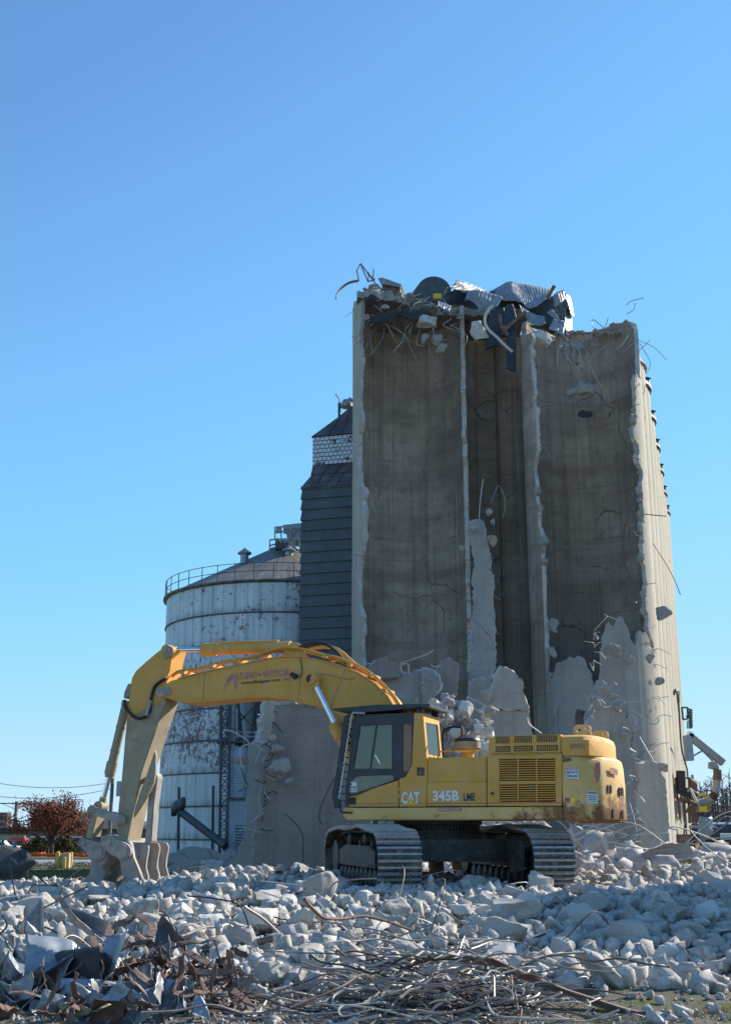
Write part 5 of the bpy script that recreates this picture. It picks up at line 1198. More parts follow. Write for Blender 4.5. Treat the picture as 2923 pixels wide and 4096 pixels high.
# ---------------------------------------------------------------- steel grain bin
BC = Vector((-5.75, 80.0, 0)); BR, BH = 7.85, 16.85; NRING = 9; RH = (BH - FARZ) / NRING
def bin_mat():
    g = G('peeling_white_bolted_steel'); co = g.co(); x, y, z = g.sep(co)
    th = g.math('ARCTAN2', y, x)
    zr_ = g.math('ADD', z, (BH - FARZ) / 2)
    ring = g.math('FLOOR', g.math('DIVIDE', zr_, RH)); fz = g.math('FRACT', g.math('DIVIDE', zr_, RH))
    u = g.math('ADD', g.math('MULTIPLY', th, 30 / 6.28318), g.math('MULTIPLY', g.math('MODULO', ring, 2), .5)); fu = g.math('FRACT', u)
    du = g.math('MINIMUM', fu, g.math('SUBTRACT', 1.0, fu))
    seam = g.ramp(du, .018, .008)
    fu2 = g.math('FRACT', g.math('MULTIPLY', u, 1.0)); d2 = g.math('ABSOLUTE', g.math('SUBTRACT', fu2, .5))
    d3 = g.math('MINIMUM', d2, g.math('ABSOLUTE', g.math('SUBTRACT', fu, .07)))
    fb = g.math('ABSOLUTE', g.math('SUBTRACT', g.math('FRACT', g.math('MULTIPLY', fz, 11)), .5))
    bolt = g.math('MULTIPLY', g.ramp(d3, .022, .012), g.ramp(fb, .26, .16))
    base = g.mix(g.ramp(g.noise(g.co((1.2, 1.2, .12)), 1.6, 6, .7), .35, .7), (.48, .51, .54), (.70, .735, .765))
    base = g.mix(g.math('MULTIPLY', g.ramp(g.noise(g.co((3, 3, .12)), 1.4, 6, .7), .52, .72), .55), base, (.22, .225, .23))
    # dirt under each ring lap, moss on the lowest edges
    lap = g.math('MULTIPLY', g.ramp(fz, .24, .0), g.ramp(g.noise(g.co((2.5, 2.5, .5)), 1.2, 5, .7), .38, .62))
    base = g.mix(g.math('MULTIPLY', lap, .8), base, (.10, .105, .085))
    # red primer showing through flaking paint, thickest on the middle rings
    rb = g.math('MULTIPLY', g.ramp(z, -6.5, -2.4, -.6, .05), 1.0)
    rb = g.math('ADD', rb, g.ramp(z, 1.5, 5.5, 0, -.09)); fl = g.noise(co, 3.2, 9, .76)
    fl = g.math('ADD', g.math('ADD', fl, g.math('MULTIPLY', g.noise(co, .55, 3), .34)), rb)
    peel = g.math('MULTIPLY', g.ramp(fl, .715, .735), g.ramp(g.noise(co, 10, 4, .7), .30, .48))
    base = g.mix(g.math('MULTIPLY', peel, .9), base, (.13, .035, .04))
    base = g.mix(g.math('MULTIPLY', seam, .75), base, (.09, .095, .1))
    base = g.mix(g.math('MULTIPLY', bolt, .8), base, (.07, .075, .08))
    g.bump(g.math('SUBTRACT', bolt, seam), .4, .02)
    return g.done(base, .5, .15)
M['binwall'] = bin_mat()
def roofmat():
    g = G('streaked_bin_roof'); co = g.co(); x, y, z = g.sep(co)
    th = g.math('ARCTAN2', y, x); rad_ = g.noise(g.co((1, 1, 1)), .6, 6, .7)
    st = g.n.new('ShaderNodeCombineXYZ'); g.l.new(g.math('MULTIPLY', th, 9), st.inputs[0]); g.l.new(g.math('MULTIPLY', z, .35), st.inputs[1])
    s_ = g.noise(st.outputs[0], 2.2, 6, .7)
    c = g.mix(g.ramp(s_, .38, .62), (.065, .068, .06), (.22, .215, .20))
    c = g.mix(g.math('MULTIPLY', g.ramp(rad_, .45, .6), .6), c, (.17, .145, .10))
    return g.done(c, .6, .25)
M['binroof'] = roofmat()
GB = thing('grain_bin', 'big round white steel grain bin with peeling paint and railed roof', 'grain bin', (BC.x, BC.y, FARZ))
prof = []
for k in range(NRING):
    r_ = BR + .035 * ((NRING - k) % 2); z0, z1 = FARZ + k * RH, FARZ + (k + 1) * RH
    prof += [(r_, z0), (r_, z1 - .03)]
MB().lathe(BC, prof, 120, 0, None, False).build('bin_wall', 'binwall', GB, angle=20)
for k in range(1, NRING): MB().lathe(BC + up * (FARZ + k * RH - .05), [(BR, -.05), (BR + .09, -.04), (BR + .09, .04), (BR, .05)], 100, 0, None, False).build('ring_lap', 'galv_dark', GB)
MB().lathe(BC + up * BH, [(BR + .12, -.12), (BR + .28, -.05), (BR + .28, .05), (BR + .02, .12), (1.1, 3.7), (1.0, 3.85)], 120).build('bin_roof', 'binroof', GB, angle=20)
rl = MB(); NP = 40
for k in range(NP):
    a = 6.2832 * k / NP; p = BC + Vector(((BR + .15) * math.cos(a), (BR + .15) * math.sin(a), BH))
    rl.beam(p, p + up * 1.15, .05, .05)
for h_ in (.6, 1.12): rl.tube([BC + Vector(((BR + .15) * math.cos(6.2832 * k / 80), (BR + .15) * math.sin(6.2832 * k / 80), BH + h_)) for k in range(81)], .024, 6, 0, False)
rl.build('roof_railing', 'galv_dark', GB)
def vent(px, py, Y):
    p = atY(px, py, Y) + up * .3
    MB().lathe(p, [(.28, -.55), (.28, .15), (.46, .17), (.48, .25), (.1, .52), (.03, .6)], 18).build('roof_vent', 'steel', GB)
vent(*zw(722, 1325), 77.0); vent(*zw(1060, 1305), 77.5)
# catwalk and conveyor at the peak
cwk = thing('catwalk', 'galvanised catwalk with a round conveyor reaching the bin peak', 'catwalk', tuple(atY(*zw(1060, 1240), 79)))
def zwY(x, y, Y=78.5): return atY(*zw(x, y), Y)
MB().prism([zwY(955, 1155), zwY(1240, 1140), zwY(1240, 1160), zwY(955, 1172)], Vector((0, 2.0, 0))).build('catwalk_deck', 'steel', cwk)
MB().tube([zwY(1020, 1085, 79.3), zwY(1240, 1062, 79.3)], .33, 20).build('conveyor_tube', 'steel', cwk)
MB().prism([zwY(1040, 1100, 79.0), zwY(1240, 1085, 79.0), zwY(1240, 1140, 79.0), zwY(1045, 1140, 79.0)], Vector((0, .6, 0))).build('conveyor_trough', 'sheet', cwk)
MB().prism([zwY(962, 1075), zwY(1003, 1068), zwY(1003, 1112), zwY(962, 1115)], Vector((0, .05, 0))).build('end_panel', 'sheet', cwk)
rr_ = MB()
for a, b in (((955, 1068), (1240, 1045)), ((955, 1105), (1240, 1090)), ((955, 1068), (955, 1160)), ((1003, 1064), (1003, 1158)), ((1068, 1058), (1068, 1155)), ((1130, 1052), (1130, 1150)), ((915, 1165), (960, 1160)), ((915, 1165), (915, 1255)), ((915, 1210), (960, 1195)), ((960, 1195), (1030, 1195)), ((960, 1195), (960, 1240)), ((1025, 1160), (1025, 1240)), ((1065, 1165), (1065, 1245)), ((1105, 1165), (1105, 1265)), ((1145, 1170), (1145, 1290)), ((1065, 1245), (1145, 1300)), ((1065, 1200), (1145, 1250)), ((970, 1150), (1020, 1200)), ((1060, 1160), (1020, 1200))):
    for dY in (0, 2.0): rr_.beam(zwY(*a, 78.5 + dY), zwY(*b, 78.5 + dY), .09, .09)
rr_.build('catwalk_railing', 'steel', cwk)
MB().prism([zwY(1055, 1160), zwY(1095, 1160), zwY(1095, 1240), zwY(1060, 1240)], Vector((0, .6, 0))).build('spout', 'sheet', cwk)
MB().box(zwY(992, 1215), (.6, .6, .5)).build('motor', 'galv_dark', cwk, bevel=.05)

# ---------------------------------------------------------------- the dark clad tower beside the open bin
def siding_mat():
    g = G('dark_blue_grey_lap_siding'); co = g.world()
    c = g.mix(g.ramp(g.noise(g.world((1, 1, .5)), 1.0, 6, .7), .3, .7), (.062, .075, .088), (.10, .115, .13))
    c = g.mix(g.math('MULTIPLY', g.ramp(g.noise(co, 18, 3), .45, .65), .25), c, (.15, .16, .17))
    return g.done(c, .65, .1)
def roofrust_mat():
    g = G('weathered_seamed_roofing'); co = g.world()
    c = g.mix(g.ramp(g.noise(co, .8, 6, .7), .4, .62), (.075, .06, .06), (.15, .135, .135))
    c = g.mix(g.ramp(g.noise(co, 1.6, 6, .7), .6, .7, 0, .7), c, (.12, .05, .035))
    return g.done(c, .6, .2)
def shingle_mat():
    g = G('white_metal_shingles'); co = g.co(); r = g.rand()
    c = g.mix(g.ramp(g.noise(g.world(), 2.2, 6, .7), .3, .7), (.52, .54, .56), (.74, .76, .78))
    big = g.noise(g.world((1.1, 1.1, 1.6)), 1.35, 2, .5); fine = g.noise(g.world(), 7, 5, .7)
    c = g.mix(g.ramp(g.math('ADD', g.math('MULTIPLY', big, .7), g.math('MULTIPLY', fine, .4)), .62, .66), c, (.18, .085, .04))
    return g.done(c, .5, .1)
M['siding'] = siding_mat(); M['seamroof'] = roofrust_mat(); M['shingle'] = shingle_mat()
TW = thing('siding_tower', 'narrow dark lap sided tower with a white shingle band under its roof', 'tower', (-1.5, 69, FARZ))
TO = atY(1207, 2200, 69.6); TO.z = 0
TWID, TDEP = 7.5, 4.5
def tw(e, d, z): return TO + ED * e + DD * d + up * z
zT = lambda y: atY(1207, y, 69.6).z
zs0, zs1 = zT(2700), zT(1955)
MB().prism([tw(0, 0, FARZ), tw(TWID, 0, FARZ), tw(TWID, TDEP, FARZ), tw(0, TDEP, FARZ)], up * (zs1 - FARZ)).build('tower_wall', 'siding', TW, smooth=False)
nb = int((zs1 - FARZ) / .66)
for k in range(nb):
    z = FARZ + (zs1 - FARZ) * k / nb; h_ = (zs1 - FARZ) / nb
    mb = MB()
    mb.prism([tw(-.10, -.10, z - .03), tw(-.015, -.015, z + h_ - .035), tw(TWID, -.015, z + h_ - .035), tw(TWID, -.10, z - .03)], DD * .012)
    mb.prism([tw(-.10, -.10, z - .03), tw(-.015, -.015, z + h_ - .035), tw(-.015, TDEP, z + h_ - .035), tw(-.10, TDEP, z - .03)], ED * .012)
    mb.build('siding_board', 'siding', TW, smooth=False)
MB().prism([tw(-.08, -.08, zs1 - .1), tw(TWID, -.08, zs1 - .1), tw(TWID, -.08, zs1 + .15), tw(-.08, -.08, zs1 + .15)], DD * .1).build('eave_strip', 'seamroof', TW, smooth=False)
zk, zh, ztop = zT(1895), zT(1853), zT(1737)
sk = MB()
sk.add([tw(-.12, -.12, zs1), tw(TWID, -.12, zs1), tw(TWID, TDEP, zs1), tw(-.12, TDEP, zs1), tw(.42, .42, zk), tw(TWID, .42, zk), tw(TWID, TDEP - .4, zk), tw(.42, TDEP - .4, zk)], [(0, 1, 5, 4), (1, 2, 6, 5), (2, 3, 7, 6), (3, 0, 4, 7), (4, 5, 6, 7), (0, 3, 2, 1)])
sk.add([tw(.38, .38, zk), tw(TWID, .38, zk), tw(TWID, TDEP, zk), tw(.38, TDEP, zk), tw(.40, .75, zh + .1), tw(TWID, .75, zh + .1), tw(TWID, TDEP, zh + .1), tw(.40, TDEP, zh + .1)], [(0, 1, 5, 4), (1, 2, 6, 5), (2, 3, 7, 6), (3, 0, 4, 7), (4, 5, 6, 7)])
for e in (1.1, 1.95, 2.8, 3.65): sk.beam(tw(e, .36, zk), tw(e + .5, .74, zh + .1), .05, .06)
for e in (.8, 1.5, 2.2, 2.9, 3.6): sk.beam(tw(e, -.13, zs1), tw(e + .35, .41, zk), .05, .06)
sk.build('skirt_roof', 'seamroof', TW, smooth=False)
MB().prism([tw(.42, .72, zh - .3), tw(TWID, .72, zh - .3), tw(TWID, TDEP, zh - .3), tw(.42, TDEP, zh - .3)], up * (ztop - zh + .3)).build('upper_wall', 'galv_dark', TW, smooth=False)
shg = MB(); nr = 7; sw_ = .29
for k in range(nr):
    z = zh + .02 + (ztop - zh - .04) * k / nr; h_ = (ztop - zh) / nr
    for q in range(int(TWID / sw_)):
        e = .42 + q * sw_ + (.145 if k % 2 else 0) - .12
        e0 = max(.42, e + .02); e1_ = e + sw_ - .02
        if e1_ - e0 > .08: shg.prism([tw(e0, .66, z + .015), tw(e1_, .66, z + .015), tw(e1_, .70, z + h_ - .02), tw(e0, .70, z + h_ - .02)], DD * .012)
    for q in range(12):
        d = .72 + q * sw_; shg.prism([tw(.36, d + .02, z + .015), tw(.36, d + sw_ - .02, z + .015), tw(.40, d + sw_ - .02, z + h_ - .02), tw(.40, d + .02, z + h_ - .02)], ED * .012)
shg.build('shingle', 'shingle', TW, smooth=False)
rt = MB(); zr2, zr3 = atY(1330, 1668, 71.2).z, atY(1380, 1634, 71.5).z
rt.add([tw(.30, .6, ztop), tw(TWID, .6, ztop), tw(TWID, TDEP, ztop), tw(.30, TDEP, ztop), tw(1.8, 1.9, zr2), tw(TWID, 1.9, zr2), tw(TWID, 3.2, zr2), tw(1.8, 3.2, zr2), tw(2.45, 2.2, zr3), tw(TWID, 2.2, zr3), tw(TWID, 2.9, zr3), tw(2.45, 2.9, zr3)],
    [(0, 1, 5, 4), (1, 2, 6, 5), (2, 3, 7, 6), (3, 0, 4, 7), (4, 5, 9, 8), (5, 6, 10, 9), (6, 7, 11, 10), (7, 4, 8, 11), (8, 9, 10, 11)])
for e in (1.4, 2.3, 3.2): rt.beam(tw(e, .6, ztop + .02), tw(1.3 + e * .45, 1.9, zr2 + .02), .05, .06)
rt.build('tower_roof', 'seamroof', TW, smooth=False)
def w71(x, y, Y=71.0): return atY(*zw(x, y), Y)
MB().tube([w71(1446, 240), w71(1446, 120)], .09, 8).tube([w71(1446, 130), w71(1447, 95), w71(1440, 80), w71(1416, 50)], .035, 6).build('mast', 'galv_dark', TW)
MB().lathe(w71(1500, 140, 71.4), [(.4, -.1), (.42, .1), (.2, .4)], 16).tube([w71(1490, 140, 71.4), w71(1540, 90, 71.4)], .2, 12).build('roof_vent', 'steel', TW)

# ---------------------------------------------------------------- hoppers, mast, tank and auger between bin and slab
def v5(x, y, Y=66.0): return atY(*z5(x, y), Y)
LM = thing('lattice_mast', 'slim dark lattice mast between the white bin and the corrugated tank', 'mast', tuple(v5(520, 1640)))
lt = MB()
corner = [(0, 0), (.46, 0), (.46, .46), (0, .46)]
b0, t0 = v5(498, 1660), v5(515, 540)
for cx, cy in corner: lt.beam(b0 + Vector((cx, cy, 0)), t0 + Vector((cx, cy, 0)), .09, .09)
NL = 16
for k in range(NL):
    z0_, z1_ = k / NL, (k + 1) / NL
    for i in range(4):
        a, b = corner[i], corner[(i + 1) % 4]
        if k % 2: a, b = b, a
        p = b0.lerp(t0, z0_) + Vector((a[0], a[1], 0)); q = b0.lerp(t0, z1_) + Vector((b[0], b[1], 0))
        lt.beam(p, q, .05, .05); lt.beam(b0.lerp(t0, z1_) + Vector((a[0], a[1], 0)), q, .045, .045)
lt.build('lattice', 'galv_dark', LM)
CT = thing('corrugated_tank', 'round corrugated steel tank on a blue grey louvred base box', 'tank', tuple(v5(625, 1640)))
tc, tt = v5(625, 1250, 67.2), v5(625, 885, 67.2); tr0 = (v5(700, 1250, 67.2) - v5(548, 1250, 67.2)).length / 2
pr_ = []; nrib = 26
for k in range(nrib * 2 + 1): pr_.append((tr0 + (.045 if k % 2 else -.0), (tt.z - tc.z) * k / (nrib * 2)))
MB().lathe(tc, pr_, 40).build('tank_shell', 'corrug', CT, angle=15)
MB().lathe(Vector((tc.x, tc.y, v5(625, 1640).z)), [(tr0 * .98, 0), (tr0 * .98, tc.z - v5(625, 1640).z)], 32).build('tank_base', 'galv_dark', CT)
bx = MB().prism([v5(562, 1262), v5(700, 1262), v5(700, 1680), v5(555, 1680)], Vector((0, 1.0, 0))); bxo = bx.build('base_box', 'bluebox', CT, bevel=.02)
MB().prism([v5(558, 1250, 65.9), v5(704, 1250, 65.9), v5(704, 1264, 65.9), v5(556, 1264, 65.9)], Vector((0, 1.2, 0))).build('box_cover', 'galv_dark', CT)
for k in range(9):
    y = 1452 + k * 22; MB().prism([v5(620, y, 65.97), v5(695, y, 65.97), v5(695, y + 14, 65.85), v5(620, y + 14, 65.85)], up * .02).build('louvre', 'bluebox', bxo, smooth=False)
MB().prism([v5(618, 1445, 65.98), v5(698, 1445, 65.98), v5(698, 1650, 65.98), v5(618, 1650, 65.98)], Vector((0, .01, 0))).build('louvre_recess', 'black', bxo, smooth=False)
HP = thing('hopper_tower', 'dark steel frame holding two cone hoppers above the corrugated tank', 'hopper', tuple(v5(650, 850)))
def cone(x, y0, y1, y2, w0, w1, Y, mat='galv_dark', nm='cone_hopper'):
    a, b, c = v5(x, y0, Y), v5(x, y1, Y), v5(x, y2, Y); k = Y / 4862 * .5542
    MB().lathe(Vector((a.x, a.y, 0)), [(w1 * k, c.z), (w0 * k, b.z), (w0 * k, a.z)], 28).build(nm, mat, HP)
cone(712, 400, 560, 830, 62, 22, 69.5, 'bluebox'); cone(566, 380, 560, 680, 30, 14, 68, 'steel')
MB().tube([v5(600, 300, 67), v5(600, 890, 67)], .19, 14).build('down_pipe', 'steel', HP)
MB().tube([v5(566, 660, 67), v5(566, 830, 67)], .12, 12).build('down_pipe', 'galv_dark', HP)
hf = MB()
for x in (510, 640, 775): hf.beam(v5(x, 380, 68.4), v5(x, 890, 68.4), .12, .12)
for a, b in (((480, 840), (800, 830)), ((545, 905), (800, 890)), ((640, 620), (775, 780)), ((775, 560), (650, 700)), ((640, 560), (775, 560)), ((560, 680), (545, 840))): hf.beam(v5(*a, 68.0), v5(*b, 68.0), .09, .09)
hf.build('hopper_frame_steel', 'galv_dark', HP)
MB().prism([v5(475, 835, 66.6), v5(720, 838, 66.6), v5(720, 850, 66.6), v5(475, 850, 66.6)], Vector((0, 2.2, 0))).build('platform', 'galv_dark', HP)
rr2 = MB()
for a, b in (((545, 770), (800, 775)), ((545, 805), (800, 808)), ((545, 770), (545, 850)), ((680, 770), (680, 880)), ((610, 770), (610, 840)), ((760, 770), (760, 840))): rr2.beam(v5(*a, 66.6), v5(*b, 66.6), .045, .045)
rr2.build('platform_railing', 'steel', HP)
MB().prism([v5(640, 380, 70.8), v5(860, 380, 70.8), v5(860, 1700, 70.8), v5(700, 1700, 70.8), v5(640, 900, 70.8)], Vector((0, .3, 0))).build('shed_wall', 'galv_dark', None, 'dark shed wall in the gap behind the cone hoppers', 'wall', smooth=False)
AG = thing('auger', 'dark grey auger leaning down against the lattice mast', 'auger', tuple(v5(540, 1590, 65)))
MB().tube([v5(205, 1335, 67), v5(545, 1595, 65)], .21, 14).build('auger_tube', 'galv_dark', AG)
MB().lathe(v5(205, 1312, 67), [(.3, -.45), (.42, -.3), (.42, .3), (.3, .45)], 18, 0, (up, Vector((0, 1, 0)), Vector((.8, -.3, .4)).normalized())).build('auger_head', 'galv_dark', AG)
MB().tube([v5(225, 1295, 66.8), v5(205, 1370, 66.8)], .12, 10).build('auger_spout', 'galv_dark', AG)
for x, y, lb in ((208, 1170, 'dull steel post standing by the auger head'), (455, 1160, 'dull steel post before the white bin near the lattice mast')):
    p, q = v5(x - 4, 1700, 69), v5(x + 3, y, 69); MB().beam(p, q, .2, .14).beam(p, p + Vector((0, 0, .06)), .4, .4).build('steel_post', 'galv_dark', None, lb, 'post')
for k, (pts, lb) in enumerate((([(100, 1700), (140, 1650), (240, 1615), (330, 1600), (430, 1610), (520, 1660), (540, 1740), (80, 1780)], 'long low broken slab lying before the white bin'), ([(500, 1700), (530, 1650), (590, 1615), (630, 1630), (620, 1680), (560, 1760)], 'tilted grey slab piece beside the tank base'), ([(140, 1740), (250, 1690), (420, 1700), (460, 1780), (150, 1800)], 'nearer low slab of the debris before the white bin'))):
    wall_slab(z5, pts, 60.0 - 1.5 * k, lb, 1.2, .1, 'outer_grey', 5, 18, 70 + k, tilt=.5)
# ---------------------------------------------------------------- platform and loading spout on the sunlit side of the elevator
def vp(x, y, Y=85.0): return atY(*zp(x, y), Y)
PF = thing('loading_platform', 'rusty caged loading platform hung on the sunlit bins', 'platform', tuple(vp(560, 1500)))
pm = MB()
x0, x1 = 432, 612
YA_, YB_ = 72.5, 80.5
def pp(x, y, far=False):                    # near row, and the row at the far end of the platform
    return atY(*zp(x, y), YA_)
farv = atY(*zp(700, 1330), YB_) - atY(*zp(600, 1130), YA_)
for a, b in (((432, 1130), (612, 1130)), ((440, 1260), (612, 1262)), ((450, 1390), (620, 1390)), ((432, 1130), (450, 1395)), ((448, 1130), (462, 1395)), ((540, 1130), (545, 1390)), ((600, 1130), (612, 1395)), ((612, 1130), (622, 1395)), ((505, 1260), (505, 1390)), ((575, 1260), (580, 1390))):
    pm.beam(pp(*a), pp(*b), .10, .10)
e0 = pp(612, 1130); dirv = (Vector((e0.x + 2.6, YB_, e0.z)) - e0)
for k in range(12):
    q = dirv * (k / 11); pm.beam(pp(618, 1400) + q, pp(606, 1132) + q, .09, .09)
for y in (1132, 1262, 1395): pm.beam(pp(612, y), pp(612, y) + dirv, .09, .09)
pm.build('platform_cage', 'rust', PF)
MB().prism([pp(455, 1392), pp(622, 1392), pp(622, 1410), pp(455, 1410)], dirv).build('platform_deck', 'rust', PF)
lg = MB()
for k, (x, y0, y1) in enumerate(((478, 1410, 1650), (520, 1410, 1675), (560, 1400, 1690), (590, 1420, 1700), (610, 1420, 1720))): lg.beam(pp(x, y0) + dirv * (.2 * k), pp(x + 12, y1) + dirv * (.2 * k), .13, .13)
for k in range(4): lg.beam(pp(620, 1410) + dirv * (.1 + .28 * k), pp(560, 1560) + dirv * (.1 + .28 * k), .1, .1)
lg.build('platform_leg', 'rust', PF)
MB().prism([pp(455, 1185), pp(530, 1185), pp(540, 1300), pp(455, 1290)], Vector((0, 1.2, 0))).build('dark_cabinet', 'black', PF)
MB().tube([pp(500, 1040), pp(505, 1290)], .28, 12).build('stack_pipe', 'black', PF)
ch = MB()
ch.beam(pp(460, 1275), pp(600, 1350), .3, .35); ch.build('slanted_beam', 'black', PF)
MB().tube([pp(612, 1255), pp(660, 1350), pp(705, 1430)], .09, 8).build('pale_pipe', 'pipewhite', PF)
MB().tube([vp(592, 1130), vp(640, 1128), vp(645, 1105)], .05, 6).lathe(vp(649, 1160), [(.34, -.28), (.30, -.02), (.1, .1), (.1, .4)], 14).build('yard_lamp', 'sheet', None, 'small bell shaped lamp on an arm above the rusty platform', 'lamp')
yb = MB()
for a, b in (((690, 1340), (825, 1338)), ((825, 1338), (828, 1400)), ((700, 1400), (845, 1398)), ((700, 1470), (848, 1468)), ((705, 1500), (850, 1500)), ((705, 1535), (850, 1535)), ((845, 1398), (850, 1540)), ((700, 1340), (705, 1540))): yb.beam(vp(*a, 93), vp(*b, 93), .16, .2)
for y in (1470, 1505): yb.prism([vp(705, y, 93.3), vp(850, y, 93.3), vp(850, y + 28, 93.3), vp(705, y + 28, 93.3)], Vector((0, .1, 0)))
yb.build('yellow_gangway', 'bollard', None, 'yellow painted gangway frame beyond the rusty platform', 'gangway')
LS = thing('loading_spout', 'grey slanted loading spout with a hanging ribbed downpipe', 'spout', tuple(vp(600, 570)))
for a, b, w_, nm in (((585, 570), (655, 612), .5, 'spout_cover'), ((590, 590), (1030, 945), .62, 'spout_trough')):
    MB().beam(vp(*a, 88), vp(*b, 88), .55, w_ * .8).build(nm, 'sheet' if nm != 'spout_cover' else 'white', LS, bevel=.03)
MB().beam(vp(580, 600, 88), vp(612, 915, 88), .6, .55).build('spout_leg', 'steel', LS, bevel=.03)
MB().beam(vp(625, 870, 88), vp(780, 785, 88), .12, .12).beam(vp(720, 735, 88), vp(900, 920, 88), .1, .1).build('spout_brace', 'steel', LS)
MB().prism([vp(878, 925, 87.6), vp(935, 925, 87.6), vp(980, 985, 87.6), vp(982, 1025, 87.6), vp(935, 1015, 87.6), vp(876, 1005, 87.6)], Vector((0, .8, 0))).build('spout_head', 'sheet', LS, bevel=.03)
dpth = [vp(*p, 88) for p in ((957, 1025), (960, 1070), (955, 1150), (945, 1250), (930, 1320), (905, 1370), (850, 1415), (780, 1435), (720, 1440))]
MB().tube(spline(dpth, 6), .27, 16).build('ribbed_downpipe', 'sheet', LS)
for t in (0, .14, .5, .6): p = dpth[min(8, int(t * 8))]; q = dpth[min(8, int(t * 8) + 1)]; MB().tube([p, p + (q - p).normalized() * .5], .30, 16).build('pipe_band', 'rust', LS)
ww = MB()
LD = thing('wall_ladder', 'dark caged ladder and conduits running up the sunlit bins', 'ladder', tuple(vp(500, 900)))
for pts in (((430, 20), (470, 150), (490, 480), (505, 700), (540, 880), (580, 1020), (590, 1130)), ((455, 100), (480, 300), (492, 500), (512, 760), (560, 960))):
    ww.tube(spline([atY(*zp(*p), 70 + 4 * min(1, p[1] / 900)) for p in pts], 5), .05, 6)
for k in range(5): ww.beam(vp(405, 40 + k * 12, 70), vp(432, 42 + k * 12, 70), .05, .05)
for k in range(8): ww.beam(vp(460, 50 + k * 17, 70), vp(490, 55 + k * 17, 70), .05, .05)
ww.build('conduit', 'galv_dark', LD)
cg = MB()
for a, b in (((515, 250), (585, 250)), ((585, 250), (590, 390)), ((515, 250), (530, 400)), ((530, 400), (590, 390)), ((590, 265), (625, 280)), ((625, 280), (640, 500)), ((600, 290), (625, 505)), ((565, 365), (600, 362))): cg.beam(vp(*a, 90), vp(*b, 90), .12, .12)
for k in range(9): cg.beam(vp(575, 420 + k * 11, 90), vp(640, 405 + k * 13, 90), .05, .05)
for k in range(9): cg.tube([vp(618, 270 + k * 26, 90), vp(640 + k, 280 + k * 26, 90), vp(648, 290 + k * 25, 90)], .045, 5)
cg.build('ladder_cage', 'galv_dark', LD)
for pts, lb in ((((550, 1720), (540, 1850), (560, 1900)), 'first'), (((560, 1690), (580, 1900)), 's'), (((615, 1720), (635, 1880)), 't')): MB().tube([vp(*p, 73) for p in pts], .05, 6).build('conduit', 'black', LD)
MB().box(vp(480, 1912, 68), (1.4, .3, .7)).build('brick_patch', 'rust', LD, smooth=False)
wall_slab(zp, [(-60, 2130), (120, 2010), (300, 1950), (520, 1920), (600, 1910), (650, 1950), (690, 2020), (685, 2090), (640, 2110), (420, 2150), (200, 2210), (60, 2260), (-70, 2230)], 29.5, 'long thick concrete beam piece lying on the rubble at the elevator corner', .5, .15, 'outer_grey', 5, 22, 91, tilt=.35, bulge=.3)

# ---------------------------------------------------------------- far background
def brick_mat(name, c1_, c2_):
    g = G(name); t = g.n.new('ShaderNodeTexBrick'); g.l.new(g.co((1, 1, 1)), t.inputs[0])
    t.inputs['Color1'].default_value = (*c1_, 1); t.inputs['Color2'].default_value = (*c2_, 1); t.inputs['Mortar'].default_value = (.2, .18, .16, 1); t.inputs['Scale'].default_value = 4
    return g.done(g.mix(g.ramp(g.noise(g.co(), 1, 4), .3, .7, 0, .3), t.outputs[0], c2_), .9)
M['brick'] = brick_mat('dark_brown_brick', (.10, .065, .05), (.14, .085, .065))
M['tanwall'] = simple('tan_plaster', (.42, .35, .25), .9, 0, .1, 1)
M['shinglroof'] = simple('dark_shingle_roof', (.055, .05, .048), .9, 0, .2, 3)
M['bluefascia'] = simple('navy_fascia', (.02, .03, .06), .6, 0, .1)
M['doorblue'] = simple('pale_blue_door', (.45, .55, .68), .6, 0, .05)
M['carred'] = simple('red_car_paint', (.30, .02, .03), .3, 0, .05)
M['carwhite'] = simple('white_car_paint', (.7, .72, .75), .3, 0, .05)
M['carglass'] = simple('dark_window_glass', (.02, .025, .03), .1, 0, .05)
M['bark'] = simple('grey_brown_bark', (.07, .055, .045), .95, 0, .25, 6)
M['pole'] = simple('weathered_pole_wood', (.17, .16, .15), .95, 0, .2, 3)
def leaf_mat(name, a, b):
    g = G(name); co = g.world(); c = g.mix(g.ramp(g.noise(co, 1.1, 5, .7), .35, .65), a, b)
    c = g.mix(g.ramp(g.noise(co, 6, 3), .45, .6, 0, .6), c, tuple(x * .5 for x in a)); return g.done(c, .8, 0, .2)
M['redleaf'] = leaf_mat('russet_leaves', (.15, .05, .035), (.30, .105, .05))
M['greenleaf'] = leaf_mat('olive_leaves', (.05, .06, .02), (.10, .10, .035))
M['grass'] = leaf_mat('dry_and_green_grass', (.10, .12, .035), (.26, .21, .10))
M['twig'] = simple('bare_grey_twigs', (.13, .105, .095), .95, 0, .2, .3)
HS = thing('brick_house', 'low dark brick house with a dark roof behind the russet tree', 'house', (-36, 138, FARZ))
def vb(x, y, Y): return atY(*zl(x, y), Y)
hx0, hx1 = vb(390, 900, 138).x, vb(2300, 900, 138).x; hz1 = vb(0, 640, 138).z; hzr = vb(0, 372, 143).z
MB().prism([(hx0, 138, FARZ), (hx1, 138, FARZ), (hx1, 148, FARZ), (hx0, 148, FARZ)], (0, 0, hz1 - FARZ)).build('wall', 'brick', HS, smooth=False)
mb = MB(); mb.add([(hx0 - .6, 137.4, hz1), (hx1 + .6, 137.4, hz1), (hx1 + .6, 148.6, hz1), (hx0 - .6, 148.6, hz1), (hx0 + 5, 143, hzr), (hx1 - 5, 143, hzr)], [(0, 1, 5, 4), (1, 2, 5), (2, 3, 4, 5), (3, 0, 4), (3, 2, 1, 0)])
mb.build('roof', 'shinglroof', HS, smooth=False)
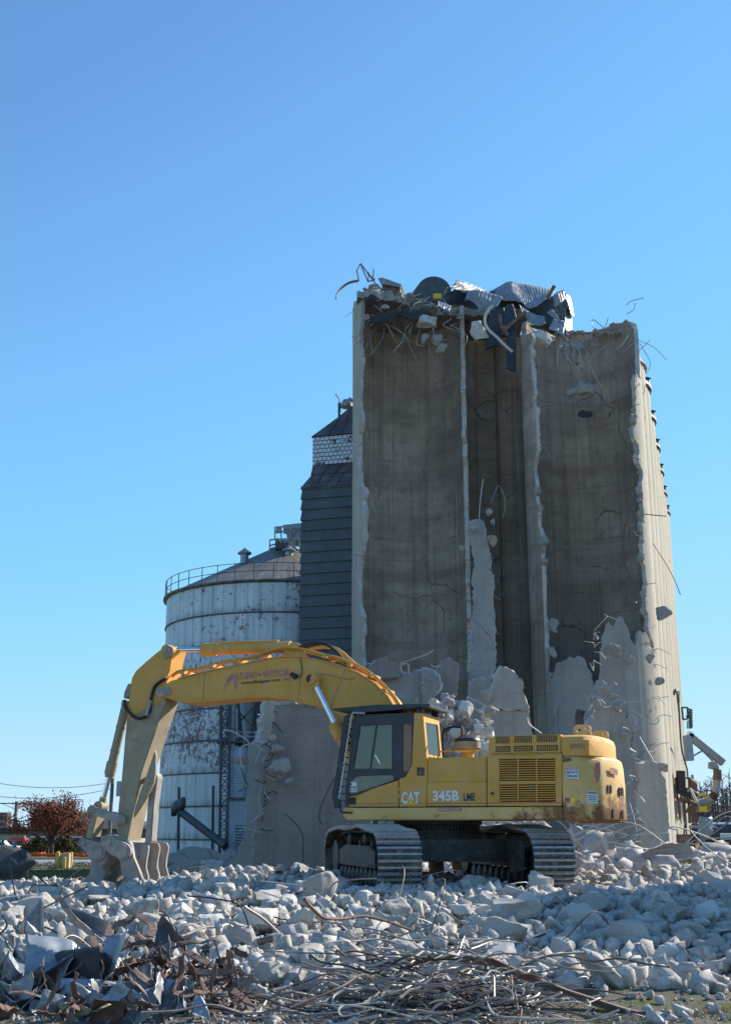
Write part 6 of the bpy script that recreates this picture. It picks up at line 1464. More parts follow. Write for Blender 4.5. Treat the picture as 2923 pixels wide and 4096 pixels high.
for x in (600, 932, 1137, 1700):
    f_ = MB().box(vb(x, 885, 137.95), (2.0, .12, 1.9)).build('window', 'white', HS, smooth=False); MB().box(vb(x, 885, 137.92), (1.6, .1, 1.5)).build('pane', 'carglass', f_, smooth=False)
TB = thing('tan_building', 'long tan building beyond the parked cars', 'building', (-50, 170, FARZ))
tx1 = vb(385, 800, 165).x
MB().prism([(-75, 165, FARZ), (tx1, 165, FARZ), (tx1, 178, FARZ), (-75, 178, FARZ)], (0, 0, vb(0, 600, 165).z - FARZ)).build('wall', 'tanwall', TB, smooth=False)
MB().prism([(-75.3, 164.7, 0), (tx1 + .3, 164.7, 0), (tx1 + .3, 178.3, 0), (-75.3, 178.3, 0)], (0, 0, .8)).build('roof', 'shinglroof', TB, smooth=False).location.z = vb(0, 580, 165).z
MB().box(vb(8, 525, 168), (2.4, 2, 2.4)).build('roof_unit', 'galv_dark', TB)
def car(name, label, cat, loc, L, paint, truck=False):
    t = thing(name, label, cat, loc); x, y, z = loc
    pr = [(-L / 2, .35), (-L / 2, .85), (-L * .3, .95), (-L * .16, 1.45), (L * .12, 1.48), (L * .26, .98), (L / 2, .9), (L / 2, .35)] if not truck else [(-L / 2, .45), (-L / 2, 1.05), (-L * .28, 1.12), (-L * .16, 1.75), (L * .08, 1.78), (L * .14, 1.15), (L / 2, 1.15), (L / 2, .45)]
    MB().prism([(x + a, y, z + b) for a, b in pr], (0, 1.75, 0)).build('body', paint, t, bevel=.06)
    MB().prism([(x + a * .8 - (.02 if truck else 0) * L, y - .01, z + b) for a, b in ((-L * .27, 1.0), (-L * .17, 1.4), (L * .1, 1.42), (L * .22, 1.02))], (0, .02, 0)).build('window', 'carglass', t, smooth=False)
    for s_ in (-.3, .32):
        w_ = MB().cyl((x + L * s_, y - .05, z + .34), (x + L * s_, y + .2, z + .34), .34, None, 18).build('wheel', 'black', t)
        MB().cyl((x + L * s_, y - .07, z + .34), (x + L * s_, y, z + .34), .19, None, 14).build('rim', 'steel', w_)
car('pickup_truck', 'red pickup truck parked in front of the tan building', 'pickup truck', (vb(290, 1000, 128).x, 128, FARZ), 5.6, 'carred', True)
car('parked_car', 'white car parked at the rear of the red pickup', 'car', (vb(20, 1000, 127).x - .3, 126, FARZ), 4.6, 'carwhite')
def tree(name, label, base, h, w, seed, leaves, size, mat, trunk=.3, cat='tree', low=.25, group=None, blobs=26):
    g_ = random.Random(seed); t = thing(name, label, cat, base, group); b = Vector(base); tb = MB(); tips = []
    tb.tube([b - up * .2, b + up * h * .12, b + up * h * .25], [trunk * 1.3, trunk, trunk * .8], 9)
    for k in range(13):
        a = 6.2832 * k / 13 + g_.uniform(-.25, .25); e = g_.uniform(.25, 1.25); rr = w * .5 * math.cos(e) * g_.uniform(.6, 1.02); zz_ = h * (.28 + .62 * math.sin(e) * g_.uniform(.7, 1.05))
        p0 = b + up * h * g_.uniform(.12, .24); p3 = b + Vector((rr * math.cos(a), rr * math.sin(a) * .8, zz_)); m1_ = p0.lerp(p3, .45) + Vector((g_.uniform(-.3, .3), g_.uniform(-.3, .3), h * .03))
        tb.tube(spline([p0, m1_, p3], 4), [trunk * .5 * (1 - .85 * i / 8) for i in range(9)], 6)
        for q in range(6):
            s_ = m1_.lerp(p3, g_.uniform(0, 1)); d = Vector((g_.gauss(0, 1), g_.gauss(0, 1), g_.uniform(-.3, 1))).normalized() * w * g_.uniform(.08, .18); tb.tube([s_, s_ + d], [trunk * .12, .012], 4); tips.append(s_ + d)
        tips += [p3, m1_.lerp(p3, .7), m1_.lerp(p3, .4)]
    tb.build('trunk', 'bark', t)
    cr_ = MB()
    for _ in range(leaves):
        c = g_.choice(tips); s_ = w * (.045 if blobs else .07)
        p = c + Vector((g_.gauss(0, s_), g_.gauss(0, s_), g_.gauss(0, s_ * .7)))
        if p.z < b.z + h * low: continue
        u_ = Vector((g_.gauss(0, 1), g_.gauss(0, 1), g_.gauss(0, 1))).normalized(); v_ = u_.orthogonal().normalized(); k = size * g_.uniform(.6, 1.3)
        cr_.add([p - u_ * k - v_ * k * .5, p + u_ * k * .1 - v_ * k * .7, p + u_ * k, p + v_ * k * .6], [(0, 1, 2, 3)])
    cr_.build('crown', mat, t, smooth=False); return t
tb_ = vb(790, 1030, 122)
tree('leafy_tree', 'wide russet leaved tree spreading before the brick house', (tb_.x, 122, FARZ), 6.5, 9.8, 3, 9500, .11, 'redleaf', .26, low=.2)
for x, w_, lb in ((580, 4.6, 'olive shrub at the foot of the russet tree beside the red pickup'), (1000, 4.0, 'olive shrub between the russet tree and the orange mesh posts')):
    t = thing('shrub', lb, 'shrub', (vb(x, 1000, 125).x, 125, FARZ)); g_ = random.Random(int(x)); m_ = MB(); st_ = MB()
    for _ in range(1500):
        a, e, r_ = g_.uniform(0, 6.28), g_.uniform(0, 1.57), g_.uniform(.6, 1) ** .5
        p = Vector((vb(x, 1000, 125).x + w_ / 2 * r_ * math.cos(a) * math.cos(e), 125 + 1.0 * r_ * math.sin(a) * math.cos(e), FARZ + 1.7 * r_ * math.sin(e) * (.8 + .3 * math.sin(a * 5)))); u_ = Vector((g_.gauss(0, 1), g_.gauss(0, 1), g_.gauss(0, 1))).normalized(); v_ = u_.orthogonal().normalized()
        m_.add([p - u_ * .12, p - v_ * .08, p + u_ * .12, p + v_ * .08], [(0, 1, 2, 3)])
    m_.build('foliage', 'greenleaf', t, smooth=False)
    for k in range(6): st_.tube([(vb(x, 1000, 125).x + g_.uniform(-.6, .6), 125, FARZ - .1), (vb(x, 1000, 125).x + g_.uniform(-1.5, 1.5), 125, FARZ + 1.1)], .03, 5)
    st_.build('stem', 'bark', t)
OFN = thing('safety_fence', 'sagging orange mesh safety fence along the far road', 'fence', (-25, 116, FARZ))
fm = MB(); X0, X1 = -40, -12; nseg = 90
pv_ = []
for i in range(nseg + 1):
    x = X0 + (X1 - X0) * i / nseg; sag = .07 * math.sin(i * .7) + .05 * math.sin(i * 1.9); pv_.append((Vector((x, 116 + .1 * math.sin(i), FARZ + .08 + sag * .4)), Vector((x, 116 + .1 * math.sin(i * 1.3), FARZ + .40 + sag))))
for a, b in zip(pv_, pv_[1:]): fm.add([a[0], b[0], b[1], a[1]], [(0, 1, 2, 3)])
fmo = fm.build('mesh', 'orange', OFN); s_ = fmo.modifiers.new('thickness', 'SOLIDIFY'); s_.thickness = .02
for k in range(9): MB().beam((X0 + 3.3 * k, 116.1, FARZ), (X0 + 3.3 * k, 116.1, FARZ + .95), .05, .05).build('post', 'pole', OFN)
def post(x, y0, y1, Y, r_, mat, name, label, cat, group=None):
    p = vb(x, y1, Y); q = vb(x, y0, Y); MB().cyl((p.x, Y, FARZ - .02), (p.x, Y, q.z), r_, None, 14).lathe((p.x, Y, q.z), [(r_, 0), (r_ * .6, r_ * .5), (.01, r_ * .6)], 14).build(name, mat, None, label, cat, group)
post(890, 1005, 1218, 82, .13, 'bollard', 'bollard', 'taller yellow bollard beside the low tan box', 'bollard')
post(1094, 1015, 1200, 85, .13, 'bollard', 'bollard', 'yellow bollard nearest the crusher', 'bollard')
post(998, 1090, 1228, 81.5, .10, 'bollard', 'bollard', 'short yellow bollard at the side of the low tan box', 'bollard')
MB().box((vb(952, 1160, 82).x, 82.4, FARZ + .48), (.95, .6, .96)).build('utility_box', 'tanwall', None, 'low tan utility box standing between yellow bollards', 'utility box', bevel=.04)
for x, y0, y1, yb_, lb in ((44, 985, 1062, 1235, 'white meter box on a post nearest the dark boulder edge'), (135, 983, 1050, 1140, 'white meter box in the middle of three'), (190, 978, 1060, 1100, 'grey meter box with a conduit beside the dark boulder')):
    t = thing('meter_box', lb, 'meter box', (vb(x, 1100, 76).x, 76, FARZ)); a, b = vb(x, y0, 76), vb(x, y1, 76)
    MB().box((a.x, 76, (a.z + b.z) / 2), (.85 if x < 100 else .75, .35, a.z - b.z)).build('box', 'white' if x < 180 else 'steel', t, bevel=.03)
    MB().beam((a.x, 76.1, FARZ), (a.x, 76.1, b.z), .12, .12).build('post', 'sheet', t)
for x, y0, lb in ((52, 830, 'thin dark pipe post standing behind the first meter box'), (232, 845, 'grey conduit post rising behind the grey meter box')):
    a = vb(x, y0, 77); MB().cyl((a.x, 77, FARZ), (a.x, 77, a.z), .07 if x < 100 else .11, None, 10).lathe((a.x, 77, a.z), [(.11, 0), (.07, .08)], 10).build('pipe_post', 'galv_dark' if x < 100 else 'steel', None, lb, 'post')
def upole(x, ytop, Y, arm, label, trans, r_=.16):
    P = vb(x, ytop, Y); t = thing('utility_pole', label, 'utility pole', (P.x, Y, FARZ))
    MB().cyl((P.x, Y, FARZ), P, r_ * 1.2, r_, 10).build('pole', 'pole', t)
    if arm: MB().beam(P + Vector((-arm, 0, -.4)), P + Vector((arm, 0, -.4)), .22, .22).beam(P + Vector((-arm * .6, 0, -.5)), P + Vector((0, 0, -1.6)), .1, .1).beam(P + Vector((arm * .6, 0, -.5)), P + Vector((0, 0, -1.6)), .1, .1).build('crossarm', 'pole', t)
    MB().cyl(P + Vector(trans[:3]) - up * trans[3], P + Vector(trans[:3]) + up * trans[3], trans[4], None, 14).build('transformer', 'steel', t)
    return P
pA = upole(262, 215, 250, 4.6, 'distant utility pole with a crossarm rising past the russet tree', (-1.9, 0, -6.6, 1.6, .75), .3)
pB = upole(1748, -190, 118, 0, 'grey utility pole with a can transformer behind the stick', (.85, 0, -1.3, .72, .42), .17)
for k, (a, b, Y0_, Y1_, lb) in enumerate((((-500, -390 + 80), (1790, -60), 118, 118, 'upper'), ((-500, 0 - 90), (1740, 12), 118, 118, 'lower'))):
    p, q = vb(*((-900, -300) if k == 0 else (-900, -40)), 118), Vector((pB.x, 118, vb(0, -80 if k == 0 else 14, 118).z))
    pts = [p.lerp(q, t) - up * (1.1 * 4 * t * (1 - t)) for t in [i / 20 for i in range(21)]]
    MB().tube(pts, .028, 5).build('power_line', 'galv_dark', None, lb + ' power line sagging to the grey pole behind the stick', 'power line')
p, q = vb(-900, 60, 250), pA + Vector((-4.4, 0, -.2))
MB().tube([p.lerp(q, i / 10) - up * (1.0 * 4 * (i / 10) * (1 - i / 10)) for i in range(11)], .05, 5).build('power_line', 'galv_dark', None, 'power line reaching the distant pole with the crossarm from the west', 'power line')
p, q = pA + Vector((4.4, 0, -.2)), vb(1300, 420, 250)
MB().tube([p.lerp(q, i / 10) - up * (1.0 * 4 * (i / 10) * (1 - i / 10)) for i in range(11)], .05, 5).build('power_line', 'galv_dark', None, 'power line running from the distant pole behind the russet tree', 'power line')
p, q = vp(560, 1290, 140), vp(1500, 1300, 140)
for k, dz in enumerate((0, -.9)): MB().tube([p + up * dz, q + up * dz], .03, 5).build('power_line', 'galv_dark', None, ('higher' if k == 0 else 'lower') + ' of two power lines crossing the sky over the bare woods', 'power line')
# far side beyond the sunlit bins
WB = thing('long_shed', 'long low shed with a navy fascia below the bare woods', 'shed', (48, 140, FARZ))
wz = lambda y, Y: vp(900, y, Y).z
bx0, bx1 = vp(560, 1800, 140).x, vp(2200, 1800, 140).x
MB().prism([(bx0, 140, FARZ), (bx1, 140, FARZ), (bx1, 152, FARZ), (bx0, 152, FARZ)], (0, 0, wz(1810, 140) - FARZ)).build('wall', 'sheet', WB, smooth=False)
MB().prism([(bx0 - .2, 139.6, wz(1812, 140)), (bx1, 139.6, wz(1812, 140)), (bx1, 152.4, wz(1812, 140)), (bx0 - .2, 152.4, wz(1812, 140))], (0, 0, wz(1708, 140) - wz(1812, 140))).build('fascia', 'bluefascia', WB, smooth=False)
MB().prism([(bx0 - .3, 139.4, wz(1706, 140)), (bx1, 139.4, wz(1706, 140)), (bx1, 152.6, wz(1706, 140)), (bx0 - .3, 152.6, wz(1706, 140))], (0, 0, .22)).build('roof', 'white', WB, smooth=False)
WC = thing('brick_annex', 'brick annex with a pale blue door in front of the long shed', 'building', (46, 128, FARZ))
cx0 = vp(868, 1900, 128).x
MB().prism([(cx0, 128, FARZ), (bx1, 128, FARZ), (bx1, 138, FARZ), (cx0, 138, FARZ)], (0, 0, wz(1896, 128) - FARZ)).build('wall', 'brick', WC, smooth=False)
MB().prism([(cx0 - .4, 127.5, wz(1896, 128)), (bx1, 127.5, wz(1896, 128)), (bx1, 138, wz(1896, 128)), (cx0 - .4, 138, wz(1896, 128))], (0, 0, .6)).build('roof', 'white', WC, smooth=False)
dr = MB().box((vp(985, 2000, 128).x, 127.93, (wz(1930, 128) + FARZ) / 2), (2.0, .1, wz(1930, 128) - FARZ)).build('door', 'doorblue', WC, smooth=False)
MB().box((vp(985, 2000, 128).x + .7, 127.85, FARZ + 1.1), (.1, .08, .25)).build('handle', 'black', dr)
MB().cyl((vp(1040, 2000, 128).x, 127.85, FARZ), (vp(1040, 2000, 128).x, 127.85, wz(1896, 128)), .12, None, 10).build('downpipe', 'bluebox', WC)
t = thing('storage_tank', 'dark tank trailer parked beside the brick annex', 'trailer', (vp(715, 2000, 120).x, 120, FARZ))
p = vp(715, 2000, 120)
MB().cyl((p.x - 2.2, 120, FARZ + 1.8), (p.x + 2.0, 120, FARZ + 1.8), 1.15, None, 24).build('tank', 'under', t, bevel=.15)
for dx in (-1.2, .9): MB().cyl((p.x + dx, 118.9, FARZ + .5), (p.x + dx, 119.3, FARZ + .5), .5, None, 18).build('wheel', 'black', t)
sheet('crumpled_wrap', 'crumpled silvery sheet leaning at the dark tank trailer', (vp(828, 1990, 119).x, 119, FARZ + 1.9), 1.6, 3.8, 77, 'steel', (R(90), 0, .2), 5, .7, .04, cat='sheet metal')
MB().cyl((vp(717, 2100, 106).x, 106, FARZ), (vp(717, 2100, 106).x, 106, vp(717, 1950, 106).z), .16, None, 12).lathe((vp(717, 2100, 106).x, 106, vp(717, 1950, 106).z), [(.16, 0), (.1, .1), (.01, .13)], 12).build('bollard', 'bollard', None, 'yellow post beyond the long thick concrete beam piece', 'bollard')
for k in range(9):
    p = vp(925 + k * 42, 2178 - k * 5, 94); MB().box((p.x, 94 + .5 * k, FARZ + .42), (1.0, .9, .9)).build('concrete_block', 'outer_grey', None, 'square concrete block in the row below the brick annex', 'concrete block', 'row of concrete blocks', bevel=.06)
g_ = random.Random(21); wd = MB()
for k in range(300):
    x, y, h_ = g_.uniform(38, 110), g_.uniform(185, 235), g_.uniform(9, 13.5)
    if x / y < .2: continue
    b = Vector((x, y, FARZ)); h_ *= .75 + .35 * sstep(.26, .33, x / y)
    wd.tube([b, b + up * h_ * .6, b + up * h_], [.22, .14, .05], 4)
    for q in range(34):
        s_ = b + up * h_ * g_.uniform(.2, .95); d = Vector((g_.gauss(0, 1), g_.gauss(0, 1), g_.uniform(.3, 1.6))).normalized() * g_.uniform(.8, 2.4); wd.tube([s_, s_ + d], [.07, .03], 3, 0, False)
wd.build('bare_woods', 'twig', None, 'grey bare woods rising behind the long shed', 'woods', kind='stuff', smooth=False)
hl_ = MB(); hp = [(x, 240 + 30 * n1(x * .01, 2), FARZ + 7.5 * sstep(48, 75, x) + 1.0 * n1(x * .05, 4)) for x in range(36, 300, 6)]
hl_.add([(x, 200, FARZ - .5) for x, y, z in hp] + [(x, y, z) for x, y, z in hp] + [(x, y + 120, z + 1) for x, y, z in hp], [(i, i + 1, i + 1 + len(hp), i + len(hp)) for i in range(len(hp) - 1)] + [(i + len(hp), i + 1 + len(hp), i + 1 + 2 * len(hp), i + 2 * len(hp)) for i in range(len(hp) - 1)])
hl_.build('hills', 'twig', kind='structure')
# grass
g_ = random.Random(31); gm_ = MB()
for _ in range(9000):
    y = g_.uniform(48, 96); x = -g_.uniform(.14, .36) * y
    if 79.5 < y < 84 and noise.noise(Vector((x, y, 0))) < .1: continue
    b = Vector((x, y, height(x, y))); h_ = g_.uniform(.06, .2) * (1.9 if noise.noise(Vector((x * .3, y * .3, 9))) > .25 else 1); d = Vector((g_.uniform(-.06, .06), g_.uniform(-.06, .06), h_))
    gm_.add([b - Vector((.025, 0, 0)), b + Vector((.025, 0, 0)), b + d], [(0, 1, 2)])
for _ in range(5000):
    y = g_.uniform(11, 14.2); x = g_.uniform(1.2, 4.6)
    if noise.noise(Vector((x * 1.3, y * 1.3, 3))) < .02 + (y - 12) * .2: continue
    b = Vector((x, y, height(x, y))); h_ = g_.uniform(.015, .06); d = Vector((g_.uniform(-.04, .04), g_.uniform(-.04, .04), h_))
    gm_.add([b - Vector((.004, 0, 0)), b + Vector((.004, 0, 0)), b + d], [(0, 1, 2)])
gm_.build('grass', 'grass', None, 'short dry grass and green tufts on the bare ground', 'grass', kind='stuff', smooth=False)
# ---------------------------------------------------------------- rubble field
G_ALL = 'concrete chunks loose in the rubble field'
L_ALL = 'pale angular concrete chunk loose in the rubble field around the excavator'
rr = random.Random(77)
named = {(f5, 1160, 350): 'largest round faced concrete boulder in the rubble below the counterweight', (f5, 960, 260): 'broad domed chunk lying above the largest boulder', (f5, 660, 240): 'wide flat topped chunk in front of the tracks', (f5, 620, 330): 'pale wedge shaped chunk just below the wide flat topped chunk',
         (f4, 1380, 450): 'big rounded pale boulder above the rusty channel end', (f4, 1200, 510): 'tall pale boulder touching the smaller boulders by the rebar heap', (f4, 1320, 530): 'oval pale boulder below the big rounded pale boulder', (f4, 1280, 470): 'egg shaped boulder wedged between the tall and the big pale boulders', (f4, 1150, 590): 'upright pale chunk at the edge of the scrap metal', (f5, 1080, 510): 'long slanting chunk at the edge of the bare dirt', (f5, 700, 610): 'pale chunk caught inside the rebar heap', (f5, 370, 650): 'grey chunk buried deep in the rebar heap',
         (f5, 1290, 190): 'layered brown edged chunk near the far rubble slope', (f5, 540, 370): 'upright pointed chunk behind the rebar heap', (f4, 1060, 360): 'dark flat chunk under the short rusty pipe'}
spots = [(f4, *t) for t in ((1380, 450, 75), (1200, 510, 62), (1280, 470, 40), (1320, 530, 52), (1150, 590, 45), (1385, 555, 30), (1495, 550, 40), (930, 280, 52), (1060, 360, 66), (780, 250, 45), (980, 410, 52), (890, 360, 42), (700, 290, 60), (385, 130, 42), (440, 165, 50), (1200, 170, 72), (1400, 130, 80), (1280, 190, 42), (1340, 260, 72), (1300, 330, 50), (1500, 320, 42), (1190, 300, 50), (1560, 340, 52), (950, 40, 45), (1090, 30, 40), (1150, 100, 22), (1230, 40, 22), (30, 125, 40), (60, 235, 42), (150, 205, 60), (230, 165, 50), (150, 305, 46), (240, 245, 50), (560, 220, 50), (640, 215, 50), (870, 220, 46), (800, 235, 50), (980, 95, 42), (1230, 385, 42), (1450, 390, 52), (1040, 440, 40), (830, 320, 44), (620, 60, 30), (820, 60, 32), (760, 110, 36))]
spots += [(f5, *t) for t in ((660, 240, 82), (960, 260, 72), (1160, 350, 82), (620, 330, 66), (545, 290, 36), (820, 250, 36), (1020, 165, 60), (1170, 190, 46), (970, 130, 46), (660, 160, 40), (720, 200, 50), (430, 230, 42), (140, 220, 56), (240, 200, 36), (350, 265, 36), (20, 320, 46), (1290, 190, 62), (1390, 240, 52), (1300, 310, 42), (1030, 355, 46), (870, 410, 60), (940, 460, 56), (1080, 510, 86), (1340, 430, 52), (1440, 320, 62), (1540, 370, 42), (1520, 240, 60), (1430, 530, 42), (700, 610, 60), (370, 650, 50), (540, 370, 42), (1540, 100, 46), (1600, 125, 52), (1250, 270, 42), (1180, 270, 46), (1500, 420, 42), (760, 440, 50), (460, 320, 32), (800, 455, 48), (700, 310, 42), (770, 330, 42), (560, 640, 40), (240, 480, 44), (900, 350, 40))]
placed = []
for cv, x, y, r_ in spots:
    p = on_ground(*cv(x, y + r_ * .45)); rad_ = r_ * .9 * p.y / 4862 * 1.3
    lab = named.get((cv, x, y)); long_ = (cv, x, y) == (f5, 1080, 510)
    rock('concrete_chunk', (p.x, p.y, p.z + rad_ * .45), rad_, lab or L_ALL, None if lab else G_ALL, ROUND if (lab and 'round' in lab or rr.random() < .2) else FLATS if rr.random() < .18 else ROCKS, 1.15 if not long_ else 1.5, .9, .85 if not long_ else .6, (rr.uniform(-.35, .35), rr.uniform(-.35, .35) + (.4 if long_ else 0), rr.uniform(0, 6.28) if not long_ else .1), rr=rr)
    placed.append((p.x, p.y, rad_))
under = [(ul(0, q, 0).x, ul(0, q, 0).y) for q in (-1.45, 1.45)]
def in_tracks(x, y, m=.25):
    d = Vector((x, y, 0)) - Vector((C.x, C.y, 0)); t, q = d.dot(tv), d.dot(pv)
    return abs(t) < 2.75 + m and abs(abs(q) - 1.45) < .45 + m
def frustum(rr, y0, y1):
    while True:
        y = y0 + (y1 - y0) * rr.random() ** 1.15; x = rr.uniform(-.335, .335) * y
        if x > 1.6 and y < 13.2 and rr.random() < .8: continue
        if y > 29 and x < 1 - .0 * y and rr.random() < sstep(29, 37, y) : continue
        return x, y
def near_scrap(x, y): return (x < -.85 and y < 13.5) or (-.8 < x < 2.3 and y < 12.7)
cnt = 0
while cnt < 135:
    x, y = frustum(rr, 13.3, 33); r_ = rr.choice([.09, .11, .13, .16, .2, .26]) * (1 + .3 * rr.random())
    if x < -2.5 and y > 20: r_ = min(r_, .15)
    if in_tracks(x, y, r_) or any((x - a) ** 2 + (y - b) ** 2 < (.75 * (r_ + c)) ** 2 for a, b, c in placed): continue
    if near_scrap(x, y) or x < -.9 and y < 13.8: continue
    placed.append((x, y, r_)); cnt += 1
    rock('concrete_chunk', (x, y, height(x, y) + r_ * .38), r_, L_ALL, G_ALL, FLATS if rr.random() < .25 else ROCKS, rr.uniform(.9, 1.25), rr.uniform(.75, 1), rr.uniform(.65, .95), rr=rr)
def small_stones(n, seed, ranges, rad, name, mat='rubble'):
    nr_ = np.random.RandomState(seed); r2 = random.Random(seed); protos = []
    for k in range(12):
        bm = bmesh.new(); g_ = random.Random(900 + k)
        for _ in range(13):
            v = Vector((g_.uniform(-1, 1), g_.uniform(-1, 1), g_.uniform(-1, 1))); v = (v / max(abs(v.x), abs(v.y), abs(v.z))).lerp(v.normalized() * 1.1, g_.uniform(0, .4)) * g_.uniform(.8, 1)
            bm.verts.new((v.x, v.y * .85, v.z * .7))
        bmesh.ops.convex_hull(bm, input=bm.verts[:]); bmesh.ops.delete(bm, geom=[v for v in bm.verts if not v.link_faces], context='VERTS')
        bmesh.ops.triangulate(bm, faces=bm.faces[:]); bmesh.ops.subdivide_edges(bm, edges=[e for e in bm.edges if e.calc_length() > .9], cuts=1); bmesh.ops.triangulate(bm, faces=bm.faces[:])
        for v in bm.verts: v.co += v.co.normalized() * noise.noise(v.co * 2.3 + Vector((k, 0, 0))) * .16
        bm.verts.index_update(); bm.faces.ensure_lookup_table()
        protos.append((np.array([v.co[:] for v in bm.verts]), np.array([[v.index for v in f.verts] for f in bm.faces]))); bm.free()
    VV, FF, off = [], [], 0
    for i in range(n):
        x, y = ranges(r2); r_ = rad(r2)
        if in_tracks(x, y, .05): continue
        V, Fc = protos[r2.randrange(12)]
        q = nr_.normal(size=4); q /= np.linalg.norm(q); w, a, b, c = q
        Rm = np.array([[1 - 2 * (b * b + c * c), 2 * (a * b - c * w), 2 * (a * c + b * w)], [2 * (a * b + c * w), 1 - 2 * (a * a + c * c), 2 * (b * c - a * w)], [2 * (a * c - b * w), 2 * (b * c + a * w), 1 - 2 * (a * a + b * b)]])
        
        if near_scrap(x, y) and (r_ > .045 or r2.random() < .15): continue
        if y < 13.2: r_ *= .62
        VV.append(V @ Rm.T * r_ + np.array([x, y, height(x, y) + r_ * r2.uniform(.1, .65)])); FF.append(Fc + off); off += len(V)
    VV, FF = np.concatenate(VV), np.concatenate(FF)
    me = bpy.data.meshes.new(name); me.vertices.add(len(VV)); me.vertices.foreach_set('co', VV.ravel().astype(np.float32))
    me.loops.add(FF.size); me.loops.foreach_set('vertex_index', FF.ravel().astype(np.int32)); me.polygons.add(len(FF))
    me.polygons.foreach_set('loop_start', np.arange(0, FF.size, 3, dtype=np.int32)); me.update(calc_edges=True); me.materials.append(M[mat])
    o = bpy.data.objects.new(name, me); COL.objects.link(o); return o
def gravel_mat():
    g = G('mixed_concrete_gravel'); co = g.world()
    c = g.mix(g.voro(co, 4.2), (.32, .30, .27), (.70, .675, .63))
    c = g.mix(g.ramp(g.noise(co, .8, 5, .7), .45, .65, 0, .5), c, (.50, .445, .385))
    c = g.mix(g.ramp(g.noise(co, 25, 4, .7), .4, .62, .45, 0), c, (.17, .155, .135)); g.bump(g.noise(co, 40, 4), .6, .02); return g.done(c, .95, 0, .1)
M['gravel'] = gravel_mat()
o = small_stones(16500, 4, lambda q: frustum(q, 11.0, 40), lambda q: min(.17, .02 + .045 * q.expovariate(1.0)), 'concrete_rubble', 'gravel')
tag(o, 'countless small concrete fragments filling the rubble field', 'rubble', kind='stuff')
def slopes(q):
    k = q.random()
    if k < .5: return q.gauss(8.5, 4), q.gauss(37, 6)
    return q.gauss(3.4, 2.6), q.gauss(49, 4.0)
o = small_stones(9000, 14, lambda q: frustum(q, 11.0, 22), lambda q: q.uniform(.008, .032), 'concrete_grit', 'gravel')
tag(o, 'fine concrete grit between the chunks of the rubble field', 'rubble', kind='stuff')
o = small_stones(4600, 8, slopes, lambda q: .05 + .09 * q.expovariate(1.0), 'concrete_rubble', 'gravel')
tag(o, 'broken fragments covering the debris slope against the elevator', 'rubble', kind='stuff')
g_ = random.Random(51)
for k in range(80):
    x, y = g_.uniform(5, 14), g_.uniform(29, 46); r_ = g_.uniform(.1, .3)
    if x / y > .34: continue
    rock('concrete_chunk', (x, y, height(x, y) + r_ * .12), r_, 'pale broken piece on the debris slope behind the counterweight', 'pieces on the debris slope', ROCKS + FLATS, 1.3, .9, .6, rr=g_, merge=r_ < .2)
for k in range(18):
    x, y = g_.uniform(-8.5, -1), g_.uniform(27, 33); r_ = g_.uniform(.12, .3)
    rock('concrete_chunk', (x, y, height(x, y) + r_ * .3), r_, 'sunlit chunk on the crest of rubble before the white bin', 'sunlit chunks on the rubble crest', ROCKS, 1.2, .9, .7, rr=g_)
BD = rock('dark_boulder', tuple(Vector((0, 0, .12)) + atY(*zl(255, 1270), 26)), .46, 'dark grey squared boulder standing at the edge of the lawn', None, [rock_mesh(777, 9, .8, 2, .06, 'dark_boulder', 'rubble_dark')], 1.0, .8, 1.0, (.1, .12, .5), 'boulder')
MB().tube([ul(.9, .2, .2), ul(.9, .2, .62)], .16, 16).build('steel_barrel', 'tan', None, 'rusty tan drum standing behind the undercarriage', 'drum', bevel=.02)

# ---------------------------------------------------------------- bent rods in the rubble
def rod_on(pts, conv, r, mat, label, lift=.05, name='rebar', cat='rebar', group=None, k=6):
    P = []
    for q in pts:
        p = on_ground(*conv(*q[:2])); P.append(p + up * (lift + (q[2] if len(q) > 2 else 0)))
    return bent_rod(name, P, r, mat, label, cat, group, k, 6)
def air(pts, conv, r, mat, label, Y, **k): return bent_rod('rebar', [atY(*conv(*q), Y + .35 * i) for i, q in enumerate(pts)], r, mat, label, 'rebar', None, 6, 6)
air([(1355, 165), (1385, 200), (1440, 245), (1520, 250), (1640, 240), (1800, 290), (2035, 390)], f4, .022, 'rust', 'long rusty rod arching over the rubble toward the rebar heap', 14.6)
air([(60, 717), (120, 640), (200, 545), (330, 455), (450, 428), (590, 420)], f5, .016, 'rebar_light', 'thick pale rod bowing over the rebar heap', 11.4)
air([(20, 545), (300, 545), (600, 505), (660, 545), (672, 640), (675, 717)], f5, .014, 'rebar_light', 'pale rod running level then dropping over the rebar heap', 11.6)
air([(640, 450), (630, 500), (655, 580), (675, 717)], f5, .012, 'rebar_light', 'pale rod dropping steeply beside the level pale rod', 11.8)
for pts, w_, lb in ((((0, 452), (150, 425), (350, 400), (560, 428)), .09, 'rusty channel lying across the top of the rebar heap'), (((560, 425), (700, 490), (900, 570), (1150, 650), (1450, 722)), .075, 'long rusty angle bar slanting down from the rebar heap')):
    P = [atY(*f5(*q), 12.9 - .0006 * q[0]) for q in pts]; mb = MB()
    for a, b in zip(P, P[1:]): mb.beam(a, b, w_, .02).beam(a - up * w_ * .4, b - up * w_ * .4, .02, w_ * .8)
    mb.build('steel_angle', 'rust', None, lb, 'steel bar')
P = [atY(*f4(*q), 15.5) for q in ((1068, 373), (1218, 338))]; MB().tube(P, .045, 12).build('rusty_pipe', 'rust', None, 'short rusty pipe lying on the rubble', 'pipe', bevel=.006)
air([(1085, 195), (1170, 250), (1255, 328)], f4, .02, 'rebar', 'straight grey rod slanting over the rubble', 15.5)
